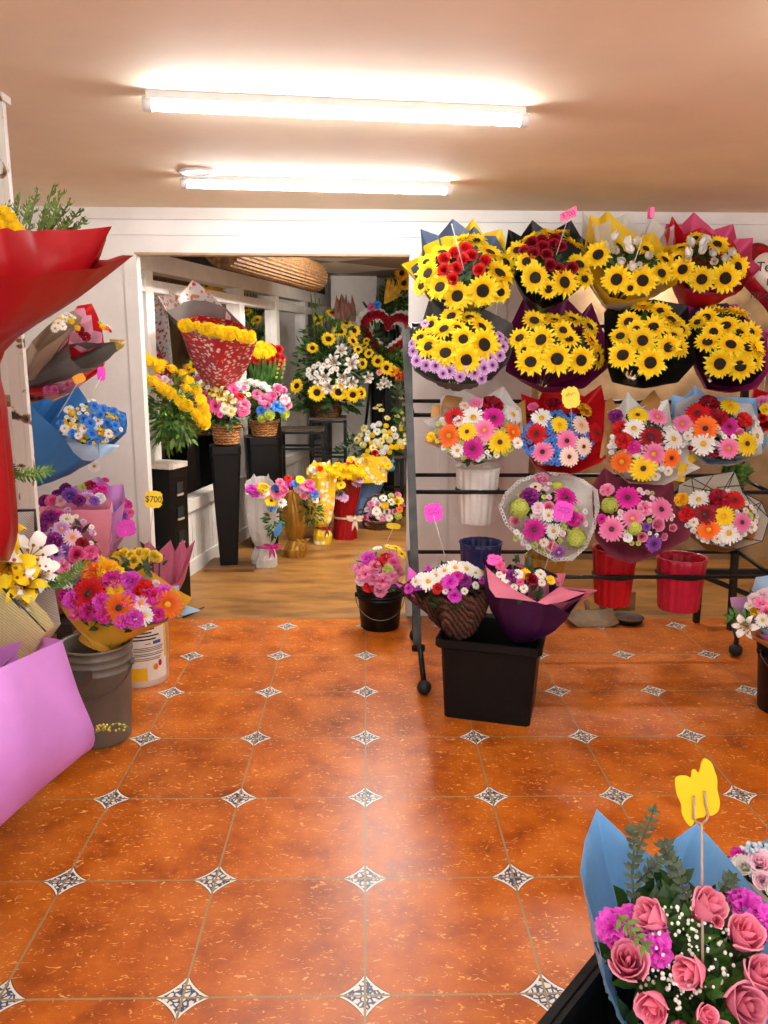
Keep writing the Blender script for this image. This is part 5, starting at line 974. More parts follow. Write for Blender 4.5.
FL = [('ger', 'red', 325, 492, 68, 'b'), ('ger', 'ora', 435, 542, 58, 'b'), ('ger', 'ora', 612, 530, 58, 'y'), ('car', 'yel', 345, 380, 44), ('car', 'ora', 340, 416, 46), ('car', 'gold', 395, 402, 42), ('dai', 'whi', 265, 440, 46), ('ger', 'yel', 430, 476, 44, 'y'), ('car', 'red', 525, 476, 42), ('car', 'fuc', 268, 512, 40), ('car', 'fuc', 372, 520, 36), ('car', 'mag', 410, 440, 40), ('car', 'fuc', 478, 445, 42), ('car', 'mag', 560, 500, 40), ('car', 'fuc', 492, 582, 36), ('car', 'mag', 325, 552, 40), ('car', 'fuc', 470, 515, 36), ('dai', 'lpink', 515, 525, 36), ('dai', 'whi', 525, 570, 38), ('car', 'mag', 575, 565, 30), ('car', 'fuc', 600, 480, 30), ('car', 'plum', 300, 455, 34), ('car', 'yel', 430, 415, 30), ('car', 'mag', 235, 495, 26), ('car', 'hot', 280, 560, 30), ('car', 'mag', 380, 570, 30), ('car', 'fuc', 445, 590, 28)]
b.fl(*FL, face=.2); b.scat((430, 500), 190, 85, 10, [('car', 'fuc', 22), ('car', 'lpink', 18)], [(f[2], f[3], f[4]) for f in FL])
# ---- lilies in ribbed film (near left)
def ribbed(name, c1, c2, alpha=1.):
    mt, nt = newmat(name); out = N(nt, 'ShaderNodeOutputMaterial'); p = N(nt, 'ShaderNodeBsdfPrincipled', i_Roughness=.35); tc = N(nt, 'ShaderNodeTexCoord'); wv = N(nt, 'ShaderNodeTexWave', i_Scale=75., bands_direction='DIAGONAL'); wv.inputs['Distortion'].default_value = .3; L(nt, tc, 'Object', wv, 0)
    mx = N(nt, 'ShaderNodeMix', data_type='RGBA'); mx.inputs[6].default_value = lin(c1); mx.inputs[7].default_value = lin(c2); L(nt, wv, 'Fac', mx, 0); L(nt, mx, 2, p, 'Base Color'); bp = N(nt, 'ShaderNodeBump', i_Strength=.5, i_Distance=.004); L(nt, wv, 'Fac', bp, 'Height'); L(nt, bp, 0, p, 'Normal')
    tr = N(nt, 'ShaderNodeBsdfTranslucent'); L(nt, mx, 2, tr, 0); ms = N(nt, 'ShaderNodeMixShader'); ms.inputs[0].default_value = .35; L(nt, p, 0, ms, 1); L(nt, tr, 0, ms, 2); L(nt, ms, 0, out, 0); return mt
SILV = ribbed('film_ribbed_silver', '#b8b2aa', '#dcd8d0'); RYEL = ribbed('film_ribbed_yellow', '#dcc884', '#f2e6b4')
b = Bq('bouquet', 'yellow and white lily bouquet in ribbed film with black edging, at the left edge', (50, 400), 2.02, 165, (.35, -.6, .72), group='near left bouquets', zone=L3, B=tuple(PY(-40, 700, 2.05)), rb=.06, dome_=.4)
b.wrap(SILV, [(-120, 360), (-120, 190), (0, 187), (128, 183), (132, 260), (190, 420), (222, 600), (165, 632), (80, 560), (0, 470), (-70, 420)], off=-.03, label='silver sheet')
b.wrap(RYEL, [(-140, 330), (-60, 400), (0, 452), (80, 542), (166, 630), (200, 606), (170, 560), (90, 480), (20, 420), (-60, 350)], off=.02, bulge=.22, label='yellow ribbed sheet')
mb = MB(); mb.tube([PP(*b.px(*p), b.C+b.n*.035, b.n) for p in ((-140, 330), (-60, 400), (0, 452), (80, 542), (166, 632))], .0045, 6); part('black_edging', mb, INK, b.t)
mb = MB(); mb.tube([PP(*b.px(*p), b.C-b.n*.02, b.n) for p in ((0, 187), (128, 183), (132, 260))], .0045, 6); part('black_edging', mb, INK, b.t)
b.leaves(30, .07, .025)
b.fl(('lil', 'yel', 15, 300, 95), ('lil', 'yel', 30, 385, 103), ('lil', 'yel', 85, 455, 87), ('lil', 'whi', 115, 350, 97), ('lil', 'whi', 150, 415, 73), ('lil', 'whi', 30, 330, 73), ('lil', 'whi', 85, 520, 58), ('lil', 'yel', -40, 360, 97), ('bud', 'yel', 120, 490, 30), ('bud', 'whi', 95, 545, 26), ('lil', 'whi', -30, 290, 85), face=.35, tilt=.35)
b.sprig([(190, 465), (240, 430), (300, 385)], LGREEN, .022, .006, 14, Ys=[2.0, 1.98, 1.96]); b.sprig([(120, 470), (200, 450), (270, 440)], GREEN, .02, .006, 12, Ys=[2.0, 1.99, 1.98])
b.sprig([(-30, 60), (80, 50), (185, 40)], LGREEN, .022, .006, 18, Ys=[1.98, 1.96, 1.94]); b.sprig([(20, 10), (60, 60), (150, 62)], GREEN, .02, .006, 12, Ys=[1.98, 1.97, 1.95])
# ---- plain lilac paper bouquet, nearest at the left
LIL = paper('paper_orchid_lilac', '#dc94e4', bump=.1)
t = thing('bouquet', 'bouquet rolled in plain orchid-lilac paper, nearest at the lower left', 'bouquet', PY(-110, 930, 1.62), 0, 'near left bouquets')
loft(t, 'wrapping_paper', LIL, [[(62, 640, 1.75), (0, 668, 1.58), (-70, 700, 1.5), (-95, 690, 1.75), (-30, 655, 1.95), (40, 636, 1.9)], [(78, 690, 1.75), (10, 710, 1.54), (-75, 745, 1.46), (-110, 735, 1.72), (-30, 695, 1.97), (52, 682, 1.92)], [(95, 739, 1.75), (20, 765, 1.53), (-75, 795, 1.46), (-115, 785, 1.7), (-35, 745, 1.95), (62, 728, 1.9)], [(70, 765, 1.75), (0, 824, 1.58), (-80, 870, 1.5), (-125, 860, 1.7), (-60, 815, 1.88), (20, 785, 1.87)], [(-40, 850, 1.72), (-70, 890, 1.62), (-110, 920, 1.56), (-135, 915, 1.66), (-110, 885, 1.76), (-70, 860, 1.77)], [(-95, 925, 1.65), (-105, 932, 1.62), (-115, 936, 1.6), (-122, 932, 1.63), (-116, 925, 1.66), (-105, 922, 1.67)]], seed=5)
mb = MB(); mb.tube([PY(60, 738, 1.84), PY(88, 736, 1.84), PY(105, 728, 1.84), PY(118, 723, 1.84), PY(129, 727, 1.84)], .0015, 5); part('sprig_stem', mb, LGREEN, t)
mb = MB()
for k_ in range(26): mb.ball(PY(96+33*rnd.random(), 727+rnd.uniform(-3, 4), 1.84+rnd.uniform(-.01, .01)), .0035, 6, 4)
part('sprig_bud', mb, M('bud_yellow_green', '#c8b848', .6, .2), t)
leafcloud(t, PY(-20, 690, 1.72), (.1, .1, .03), 30, .06, .025, GREEN, 4)
bucket('black bucket out of view below the orchid-lilac bouquet', (PY(-112, 930, 1.62).x, 1.62, 0), .12, .15, max(.2, PY(-112, 930, 1.62).z+.02), BLKB)
# ---- red bouquet at the upper left
REDB = paper('paper_deep_red', '#a00e16', trans=.16, rough=.35); t = thing('bouquet', 'large red-wrapped bouquet with evergreen sprigs at the upper left edge', 'bouquet', PY(-55, 560, 1.92), 0, 'near left bouquets')
def rr_(cx, cy, rx, Y, ry, pk={}): return [(cx+rx*math.cos(2*PI*i/12), cy+pk.get(i, 0), Y+ry*math.sin(2*PI*i/12)) for i in range(12)]
r1 = [(132, 254, 1.9), (92, 262, 2.03), (40, 234, 2.14), (-60, 238, 2.2), (-150, 230, 2.14), (-210, 240, 2.02), (-235, 245, 1.9), (-200, 262, 1.76), (-140, 270, 1.65), (-50, 275, 1.6), (30, 276, 1.66), (95, 268, 1.77)]
r2 = [(78, 298, 1.9), (55, 300, 1.98), (10, 300, 2.05), (-60, 300, 2.1), (-130, 300, 2.05), (-165, 300, 1.98), (-175, 300, 1.9), (-160, 318, 1.82), (-120, 325, 1.75), (-55, 330, 1.72), (8, 325, 1.74), (52, 312, 1.82)]
r3 = rr_(-62, 352, 66, 1.9, .13); r4 = rr_(-54, 410, 62, 1.9, .12); r5 = rr_(-50, 470, 65, 1.9, .13); r6 = rr_(-48, 530, 66, 1.9, .13); r7 = rr_(-50, 560, 60, 1.9, .12)
loft(t, 'wrapping_paper', REDB, [r1, r2, r3, r4, r5, r6, r7], 'red outer sheet', seed=2, jit=.003)
s1 = [(111, 226, 1.95), (98, 262, 2.0), (30, 236, 2.1), (-60, 240, 2.14), (-150, 240, 2.08), (-190, 240, 2.0), (-200, 240, 1.92), (-180, 240, 1.8), (-110, 228, 1.74), (-30, 218, 1.72), (0, 228, 1.74), (34, 232, 1.84)]
s2 = [(72, 292, 1.92), (60, 296, 1.98), (10, 296, 2.04), (-60, 296, 2.06), (-120, 296, 2.02), (-150, 296, 1.97), (-160, 296, 1.9), (-150, 296, 1.83), (-110, 296, 1.78), (-55, 296, 1.76), (5, 296, 1.77), (45, 292, 1.84)]
loft(t, 'wrapping_paper', REDB, [s1, s2, rr_(-62, 348, 58, 1.9, .11), rr_(-55, 400, 50, 1.9, .1)], 'red inner sheet', seed=6, jit=.003)
rr = random.Random(5)
for tip, base_ in (((20, 196), (10, 245)), ((38, 188), (25, 245)), ((54, 184), (35, 248)), ((70, 202), (40, 248)), ((86, 220), (50, 250)), ((8, 205), (-5, 245)), ((62, 192), (42, 245)), ((80, 210), (48, 248)), ((30, 200), (15, 248)), ((48, 205), (36, 248)), ((66, 222), (45, 250)), ((-10, 200), (-15, 245)), ((-30, 196), (-25, 245)), ((76, 228), (50, 250)), ((58, 214), (40, 250)), ((15, 214), (8, 248))):
    mb = MB(); a, c = PY(*base_, 1.95+rr.uniform(-.06, .08)), PY(*tip, 1.95+rr.uniform(-.08, .1)); mb.tube([a, c], .002, 4)
    for k_ in range(22):
        q = .2+.8*k_/22; p = a.lerp(c, q); d = (c-a).normalized(); s = Vector((rr.uniform(-1, 1), rr.uniform(-1, 1), rr.uniform(-.3, .3))); ln = .020*(1.25-q*.6)
        mb.leaf(p, d*.8+s.normalized()*.8, s.cross(d), ln, .006); mb.leaf(p+(d+s.normalized())*ln*.5, d*1.1+s.normalized()*.3, s, ln*.7, .005)
    part('evergreen_sprig', mb, M('evergreen', '#6a7c2e', .6, .3, 30, hexb='#46561e'), t)
for x, y in ((4, 212), (10, 218), (0, 222), (14, 226), (-8, 210), (-14, 222), (6, 230), (-20, 214), (18, 230)): flower(t, 'pom', 'yel', PY(x, y, 1.88)-t.location+t.location, Vector((.2, -.7, .6)), .016)
for x, y in ((8, 238), (-6, 236), (-20, 236)): flower(t, 'dai', 'whi', PY(x, y, 1.86), Vector((.2, -.7, .6)), .022)

st_ = thing('side_table', 'dark side table at the left under the peeling post', 'table', (-1.28, 2.62, 0))
mb = MB(); mb.box((-1.6, 2.45, .38), (-1.0, 2.80, .41)); part('top', mb, M('dark_wood', '#2c2018'), st_, False)
for x in (-1.56, -1.38):
    for y in (2.48, 2.76): mb = MB(); mb.box((x-.02, y-.02, 0), (x+.02, y+.02, .38)); part('leg', mb, M('dark_wood', '#2c2018'), st_, False)

zu = PY(-50, 560, 1.92).z-.022; zl_ = .60; ts = thing('tiered_stand', 'black cantilever stand beyond the left edge carrying the red-wrapped and lily bouquets', 'stand', (-1.40, 1.98, 0))
for y in (1.78, 2.18):
    mb = MB(); mb.tube([(-1.40, y, 0), (-1.40, y, zu)], .02, square=True); part('post', mb, BLK, ts, False)
    mb = MB(); mb.tube([(-1.75, y, .015), (-1.15, y, .015)], .015, square=True); part('foot', mb, BLK, ts, False)
for z, x1, y0, y1 in ((zu, -1.0, 1.74, 2.22), (zl_, -1.03, 1.98, 2.22)):
    mb = MB(); mb.box((-1.43, y0, z), (x1, y1, z+.02)); part('shelf', mb, BLK, ts, False)
# ================================================================ NEAR RIGHT
b = Bq('bouquet', 'pink rose and magenta carnation bouquet in bright blue paper, nearest at the lower right', (510, 770), 1.08, 300, (-.06, -.66, .75), group='near right bouquets', zone=R7, dome_=.3, L=.34, rb=.05)
SKB = paper('paper_azure', '#8eccff', bump=.12)
b.wrap(SKB, [(170, 240), (285, 350), (375, 412), (430, 355), (520, 290), (620, 400), (768, 580), (900, 720), (960, 900), (900, 1150), (700, 1240), (480, 1200), (330, 1070), (262, 985), (205, 850), (165, 650), (111, 460), (128, 350)], off=-.02, lip=.03, bulge=.16, crink=.003)
b.leaves(170, .05, .022, DGREEN, lift=-.01); b.leaves(90, .045, .02, GREEN, lift=.0, name='leaves'); b.leaves(110, .05, .022, DGREEN, lift=-.04, spread=1.02, name='lower_leaves')
RS = [(355, 612, 66), (562, 578, 68), (690, 675, 70), (278, 772, 76), (490, 808, 62), (745, 815, 66), (690, 925, 76), (365, 935, 62), (555, 962, 40), (592, 632, 24), (840, 760, 70), (820, 920, 70), (600, 1060, 70), (450, 1050, 66)]
b.fl(*[('rosb', 'rosep', q[0], q[1], q[2]*1.16) for q in RS], face=.3, lift=.03, tilt=.45)
CN = [(235, 655, 66), (350, 690, 72), (290, 640, 60), (685, 592, 72), (750, 640, 66), (380, 735, 55), (820, 660, 70)]
b.fl(*[('car', 'fuc', q[0], q[1], q[2]*1.08) for q in CN], face=.3, lift=.0)
b.gyp((510, 720), 150, 190, 130, .0030, lift=.01); b.gyp((430, 850), 110, 100, 60, .0030, lift=.01, name='baby_breath_spray')
for P, k_ in (([(300, 570), (292, 450), (330, 345), (368, 245)], 11), ([(295, 470), (300, 370), (296, 310)], 6), ([(490, 570), (450, 450), (400, 365)], 9), ([(440, 500), (430, 420), (415, 360)], 6), ([(600, 530), (625, 500), (645, 480)], 4), ([(310, 500), (360, 450), (385, 420)], 5)):
    b.sprig([(x, y, .02+.02*i) for i, (x, y) in enumerate(P)], EUC, .017, .0085, k_, name='eucalyptus_sprig')
b.sprig([(240, 610, .06), (290, 660, .07), (340, 720, .06)], LGREEN, .02, .008, 5)
# yellow card held by a clear fork pick
fy = 1.16; ft = b.on(540, 790, .0)[0]; C = PY(699, 794, fy); t = thing('card_pick', 'yellow butterfly-shaped card on a clear plastic fork pick in the azure bouquet', 'card', ft)
zr = [(105, 215), (125, 185), (180, 180), (213, 192), (220, 145), (245, 140), (268, 158), (285, 90), (310, 62), (350, 85), (370, 130), (392, 200), (392, 270), (410, 360), (395, 420), (350, 450), (322, 432), (300, 458), (250, 470), (215, 520), (180, 495), (150, 430), (145, 370), (115, 300)]
zo = []
for i in range(len(zr)):
    a, b_, c, d_ = (zr[(i+q) % len(zr)] for q in (-1, 0, 1, 2))
    for q in range(4): u = q/4; zo.append(tuple(.5*(2*b_[j]+(c[j]-a[j])*u+(2*a[j]-5*b_[j]+4*c[j]-d_[j])*u*u+(3*b_[j]-a[j]-3*c[j]+d_[j])*u**3) for j in (0, 1)))
mb = MB(); fr = [mb.vert(PY(660+x/6.83, 750+y/6.83, fy)) for x, y in zo]; bk = [mb.vert(PY(660+x/6.83, 750+y/6.83, fy)+Vector((0, .003, 0))) for x, y in zo]; mb.face(fr[::-1]); mb.face(bk)
for i in range(len(zo)): mb.face((fr[i], fr[(i+1) % len(zo)], bk[(i+1) % len(zo)], bk[i]))
part('card', mb, M('card_bright_yellow', '#f8d80c', .55, .03, 12, trans=.1), t, False)
CLR = M('clear_plastic', '#c8ac98', .25, .08, 20, alpha=.8); q = lambda x, y, Y=fy: PY(660+x/6.83, 750+y/6.83, Y-.004)
mb = MB(); mb.tube([q(285, 495), q(285, 600), ft], .0022, 8); part('stick', mb, CLR, t)
mb = MB(); mb.tube([q(285, 500), q(318, 480), q(330, 440), q(312, 370), q(306, 285)], .002, 8); mb.tube([q(285, 500), q(250, 495), q(232, 470), q(232, 315)], .002, 8); part('fork_tine', mb, CLR, t)
# bin under it
p1, p2 = PZ(548, 1023, .46), PZ(599, 959, .46); d = (p2-p1).normalized(); s = Vector((d.y, -d.x, 0)); t = thing('storage_bin', 'black plastic bin under the azure bouquet at the lower right corner', 'bin', (p1+s*.2)*Vector((1, 1, 0)) if False else Vector((p1.x+s.x*.2, p1.y+s.y*.2, 0)))
def rg(z, i0, o=0.): return [Vector((p.x, p.y, z)) for p in (p1-d*(.22-i0)+s*i0-s*o-d*o, p2+d*(.02-i0)+s*i0-s*o+d*o, p2+d*(.02-i0)+s*(.40-i0)+s*o+d*o, p1-d*(.22-i0)+s*(.40-i0)+s*o-d*o)]
mb = MB(); mb.grid([rg(0, .05), rg(.40, .012), rg(.40, 0), rg(.46, -.002), rg(.46, .016), rg(.44, .02), rg(.01, .055)], True); i_ = len(mb.v); mb.face([3, 2, 1, 0]); mb.face([i_-4, i_-3, i_-2, i_-1]); part('body', mb, BINP, t, False)
mb = MB(); mb.grid([rg(.405, -.002), rg(.405, -.012), rg(.463, -.012), rg(.463, .004)], True); part('rim', mb, BINP, t, False)
b = Bq('bouquet', 'pale rose bouquet in light blue and white paper behind the azure one', (790, 470), 1.5, 130, (-.1, -.66, .74), group='near right bouquets', zone=R7, L=.3, rb=.05)
b.wrap(PBL, [(640, 440), (655, 390), (735, 358), (830, 320), (940, 400), (960, 540), (860, 640), (730, 540), (670, 500)], off=-.03)
b.wrap(WHP, [(640, 420), (700, 410), (800, 360), (920, 430), (930, 560), (840, 620), (735, 520), (680, 480)], off=-.0, label='white sheet')
b.fl(('ros', 'lpink', 740, 425, 52), ('ros', 'whi', 682, 440, 46), ('car', 'mag', 662, 398, 26), ('ros', 'lpink', 750, 490, 40), ('ros', 'rosep', 800, 450, 50), ('ros', 'whi', 860, 420, 48), ('car', 'fuc', 830, 520, 44), ('ros', 'lpink', 790, 390, 36), ('ros', 'whi', 790, 520, 40), face=.35); b.gyp((720, 375), 50, 16, 30, .005, M('baby_breath_blue', '#cfe2ee', .7, .05)); b.leaves(50, .05, .02)
bucket('black bucket holding the pale rose bouquet beyond the right edge', (b.B.x, b.B.y, 0), .11, .14, max(.25, b.B.z+.03), BLKB)
# bucket at the right edge of the rack
cb = PY(757, 690, 3.32); c = (cb.x+.135, 3.32, 0); hb = PY(770, 645, 3.2).z
bucket('black bucket with a pastel bouquet at the far right, before the rack', c, .115, .140, hb, BLKB)
b = Bq('bouquet', 'pastel bouquet with yellow tulip in white and pink paper at the far right', (775, 320), 3.28, 110, (-.15, -.6, .78), group='bucket bouquets', zone=R6, B=(c[0], 3.34, hb-.06), rb=.05)
b.wrap(LILP, [(640, 300), (635, 270), (690, 268), (720, 250), (850, 220), (900, 330), (850, 400), (740, 400), (690, 360)], off=-.03, label='pink outer sheet')
b.wrap(PBL, [(700, 290), (725, 200), (790, 190), (870, 230), (890, 330), (820, 390), (740, 380)], off=-.02, label='pale blue sheet')
b.wrap(KRAFT, [(690, 395), (730, 360), (860, 340), (900, 380), (850, 430), (770, 425)], off=.0, label='kraft front sheet')
b.leaves(40, .06, .025)
b.fl(('bud', 'yel', 720, 322, 26), ('car', 'pink', 742, 292, 26), ('ros', 'pink', 768, 322, 30), ('car', 'lpink', 722, 275, 24), ('lil', 'whi', 690, 372, 46), ('car', 'lpink', 755, 262, 26), ('ros', 'lpink', 790, 290, 30), ('dai', 'whi', 750, 350, 26), ('ros', 'pink', 810, 340, 30), ('dai', 'whi', 790, 370, 26), ('dai', 'whi', 705, 300, 20), ('car', 'whi', 780, 250, 24), face=.3)
b.sprig([(720, 360), (680, 340), (640, 335)], GREEN, .05, .018, 4)
# black bucket with pink bouquet in the opening
c = PZ(380, 626, 0); c = (c.x, c.y, 0); hb = PY(380, 586, c[1]).z
bucket('black bucket in the opening with a pink bouquet in clear film', c, .11, .132, hb, BLKB)
FILM = M('clear_film', '#d8d0c8', .15, .05, 20, alpha=.22, trans=.2)
b = Bq('bouquet', 'pink, magenta and red bouquet in clear film in the black bucket of the opening', (130, 175), c[1]-.02, 90, (-.05, -.55, .83), group='bucket bouquets', zone=R5, B=(c[0], c[1], hb-.08), rb=.05, dome_=.5)
b.wrap(FILM, [(32, 160), (60, 110), (140, 85), (222, 100), (236, 165), (200, 215), (120, 232), (55, 205)], off=-.01)
b.leaves(70, .06, .03, GREEN)
b.fl(('car', 'fuc', 100, 137, 30), ('car', 'pink', 182, 130, 26), ('car', 'pink', 90, 190, 32), ('car', 'pink', 150, 215, 32), ('car', 'pink', 122, 165, 26), ('car', 'pink', 68, 170, 24), ('car', 'hot', 188, 155, 28), ('car', 'red', 136, 155, 24), ('car', 'red', 160, 133, 22), ('car', 'red', 100, 235, 20), ('car', 'lime', 165, 172, 22), ('car', 'pink', 140, 245, 26), ('car', 'pink', 180, 200, 26), ('car', 'pink', 115, 205, 26), ('dai', 'whi', 130, 100, 20), ('dai', 'yel', 195, 100, 26, 'd'), ('dai', 'yel', 215, 120, 22, 'd'), ('dai', 'yel', 170, 95, 20, 'd'), ('car', 'lpink', 75, 210, 22), ('car', 'rosep', 205, 180, 20), face=.3)
price_tag('small yellow and white card on a bent dark stem above the bucket in the opening', Z(R5, 187, 21), c[1], 14, 6, -5, M('card_yellow', '#f8d418'), Z(R5, 158, 90), c[1], seed=7)
# ================================================================ PASSAGE BEYOND THE OPENING
PBLK = M('pedestal_black', '#070706', .4, .2, 8, spec=.25, rndv=0); PBR = M('pedestal_edge_brown', '#3c2616', .5, .3, 12)
def wicker(name, c1, c2):
    mt, nt = newmat(name); out = N(nt, 'ShaderNodeOutputMaterial'); p = N(nt, 'ShaderNodeBsdfPrincipled', i_Roughness=.55); tc = N(nt, 'ShaderNodeTexCoord'); bk = N(nt, 'ShaderNodeTexWave', i_Scale=16., bands_direction='Z'); bk.inputs['Distortion'].default_value = 6; bk.inputs['Detail Scale'].default_value = 3; L(nt, tc, 'Object', bk, 0)
    mx = N(nt, 'ShaderNodeMix', data_type='RGBA'); mx.inputs[6].default_value = lin(c1); mx.inputs[7].default_value = lin(c2); L(nt, bk, 'Fac', mx, 0); L(nt, mx, 2, p, 'Base Color'); bp = N(nt, 'ShaderNodeBump', i_Strength=.7, i_Distance=.01); L(nt, bk, 'Fac', bp, 'Height'); L(nt, bp, 0, p, 'Normal'); L(nt, p, 0, out, 0); return mt
WICK = wicker('wicker_honey', '#6a3c14', '#c88a44'); WICKD = wicker('wicker_brown', '#2c1608', '#7a4a24')
def pedestal(label, c, w0, w1, h, rz=.2, mat=PBLK, top=None, slots=False):
    t = thing('pedestal', label, 'pedestal', c, rz, 'black pedestals in the passage'); mb = MB()
    def sq(w, z): return [(w*a, w*b_, z) for a, b_ in ((-1, -.82), (-.82, -1), (.82, -1), (1, -.82), (1, .82), (.82, 1), (-.82, 1), (-1, .82))]
    ids = mb.grid([sq(w0, 0), sq(w0+(w1-w0)*.93, h*.93), sq(w1, h*.94), sq(w1, h)], True); mb.face(ids[0][::-1]); mb.face(ids[-1]); part('column', mb, mat, t, False, world=False)
    if top:
        mb = MB(); ids = mb.grid([sq(w1*1.06, h), sq(w1*1.06, h+.03)], True); mb.face(ids[0][::-1]); mb.face(ids[-1]); part('top', mb, top, t, False, world=False)
    if slots:
        for q in (.86, .68, .50):
            w = w0+(w1-w0)*q; mb = MB(); mb.box((w+.001, -.045, h*q-.04), (w+.004, .02, h*q+.03)); part('slot', mb, M('slot_shade_black', '#030303', .9), t, False, world=False)  # raised black plate paints the dark of the hole; nothing is cut
            mb = MB(); mb.box((w+.001, -.045, h*q-.052), (w+.008, .02, h*q-.040)); part('slot_lip', mb, M('slot_lip_pale', '#b8a890', .6), t, False, world=False)
    return t
def floorpt(px, py): p = PZ(px, py, 0); return (p.x, p.y, 0)
def basket(label, cpx, ytop, ybot, hw, Y, mat, handle=False, group='baskets in the passage'):
    ct, cb = PY(cpx, ytop, Y), PY(cpx, ybot, Y); k = mpp(ct); r = hw*k; h = ct.z-cb.z; t = thing('wicker_basket', label, 'basket', (ct.x, Y, cb.z), 0, group)
    mb = MB(); mb.lathe([(r*(.82+.18*i/16), h*i/16) for i in range(17)]+[(r*1.04, h), (r*.98, h*1.02), (r*.92, h*.9), (r*.8, .01)], 80, (ct.x, Y, cb.z), lambda a, z: 1+.07*math.cos(16*a)*math.cos(z/h*8*PI), capt=True); part('body', mb, mat, t)
    mb = MB(); mb.tube([(ct.x+r*1.03*math.cos(2*PI*i/32), Y+r*1.03*math.sin(2*PI*i/32), ct.z+.003*math.sin(12*PI*i/32*2)) for i in range(33)], h*.07+.004, 6, cap=False); part('rim', mb, mat, t)
    if handle:
        mb = MB(); mb.tube([(ct.x-r*math.cos(PI*i/16), Y, ct.z+handle*math.sin(PI*i/16)) for i in range(17)], .008, 6); part('handle', mb, mat, t)
    return t, Vector((ct.x, Y, ct.z)), k
# pedestal with square holes and the yellow wreath arrangement
Y1 = 4.95; q1 = PY(166.5, 462, Y1); pedestal('black pedestal with square holes and pale top, nearest in the opening', (q1.x+.0, Y1, 0), .085, .092, q1.z-.03, -.35, top=M('pedestal_top_pale', '#cfc2b4', .5), slots=True)
b = Bq('flower_arrangement', 'ring of yellow chrysanthemums over a skirt of green leaves on the nearest pedestal', (205, 715), Y1-.02, 170, (.55, -.62, .56), group='arrangements in the passage', zone=B5, cat='flower arrangement', B=(q1.x, Y1, q1.z), rb=.05, dome_=.12)
for P in (((68, 552), (105, 568), (150, 585), (198, 606), (240, 632), (275, 662), (308, 700), (332, 742), (345, 785), (355, 825), (350, 858)), ((68, 640), (105, 662), (150, 690), (190, 712), (230, 742), (268, 775), (300, 805), (328, 838)), ((85, 575), (130, 600), (260, 690), (318, 760)), ((90, 660), (170, 705), (250, 765), (318, 825), (335, 800))):
    for x, y in P: b.fl(('pom', 'yel', x+b.rr.uniform(-5, 5), y+b.rr.uniform(-5, 5), 31), face=.2, lift=.02, tilt=.3)
b.fl(('car', 'lpink', 160, 650, 22), ('car', 'pink', 130, 640, 18), ('car', 'lpink', 245, 700, 18), ('ros', 'lpink', 185, 660, 16), face=.3)
leafcloud(b.t, PY(*Z(B5, 200, 830), Y1), (.16, .14, .16), 300, .065, .024, GREEN, 3, down=.5); leafcloud(b.t, PY(*Z(B5, 205, 690), Y1+.05), (.13, .13, .07), 90, .06, .024, LGREEN, 4, name='inner_foliage'); leafcloud(b.t, PY(*Z(B5, 200, 880), Y1), (.15, .13, .12), 120, .06, .024, LGREEN, 8, name='pale_foliage', down=.6)
# tapered pedestal on a board
c2 = floorpt(229, 566); Y2 = c2[1]; top2 = PY(224, 445, Y2).z
mb = MB(); R_ = Matrix.Rotation(.0, 3, 'Z'); mb.box((c2[0]-.15, Y2-.16, 0), (c2[0]+.20, Y2+.16, .022), rot=R_, c=c2); o = link('base_board', mb.mesh('base_board', plank_mat('board_brown', '#4a3018', '#8a6034'), False)); tag(o, 'square brown wooden board on the floor under the tapered pedestal', 'board')
pedestal('black pedestal tapering to its foot, standing on a wooden board', (c2[0], Y2, .022), .062, .108, top2-.022, .2)
bt, bc, k = basket('honey wicker basket on the tapered pedestal under the red floral cone', 226, 426, 444, 14.5, Y2, WICK)
b = Bq('flower_arrangement', 'pink, cream and yellow flower arrangement in the basket on the tapered pedestal', (430, 740), Y2-.13, 140, (.1, -.75, .65), group='arrangements in the passage', zone=B5, cat='flower arrangement', B=(bc.x, bc.y, bc.z-.02), rb=.07, dome_=.35)
leafcloud(b.t, PY(*Z(B5, 430, 800), Y2-.06), (.16, .12, .12), 160, .06, .026, GREEN, 6); leafcloud(b.t, PY(*Z(B5, 420, 740), Y2+.04), (.17, .1, .16), 110, .06, .026, DGREEN, 7, name='dark_foliage')
FL = [('ros', 'rosep', 312, 643, 24), ('ros', 'ora', 360, 640, 28), ('ros', 'rosep', 340, 630, 24), ('car', 'pink', 465, 672, 34), ('car', 'hot', 480, 700, 28), ('lil', 'pyel', 420, 722, 44), ('lil', 'pyel', 455, 750, 42), ('lil', 'yel', 395, 715, 34), ('ger', 'hot', 400, 775, 38), ('car', 'pink', 530, 770, 34), ('car', 'red', 510, 735, 26), ('lil', 'whi', 490, 770, 34), ('car', 'hot', 520, 800, 26), ('ros', 'rosep', 380, 660, 24), ('dai', 'whi', 440, 790, 24), ('dai', 'pyel', 470, 800, 24), ('car', 'lpink', 500, 680, 24), ('car', 'red', 400, 670, 22), ('ros', 'pink', 540, 795, 24)]
b.fl(*FL, face=.35); b.scat((425, 725), 130, 90, 22, [('dai', 'whi', 15), ('car', 'hot', 15), ('dai', 'pyel', 15)], [(f[2], f[3], f[4]) for f in FL])
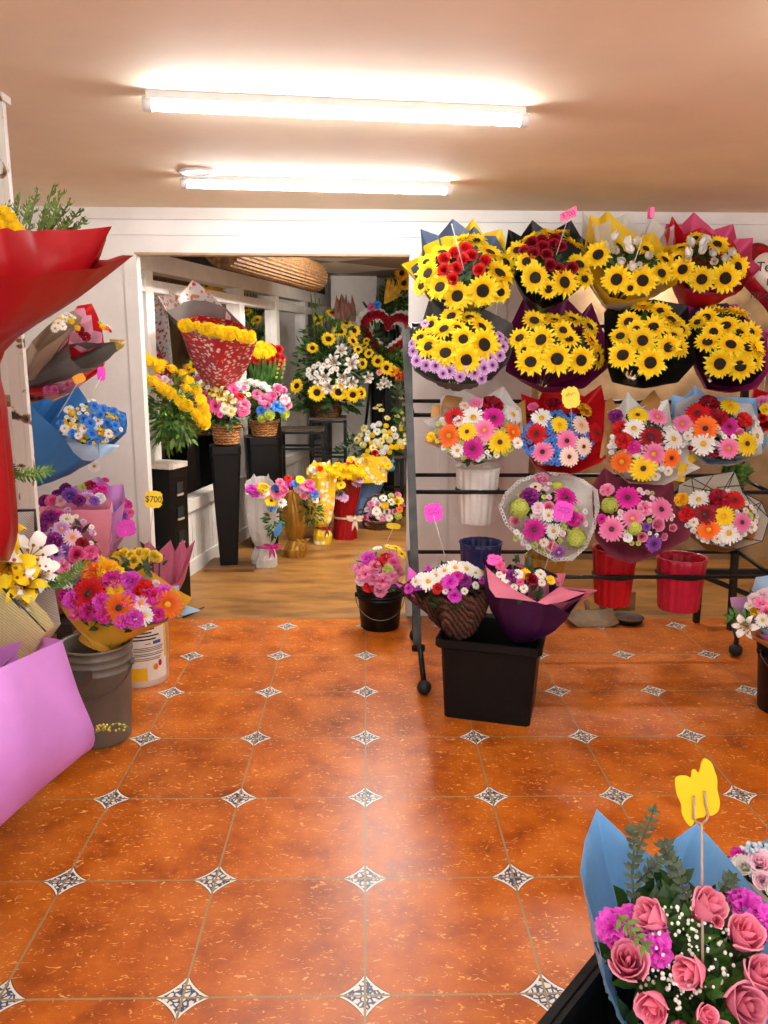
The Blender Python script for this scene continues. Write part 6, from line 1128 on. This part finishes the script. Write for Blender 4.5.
# giant cone
def floral(name, base, blob, blob2, scale):
    mt, nt = newmat(name); out = N(nt, 'ShaderNodeOutputMaterial'); p = N(nt, 'ShaderNodeBsdfPrincipled', i_Roughness=.4); tc = N(nt, 'ShaderNodeTexCoord')
    vo = N(nt, 'ShaderNodeTexVoronoi', i_Scale=scale); L(nt, tc, 'Object', vo, 'Vector'); nz = N(nt, 'ShaderNodeTexNoise', i_Scale=scale*2.2); L(nt, tc, 'Object', nz, 0)
    ad = N(nt, 'ShaderNodeMath', operation='MULTIPLY_ADD'); ad.inputs[1].default_value = .5; L(nt, nz, 'Fac', ad, 0); L(nt, vo, 'Distance', ad, 2)
    mr = N(nt, 'ShaderNodeMapRange', i_1=.60, i_2=.66, i_3=1., i_4=0.); L(nt, ad, 0, mr, 0); sp = N(nt, 'ShaderNodeSeparateColor'); L(nt, vo, 'Color', sp, 0); gt = N(nt, 'ShaderNodeMath', operation='GREATER_THAN'); gt.inputs[1].default_value = .75; L(nt, sp, 0, gt, 0)
    m1 = N(nt, 'ShaderNodeMix', data_type='RGBA'); m1.inputs[6].default_value = lin(blob); m1.inputs[7].default_value = lin(blob2); L(nt, gt, 0, m1, 0)
    m2 = N(nt, 'ShaderNodeMix', data_type='RGBA'); m2.inputs[6].default_value = lin(base); L(nt, mr, 0, m2, 0); L(nt, m1, 2, m2, 7); L(nt, m2, 2, p, 'Base Color'); L(nt, p, 0, out, 0); return mt
FRED = floral('paper_red_floral', '#c00e28', '#f2e2da', '#e87830', 34.); FWHT = floral('paper_white_floral', '#f0e8e0', '#e88a5a', '#d83a58', 30.); SIL = M('paper_silver_grey', '#8c8680', .25, .1, 8, bump=.5, bscale=12, metal=.3)
b = Bq('bouquet', 'giant cone bouquet of yellow chrysanthemums in red floral paper with silver back sheets', (405, 425), 5.14, 180, (.22, -.86, .46), group='arrangements in the passage', zone=B5, B=tuple(PY(*Z(B5, 418, 690), 5.78)), rb=.085, dome_=.15)
b.wrap(SIL, [(165, 330), (205, 318), (250, 288), (300, 280), (360, 285), (442, 312), (520, 390), (593, 455), (480, 480), (330, 470), (230, 400), (180, 340)], off=-.06, bulge=.0, rb=.015, label='silver back sheet')
b.wrap(FWHT, [(124, 185), (170, 225), (217, 268), (260, 225), (292, 184), (330, 212), (425, 300), (470, 360), (460, 420), (340, 430), (240, 400), (170, 330), (126, 255)], off=-.08, bulge=.0, rb=.012, label='white and orange floral sheet')
b.wrap(FRED, [(255, 425), (222, 372), (330, 350), (480, 375), (560, 415), (592, 463), (545, 470), (480, 470), (400, 462), (320, 445)], off=.0, bulge=.16, label='red floral sheet')
for i in range(46):
    x = 238+328*b.rr.random(); f_ = (x-238)/328; y = 378+66*f_+b.rr.uniform(-2, 30-8*f_); b.fl(('pom', 'yel', x, y, 25), face=.1, lift=.03, tilt=.3)
# second basket
c3 = (PY(262, 450, 6.35).x, 6.35, 0); top3 = PY(262, 436, 6.35).z; pedestal('black pedestal under the second wicker basket, beside the iron stand', c3, .10, .128, top3, .25)
bt, bc, k = basket('honey wicker basket of pink and blue flowers on the pedestal beside the iron stand', 264, 421, 436, 14, 6.35, WICK)
b = Bq('flower_arrangement', 'pink, white and blue arrangement in the wicker basket beside the iron stand', (640, 740), 6.33, 120, (.1, -.75, .65), group='arrangements in the passage', zone=B5, cat='flower arrangement', B=(bc.x, bc.y, bc.z-.02), rb=.07, dome_=.35)
leafcloud(b.t, PY(*Z(B5, 640, 790), 6.35), (.17, .12, .10), 150, .06, .028, GREEN, 16); leafcloud(b.t, PY(*Z(B5, 640, 740), 6.4), (.16, .1, .15), 110, .06, .028, DGREEN, 17, name='dark_foliage')
FL = [('pom', 'whi', 530, 668, 22), ('pom', 'whi', 560, 664, 22), ('pom', 'whi', 590, 670, 22), ('pom', 'whi', 620, 680, 22), ('pom', 'whi', 645, 695, 20), ('pom', 'whi', 545, 690, 18), ('car', 'pink', 620, 742, 32), ('ros', 'pink', 690, 690, 30), ('ros', 'pink', 712, 700, 26), ('car', 'hot', 660, 730, 28), ('car', 'blue', 680, 775, 26), ('car', 'blue', 655, 790, 22), ('car', 'blue', 610, 795, 24), ('car', 'lpink', 720, 745, 26), ('pom', 'lime', 650, 815, 26), ('pom', 'lime', 615, 830, 22), ('pom', 'lime', 720, 810, 24), ('car', 'pink', 590, 720, 26), ('ros', 'rosep', 735, 770, 24), ('car', 'blue', 705, 790, 20), ('ros', 'pink', 640, 770, 22)]
b.fl(*FL, face=.35)
# red and yellow arrangement wrapped in green leaves
Y4 = 6.75; q4 = PY(265, 400, Y4); c4 = (PY(266, 430, Y4).x, Y4, 0); pedestal('black pedestal behind the second wicker basket, mostly hidden', c4, .10, .12, q4.z-.03, .2)
b = Bq('flower_arrangement', 'red and yellow flowers in a cuff of broad green leaves behind the second basket', (640, 530), Y4, 95, (.15, -.7, .7), group='arrangements in the passage', zone=B5, cat='flower arrangement', B=(c4[0], Y4, q4.z-.03), rb=.08, dome_=.35)
mb = MB(); rr = random.Random(3)
for i in range(22):
    a = 2*PI*i/22; d = Vector((math.cos(a), math.sin(a), 0)); mb.leaf(b.B+d*.08, Vector((d.x*.25, d.y*.25, 1)), d, PY(*Z(B5, 640, 560), Y4).z-b.B.z+rr.uniform(-.02, .05), .085, bend=.05)
part('leaf_cuff', mb, GREEN, b.t)
b.fl(*[('pom', 'yel', x, y, 28) for x, y in ((580, 510), (610, 495), (640, 505), (600, 530), (630, 528), (655, 520))], face=.3, lift=.02); b.fl(*[('ros', 'red', x, y, 28) for x, y in ((590, 556), (655, 500), (690, 510), (680, 545), (700, 550), (660, 560), (690, 575), (560, 545), (640, 575))], face=.3); b.fl(('ros', 'whi', 655, 535, 22), ('lil', 'yel', 500, 350, 20), face=.3)
for x0 in (680, 705):
    P = [Z(B5, x0-20, 670), Z(B5, x0, 600), Z(B5, x0+18, 555)]; mb = MB(); mb.tube([PY(*p, Y4-.1) for p in P], .004, 5)
    part('bud_stem', mb, LGREEN, b.t)
    for i in range(5): flower(b.t, 'bud', 'pyel', PY(*Z(B5, x0+2+4*i, 640-20*i), Y4-.1), Vector((.6, -.6, .4)), .016)
# iron stands
IRON = M('iron_black', '#161514', .45, .2, 20, metal=.4); SLATE = M('stand_top_brown', '#4a3a2a', .5, .2, 10)
def stand(label, x0, x1, ytop, Y, dep=.28, mid=.8, wire=True):
    a, c = PY(x0, ytop, Y), PY(x1, ytop, Y); h = a.z; w = (c.x-a.x)/2; t = thing('iron_stand', label, 'plant stand', ((a.x+c.x)/2, Y+dep/2, 0), 0, 'iron stands in the passage')
    mb = MB(); mb.box((-w, -dep/2, h-.02), (w, dep/2, h)); part('top', mb, SLATE, t, False, world=False)
    for sx in (-1, 1):
        for sy_ in (-1, 1):
            mb = MB(); mb.box((sx*(w-.012)-.012, sy_*(dep/2-.012)-.012, 0), (sx*(w-.012)+.012, sy_*(dep/2-.012)+.012, h-.02)); part('leg', mb, IRON, t, False, world=False)
    for zz in (mid*h, .15*h, h-.035):
        mb = MB()
        for s in (-1, 1): mb.box((-w, s*(dep/2-.012)-.008, zz-.01), (w, s*(dep/2-.012)+.008, zz+.01)); mb.box((s*(w-.012)-.008, -dep/2, zz-.01), (s*(w-.012)+.008, dep/2, zz+.01))
        part('crossbar', mb, IRON, t, False, world=False)
    return t
stand('square black iron stand, empty, left of the tall sunflower arrangement', 279, 324, 429, 7.0)
Y6 = 7.6; stand('black iron stand carrying the tall sunflower and lily arrangement', 309, 346, 418, Y6, .32, .6)
bt, bc, k = basket('brown wicker basket of the tall sunflower and lily arrangement', 327, 404, 418, 15, Y6+.15, WICKD)
b = Bq('flower_arrangement', 'tall sunflower and white lily arrangement with dried brown leaves on top', (275, 580), Y6+.1, 180, (0, -.9, .44), group='arrangements in the passage', zone=B6, cat='flower arrangement', B=(bc.x, bc.y, bc.z-.03), rb=.06, dome_=.3)
cc = PY(*Z(B6, 275, 580), Y6+.2)
leafcloud(b.t, cc, (.33, .16, .46), 420, .09, .04, GREEN, 21, shell=.2); leafcloud(b.t, PY(*Z(B6, 265, 740), Y6+.1), (.34, .14, .12), 130, .11, .05, DGREEN, 22, name='broad_foliage'); leafcloud(b.t, cc, (.32, .15, .44), 160, .08, .03, DGREEN, 23, name='dark_foliage')
b.fl(*[('sun', 'sunY', x, y, r) for x, y, r in ((228, 375, 30), (290, 340, 32), (325, 428, 34), (272, 462, 34), (198, 503, 26), (125, 680, 34), (218, 710, 40), (318, 708, 40), (385, 720, 36), (425, 712, 28), (355, 388, 26), (392, 422, 28), (385, 470, 28), (430, 575, 26), (410, 510, 22))], face=.35, lift=.06, tilt=.3)
b.fl(*[('lil', 'whi', x, y, r) for x, y, r in ((295, 570, 42), (330, 515, 34), (380, 575, 38), (250, 640, 38), (340, 640, 38), (270, 685, 36), (380, 665, 34), (455, 640, 32), (330, 675, 30), (225, 655, 28))], face=.35, lift=.06, tilt=.4)
b.fl(*[('dai', 'whi', x, y, 14) for x, y in ((180, 605), (178, 625), (205, 590), (225, 578), (240, 600), (190, 640), (215, 620), (250, 585), (285, 610), (400, 540), (310, 600), (360, 610))], face=.3, lift=.06)
mb = MB(); rr = random.Random(8)
for i in range(22):
    x = 312+88*rr.random(); p = PY(*Z(B6, x, 380), Y6+.25+rr.uniform(-.05, .05)); mb.leaf(p, Vector((rr.uniform(-.2, .2), 0, 1)), Vector((0, -1, 0)), rr.uniform(.14, .26), .05)
part('dried_leaf', mb, M('dried_leaf_brown', '#7a3c1c', .6, .3, 12, hexb='#3c1a0c'), b.t)
mb = MB()
for x0, x1, y1 in ((200, 190, 250), (215, 208, 245), (230, 228, 270), (240, 250, 330)): mb.tube([PY(*Z(B6, x0+10, 480), Y6+.2), PY(*Z(B6, x1, y1), Y6+.2)], .004, 4)
part('long_stem', mb, LGREEN, b.t)
# heart wreath on an easel with the sunflower spray below
Y7 = 8.3; t = thing('heart_wreath', 'red and white flower heart on a dark easel at the end of the passage', 'wreath', (PY(387, 400, Y7).x, Y7, 0)); k = mpp(PY(387, 340, Y7)); hc = PY(387, 334, Y7)
def hpt(a, s): x = 16*math.sin(a)**3/17*s*k; z = (13*math.cos(a)-5*math.cos(2*a)-2*math.cos(3*a)-math.cos(4*a))/17*s*k; return hc+Vector((x*math.cos(.12)+z*math.sin(.12), 0, z*math.cos(.12)-x*math.sin(.12)))
mb = MB(); mb.tube([hpt(2*PI*i/48, 26)+Vector((0, .03, 0)) for i in range(49)], .035, 8, cap=False); part('wreath_frame', mb, DGREEN, t)
def along(s, n):
    P = [hpt(2*PI*i/400, s) for i in range(401)]; tot = sum((P[i+1]-P[i]).length for i in range(400)); out = []; acc = 0; nx = 0
    for i in range(400):
        if acc >= nx: out.append(P[i]); nx += tot/n
        acc += (P[i+1]-P[i]).length
    return out
for p in along(31.5, 42): flower(t, 'pom', 'whi', p+Vector((0, -.02, 0)), Vector((rnd.uniform(-.3, .3), -1, .2)), .032)
for p in along(25.5, 36): flower(t, 'car', 'dred', p+Vector((0, -.055, 0)), Vector((rnd.uniform(-.3, .3), -1, .2)), .040)
for p in along(23, 26): flower(t, 'car', 'red', p+Vector((0, -.05, 0)), Vector((rnd.uniform(-.3, .3), -1, .2)), .034)
for p in along(17.5, 24): flower(t, 'pom', 'whi', p+Vector((0, -.02, 0)), Vector((rnd.uniform(-.3, .3), -1, .2)), .026)
for s in (-1, 1): mb = MB(); mb.tube([hc+Vector((s*.1, .06, .1)), (hc.x+s*.3, Y7+.06, .0)], .014, 6); part('easel_leg', mb, IRON, t)
mb = MB(); mb.tube([hc+Vector((0, .08, .1)), (hc.x, Y7+.25, 0)], .014, 6); part('easel_leg', mb, IRON, t)
for x, y, c in ((372, 307, 'hot'), (377, 305, 'blue')): flower(t, 'car', c, PY(x, y, Y7-.05), Vector((0, -1, .3)), .045)
ps = (PY(389, 420, 7.98).x, 7.98, 0); zt_ = PY(389, 388, 7.98).z; pedestal('slim dark pedestal under the sunflower spray at the end of the passage', ps, .05, .06, zt_, .1)
b = Bq('flower_arrangement', 'sunflower and orange lily spray below the flower heart', (250, 740), 7.92, 140, (-.1, -.9, .42), group='arrangements in the passage', zone=(340, 240, 5.69), cat='flower arrangement', B=(ps[0], ps[1], zt_), rb=.05, dome_=.3)
leafcloud(b.t, PY(386, 364, 8.0), (.22, .12, .16), 260, .08, .035, GREEN, 31, shell=.2); leafcloud(b.t, PY(372, 345, 8.02), (.12, .1, .2), 120, .08, .03, DGREEN, 32, name='dark_foliage')
b.fl(*[('sun', 'sunY', x, y, r) for x, y, r in ((150, 575, 24), (140, 600, 24), (165, 645, 30), (215, 690, 36), (265, 728, 38), (300, 745, 30))], face=.4, lift=.08); b.fl(('lil', 'ora', 320, 762, 38), ('ger', 'red', 340, 780, 26), ('car', 'rosep', 222, 755, 18), ('dai', 'whi', 125, 615, 14), face=.4, lift=.08); b.fl(*[('lil', 'whi', x, y, 26) for x, y in ((250, 800), (275, 820), (230, 830), (160, 790))], face=.3, lift=.06)
# tall plant with spiky leaves and yellow plume behind the heart
zb = PY(384, 320, 8.85).z; pp_ = (PY(382, 400, 8.85).x, 8.85, 0); pedestal('tall dark pedestal behind the flower heart', pp_, .12, .13, zb-.1, .1)
t = thing('flower_arrangement', 'spiky-leaved arrangement with a yellow plume above the flower heart', 'flower arrangement', (pp_[0], 8.85, zb-.1), 0, 'arrangements in the passage'); mb = MB(); rr = random.Random(9); base_ = Vector((pp_[0], 8.85, zb-.1))
for i in range(34):
    d = Vector((rr.uniform(-.8, .45), rr.uniform(-.4, .2), 1)); mb.leaf(base_, d, Vector((0, -1, .2)), rr.uniform(.25, .5), .035, bend=.25)
part('spiky_leaf', mb, EUC, t); leafcloud(t, PY(400, 300, 8.45), (.18, .1, .28), 180, .1, .04, GREEN, 33, shell=.2)
mb = MB()
for i in range(60):
    d = Vector((rr.uniform(.1, 1.1), rr.uniform(-.3, .1), rr.uniform(.55, 1))); mb.leaf(PY(384, 304, 8.3), d, Vector((0, -1, 0)), rr.uniform(.18, .28), .018)
part('yellow_plume', mb, M('plume_yellow', '#d8a418', .7, .2, 20), t)
for x, y in ((402, 273), (403, 262), (404, 283)): flower(t, 'sun', 'gold', PY(x, y, 8.3), Vector((-.3, -1, .1)), .07)
# white and yellow chrysanthemums on a stand
Y8 = 7.5; stand('low dark stand under the white and yellow chrysanthemums', 366, 404, 456, Y8, .3, .4); b = Bq('flower_arrangement', 'white and pale yellow chrysanthemums on the low stand by the rack post', (570, 95), Y8+.1, 130, (0, -.8, .6), group='arrangements in the passage', zone=B8, cat='flower arrangement', B=(PY(384, 455, Y8+.15).x, Y8+.15, PY(384, 455, Y8).z), rb=.06, dome_=.4)
leafcloud(b.t, PY(380, 446, Y8+.15), (.3, .12, .16), 260, .08, .03, GREEN, 41, shell=.3); leafcloud(b.t, PY(352, 455, Y8+.1), (.13, .1, .22), 150, .08, .02, DGREEN, 42, name='dark_foliage')
b.scat((570, 95), 130, 75, 46, [('dai', 'pyel', 20), ('pom', 'pyel', 18), ('pom', 'whi', 18), ('pom', 'yel', 15), ('dai', 'whi', 20)], lift=.03, gap=.75)
b.fl(*[('dai', 'pyel', x, y, 18) for x, y in ((660, 20), (680, 40), (690, 0), (670, -40), (685, -80), (650, -20), (600, -10), (690, -130), (672, -110), (655, 5), (560, -75), (540, -60), (570, -50))], face=.3); leafcloud(b.t, PY(403, 405, Y8+.1), (.08, .08, .3), 110, .07, .028, GREEN, 43, name='climbing_foliage')
# ---------------------------------------------------------------- wrapped sleeves standing on the floor
def sleeve(label, base_px, ybot, prof, mat, Y=None, open_a=0., seed=1, rib=None, lab=None, squash=.8):
    """paper sleeve gathered above a round foot: profile of (photo row, half width)"""
    f = PZ(base_px, ybot-2, 0); Y = f.y+.06; c = PY(base_px, ybot, Y); k = mpp(c); t = thing('wrapped_bouquet', label, 'bouquet', (c.x, Y, 0), 0, 'wrapped bouquets on the passage floor'); rr = random.Random(seed); rows = []
    for (y, hw, *dx) in prof:
        z = max(0., PY(base_px, y, Y).z); r = hw*k; top = y == prof[-1][0]; ox = (dx[0] if dx else 0)*k; row = []
        for i in range(36):
            a = 2*PI*i/36; q = 1+.07*math.sin(5*a+seed+y*.05)+rr.uniform(-.03, .03); lift = 0
            if top: lift = open_a*math.sin(a)*r*1.2 + (.03 if i % 6 == 0 else 0)
            q += rr.uniform(-.05, .05)
            row.append((c.x+ox+r*q*math.cos(a), Y+r*q*squash*math.sin(a), z+lift))
        rows.append(row)
    mb = MB(); ids = mb.grid(rows, True); mb.face(ids[0][::-1]); part('wrapping_paper', mb, mat, t, False, lab); return t, c, k, Y
def bow(t, px, py, Y, k, mat, s=6.):
    mb = MB(); c = PY(px, py, Y)
    for sg in (-1, 1):
        mb.leaf(c, Vector((sg, -.2, .35)), Vector((0, -1, 0)), s*k*1.5, s*k*.8); mb.leaf(c, Vector((sg, -.2, -.2)), Vector((0, -1, 0)), s*k*1.3, s*k*.6); mb.leaf(c, Vector((sg*.25, -.2, -1)), Vector((0, -1, 0)), s*k*2., s*k*.5)
    mb.ball(c, s*k*.35, 8, 6); part('ribbon_bow', mb, mat, t)
def band(t, c, px, py, Y, k, hw, mat, squash=.8):
    p = PY(px, py, Y); mb = MB(); mb.tube([(p.x+hw*k*math.cos(2*PI*i/24), Y+hw*k*squash*math.sin(2*PI*i/24), p.z) for i in range(25)], 1.1*k, 6, cap=False); part('ribbon', mb, mat, t)
PWH = paper('paper_crumpled_white', '#dedad4', bump=.8, bscale=18); PGD = M('foil_gold_wrap', '#b4822c', .32, .15, 10, bump=.8, bscale=22, metal=.55, rndv=0); PYW = paper('paper_bright_yellow', '#f4c818', bump=.5); PRD = paper('paper_crimson', '#b00c18', bump=.5); PYP = floral('paper_yellow_print', '#f2c81e', '#f6eeda', '#e8a08a', 22.)
MAG = M('ribbon_magenta', '#c01080', .35, .1); CRM = M('ribbon_cream', '#e4c8b0', .5, .1)
t, c, k, Y = sleeve('white paper wrapped bouquet with magenta ribbon, on the passage floor', 265, 570, [(570, 9), (567, 12.5), (558, 13), (549, 10), (546, 8), (541, 11), (530, 14.5, 0), (512, 15, -.5), (497, 15.5, -2), (487, 15, -3)], PWH, seed=2, open_a=.5)
band(t, c, 265, 546, Y, k, 9, MAG); bow(t, 272, 547, Y-.11, k, MAG)
leafcloud(t, PY(274, 520, Y-.07), (.05, .05, .13), 110, .05, .02, GREEN, 51)
for kd, cl, x, y, r in (('car', 'fuc', 251, 490, 6), ('car', 'pink', 258, 487, 5), ('ger', 'pink', 277, 492, 9), ('ger', 'yel', 271, 501, 7), ('dai', 'whi', 281, 503, 6), ('car', 'hot', 284, 490, 5), ('car', 'yel', 263, 488, 6), ('car', 'blue', 272, 508, 4), ('car', 'blue', 275, 488, 4), ('dai', 'whi', 266, 492, 5), ('car', 'pink', 280, 483, 5), ('dai', 'lpink', 262, 495, 5), ('car', 'fuc', 255, 494, 5)): flower(t, kd, cl, PY(x, y, Y-.12+rnd.uniform(-.02, .05)), Vector((.2, -.7, .65)), r*k)
mb = MB(); mb.leaf(PY(275, 537, Y-.15), Vector((.45, -.1, 1)), Vector((.2, -1, 0)), 17*k, 8*k); part('blue_tissue', mb, paper('paper_azure_tissue', '#5a9ce0'), t)
t, c, k, Y = sleeve('gold foil wrapped bouquet between the white and yellow wrapped ones', 296, 560, [(560, 8), (557, 11), (549, 11.5), (542, 8), (540, 6.5), (535, 9), (525, 11.5), (510, 12, -2), (495, 10, -4), (484, 7, -4)], PGD, seed=3, open_a=.6)
bow(t, 303, 541, Y-.1, k, PGD, 5)
leafcloud(t, PY(311, 510, Y-.04), (.08, .06, .12), 120, .05, .02, GREEN, 52)
for kd, cl, x, y, r in (('car', 'fuc', 289, 483, 5), ('car', 'blue', 295, 484, 4), ('dai', 'yel', 300, 480, 5), ('ger', 'pink', 306, 486, 7), ('car', 'blue', 305, 490, 4), ('car', 'blue', 314, 494, 5), ('ros', 'rosep', 304, 496, 5), ('car', 'hot', 310, 484, 5), ('car', 'lpink', 298, 489, 5), ('car', 'fuc', 312, 490, 4), ('dai', 'whi', 315, 500, 4), ('car', 'red', 288, 479, 4)): flower(t, kd, cl, PY(x, y, Y-.1+rnd.uniform(-.02, .04)), Vector((.3, -.7, .6)), r*k)
t, c, k, Y = sleeve('tall yellow printed paper bouquet with dark red ribbon on the passage floor', 322, 547, [(547, 6), (544, 8.5), (535, 9, 1), (529, 7), (526, 6.5), (520, 10), (505, 12.5), (490, 13.5), (478, 14), (470, 14.5)], PYP, seed=4, open_a=.35)
band(t, c, 322, 527, Y, k, 7, M('ribbon_dark_red', '#8a1020', .4)); bow(t, 327, 529, Y-.08, k, M('ribbon_dark_red', '#8a1020', .4), 4)
for kd, cl, x, y, r in (('ros', 'ora', 320, 469, 5), ('ros', 'whi', 313, 471, 5), ('pom', 'yel', 328, 470, 5), ('pom', 'yel', 335, 474, 5), ('pom', 'yel', 312, 476, 4)): flower(t, kd, cl, PY(x, y, Y-.08), Vector((.2, -.7, .6)), r*k)
t, c, k, Y = sleeve('crimson wrapped bouquet of yellow blooms with a cream bow, on the passage floor', 345, 542, [(542, 9), (540, 11), (530, 11), (520, 10), (516, 9.5), (510, 11.5), (495, 14), (480, 15, 1), (472, 15, 1)], PRD, seed=5, open_a=.4)
band(t, c, 345, 517, Y, k, 10.5, CRM); bow(t, 355, 519, Y-.13, k, CRM, 6)
leafcloud(t, PY(342, 485, Y-.12), (.07, .05, .08), 60, .05, .02, DGREEN, 53)
for kd, cl, x, y, r in (('pom', 'yel', 338, 468, 6), ('pom', 'yel', 345, 469, 6), ('pom', 'yel', 352, 470, 6), ('pom', 'yel', 359, 473, 6), ('pom', 'yel', 334, 475, 5), ('pom', 'yel', 341, 476, 5), ('pom', 'yel', 355, 478, 5), ('pom', 'yel', 363, 478, 5), ('dai', 'yel', 336, 486, 6, ), ('dai', 'yel', 341, 485, 5), ('dai', 'lilac', 357, 482, 6), ('dai', 'lilac', 340, 495, 6), ('dai', 'lilac', 344, 498, 5), ('ros', 'red', 348, 466, 5), ('dai', 'lilac', 360, 480, 4), ('pom', 'yel', 349, 476, 5)): flower(t, kd, cl, PY(x, y, Y-.15+rnd.uniform(-.02, .04)), Vector((.1, -.75, .6)), r*k)
t, c, k, Y = sleeve('yellow bouquet with pale blue paper leaning behind the crimson one', 366, 519, [(519, 9), (512, 10), (498, 11, 2), (485, 13, 4), (470, 16, 6), (458, 19, 8)], paper('paper_cornflower_light', '#86ace0', bump=.5), seed=6, open_a=.3)
for kd, cl, x, y, r in (('pom', 'yel', 372, 462, 7), ('pom', 'yel', 380, 465, 7), ('dai', 'yel', 352, 461, 6), ('dai', 'yel', 358, 464, 6), ('pom', 'yel', 366, 459, 6), ('dai', 'yel', 388, 466, 5), ('ros', 'red', 375, 453, 4), ('dai', 'whi', 376, 468, 5), ('dai', 'pyel', 378, 480, 6), ('car', 'blue', 391, 468, 4), ('dai', 'yel', 386, 462, 5), ('car', 'blue', 377, 477, 4), ('dai', 'whi', 362, 468, 5)): flower(t, kd, cl, PY(x, y, Y-.2+rnd.uniform(-.02, .05)), Vector((.1, -.75, .6)), r*k)
mb = MB(); mb.grid([[PY(352+35*i/6, 458+26*j/4-2*i/6, Y-.2-.02*math.sin(PI*i/6)) for i in range(7)] for j in range(5)]); part('front_sheet', mb, PYP, t)
bf = PZ(377, 531, 0); bt, bc, k = basket('dark basket with hooped handle on the passage floor, filled with pink and white flowers', 378, 519, 532, 16, bf.y+.14, WICKD, handle=.22, group='baskets in the passage')
b = Bq('flower_arrangement', 'pink, white and yellow flowers filling the dark hooped basket', (585, 455), bc.y-.02, 105, (.05, -.8, .6), group='arrangements in the passage', zone=B8, cat='flower arrangement', B=(bc.x, bc.y, bc.z-.03), rb=.08, dome_=.45)
b.leaves(60, .06, .025, GREEN); leafcloud(b.t, PY(384, 510, bc.y), (.19, .1, .1), 130, .06, .024, DGREEN, 55, name='dark_foliage')
FL = [('ros', 'rosep', 485, 500, 24), ('ros', 'pink', 500, 525, 20), ('ros', 'lpink', 550, 430, 24), ('dai', 'whi', 580, 400, 22), ('dai', 'whi', 545, 470, 26), ('pom', 'yel', 588, 440, 22), ('lil', 'yel', 650, 420, 30), ('dai', 'whi', 560, 490, 24), ('ros', 'pink', 525, 455, 20), ('car', 'ora', 662, 460, 20), ('dai', 'whi', 620, 420, 22), ('car', 'pink', 655, 385, 20), ('ros', 'lpink', 600, 470, 22), ('ros', 'rosep', 640, 470, 20), ('dai', 'whi', 610, 500, 22), ('car', 'pink', 575, 505, 20), ('pom', 'pyel', 620, 390, 18), ('dai', 'pyel', 670, 410, 20), ('pom', 'lime', 655, 490, 22), ('car', 'pink', 515, 430, 18), ('dai', 'whi', 535, 410, 18), ('ros', 'pink', 680, 440, 18)]
b.fl(*FL, face=.3); b.scat((585, 450), 95, 60, 16, [('dai', 'whi', 14), ('ros', 'pink', 14), ('car', 'lpink', 14)], [(f[2], f[3], f[4]) for f in FL])
# rolled bamboo blind along the top of the window wall, twig on the floor
BAM = M('bamboo_brown', '#7a5220', .85, .25, 30, hexb='#3e260e', rndv=0); a, c = PY(222, 252, 4.95), PY(314, 277, 6.9); a.z = c.z+.01; t = thing('bamboo_blind', 'rolled brown bamboo blind hanging along the ceiling of the passage', 'blind', (a+c)/2); d = (c-a).normalized(); x = d.cross(Vector((0, 0, 1))).normalized(); y = x.cross(d); mb = MB(); rows = []
for i in range(2):
    p = a if i == 0 else c; rows.append([p+(x*math.cos(2*PI*q/60)+y*math.sin(2*PI*q/60))*(.115+(.006 if q % 2 else -.004)) for q in range(60)])
ids = mb.grid(rows, True); mb.face(ids[0][::-1]); mb.face(ids[1]); part('slat_roll', mb, BAM, t, False)
for q in (.2, .8): mb = MB(); p = a.lerp(c, q); mb.tube([p+Vector((0, 0, .11)), (p.x, p.y, 2.31)], .006, 6); part('hanger', mb, IRON, t)
mb = MB(); mb.tube([PZ(183, 617, .008), PZ(192, 613, .012), PZ(204, 607, .01)], [.006, .008, .004], 6); o = link('twig', mb.mesh('twig', M('twig_brown', '#4a3018', .8, .2, 20))); tag(o, 'short dark twig lying on the wooden floor of the opening', 'twig')
# ---------------------------------------------------------------- world and view
w = bpy.data.worlds.new('world'); sc.world = w; w.use_nodes = True; w.node_tree.nodes['Background'].inputs[0].default_value = (.95, .97, 1, 1); w.node_tree.nodes['Background'].inputs[1].default_value = WORLD
sc.view_settings.view_transform = 'Standard'; sc.view_settings.look = 'None'; sc.view_settings.gamma = 1; sc.view_settings.exposure = EXPO; sc.view_settings.use_curve_mapping = False
sc.cycles.max_bounces = 8; sc.cycles.diffuse_bounces = 4; sc.cycles.transparent_max_bounces = 12; sc.cycles.use_denoising = True; sc.cycles.sample_clamp_indirect = 6
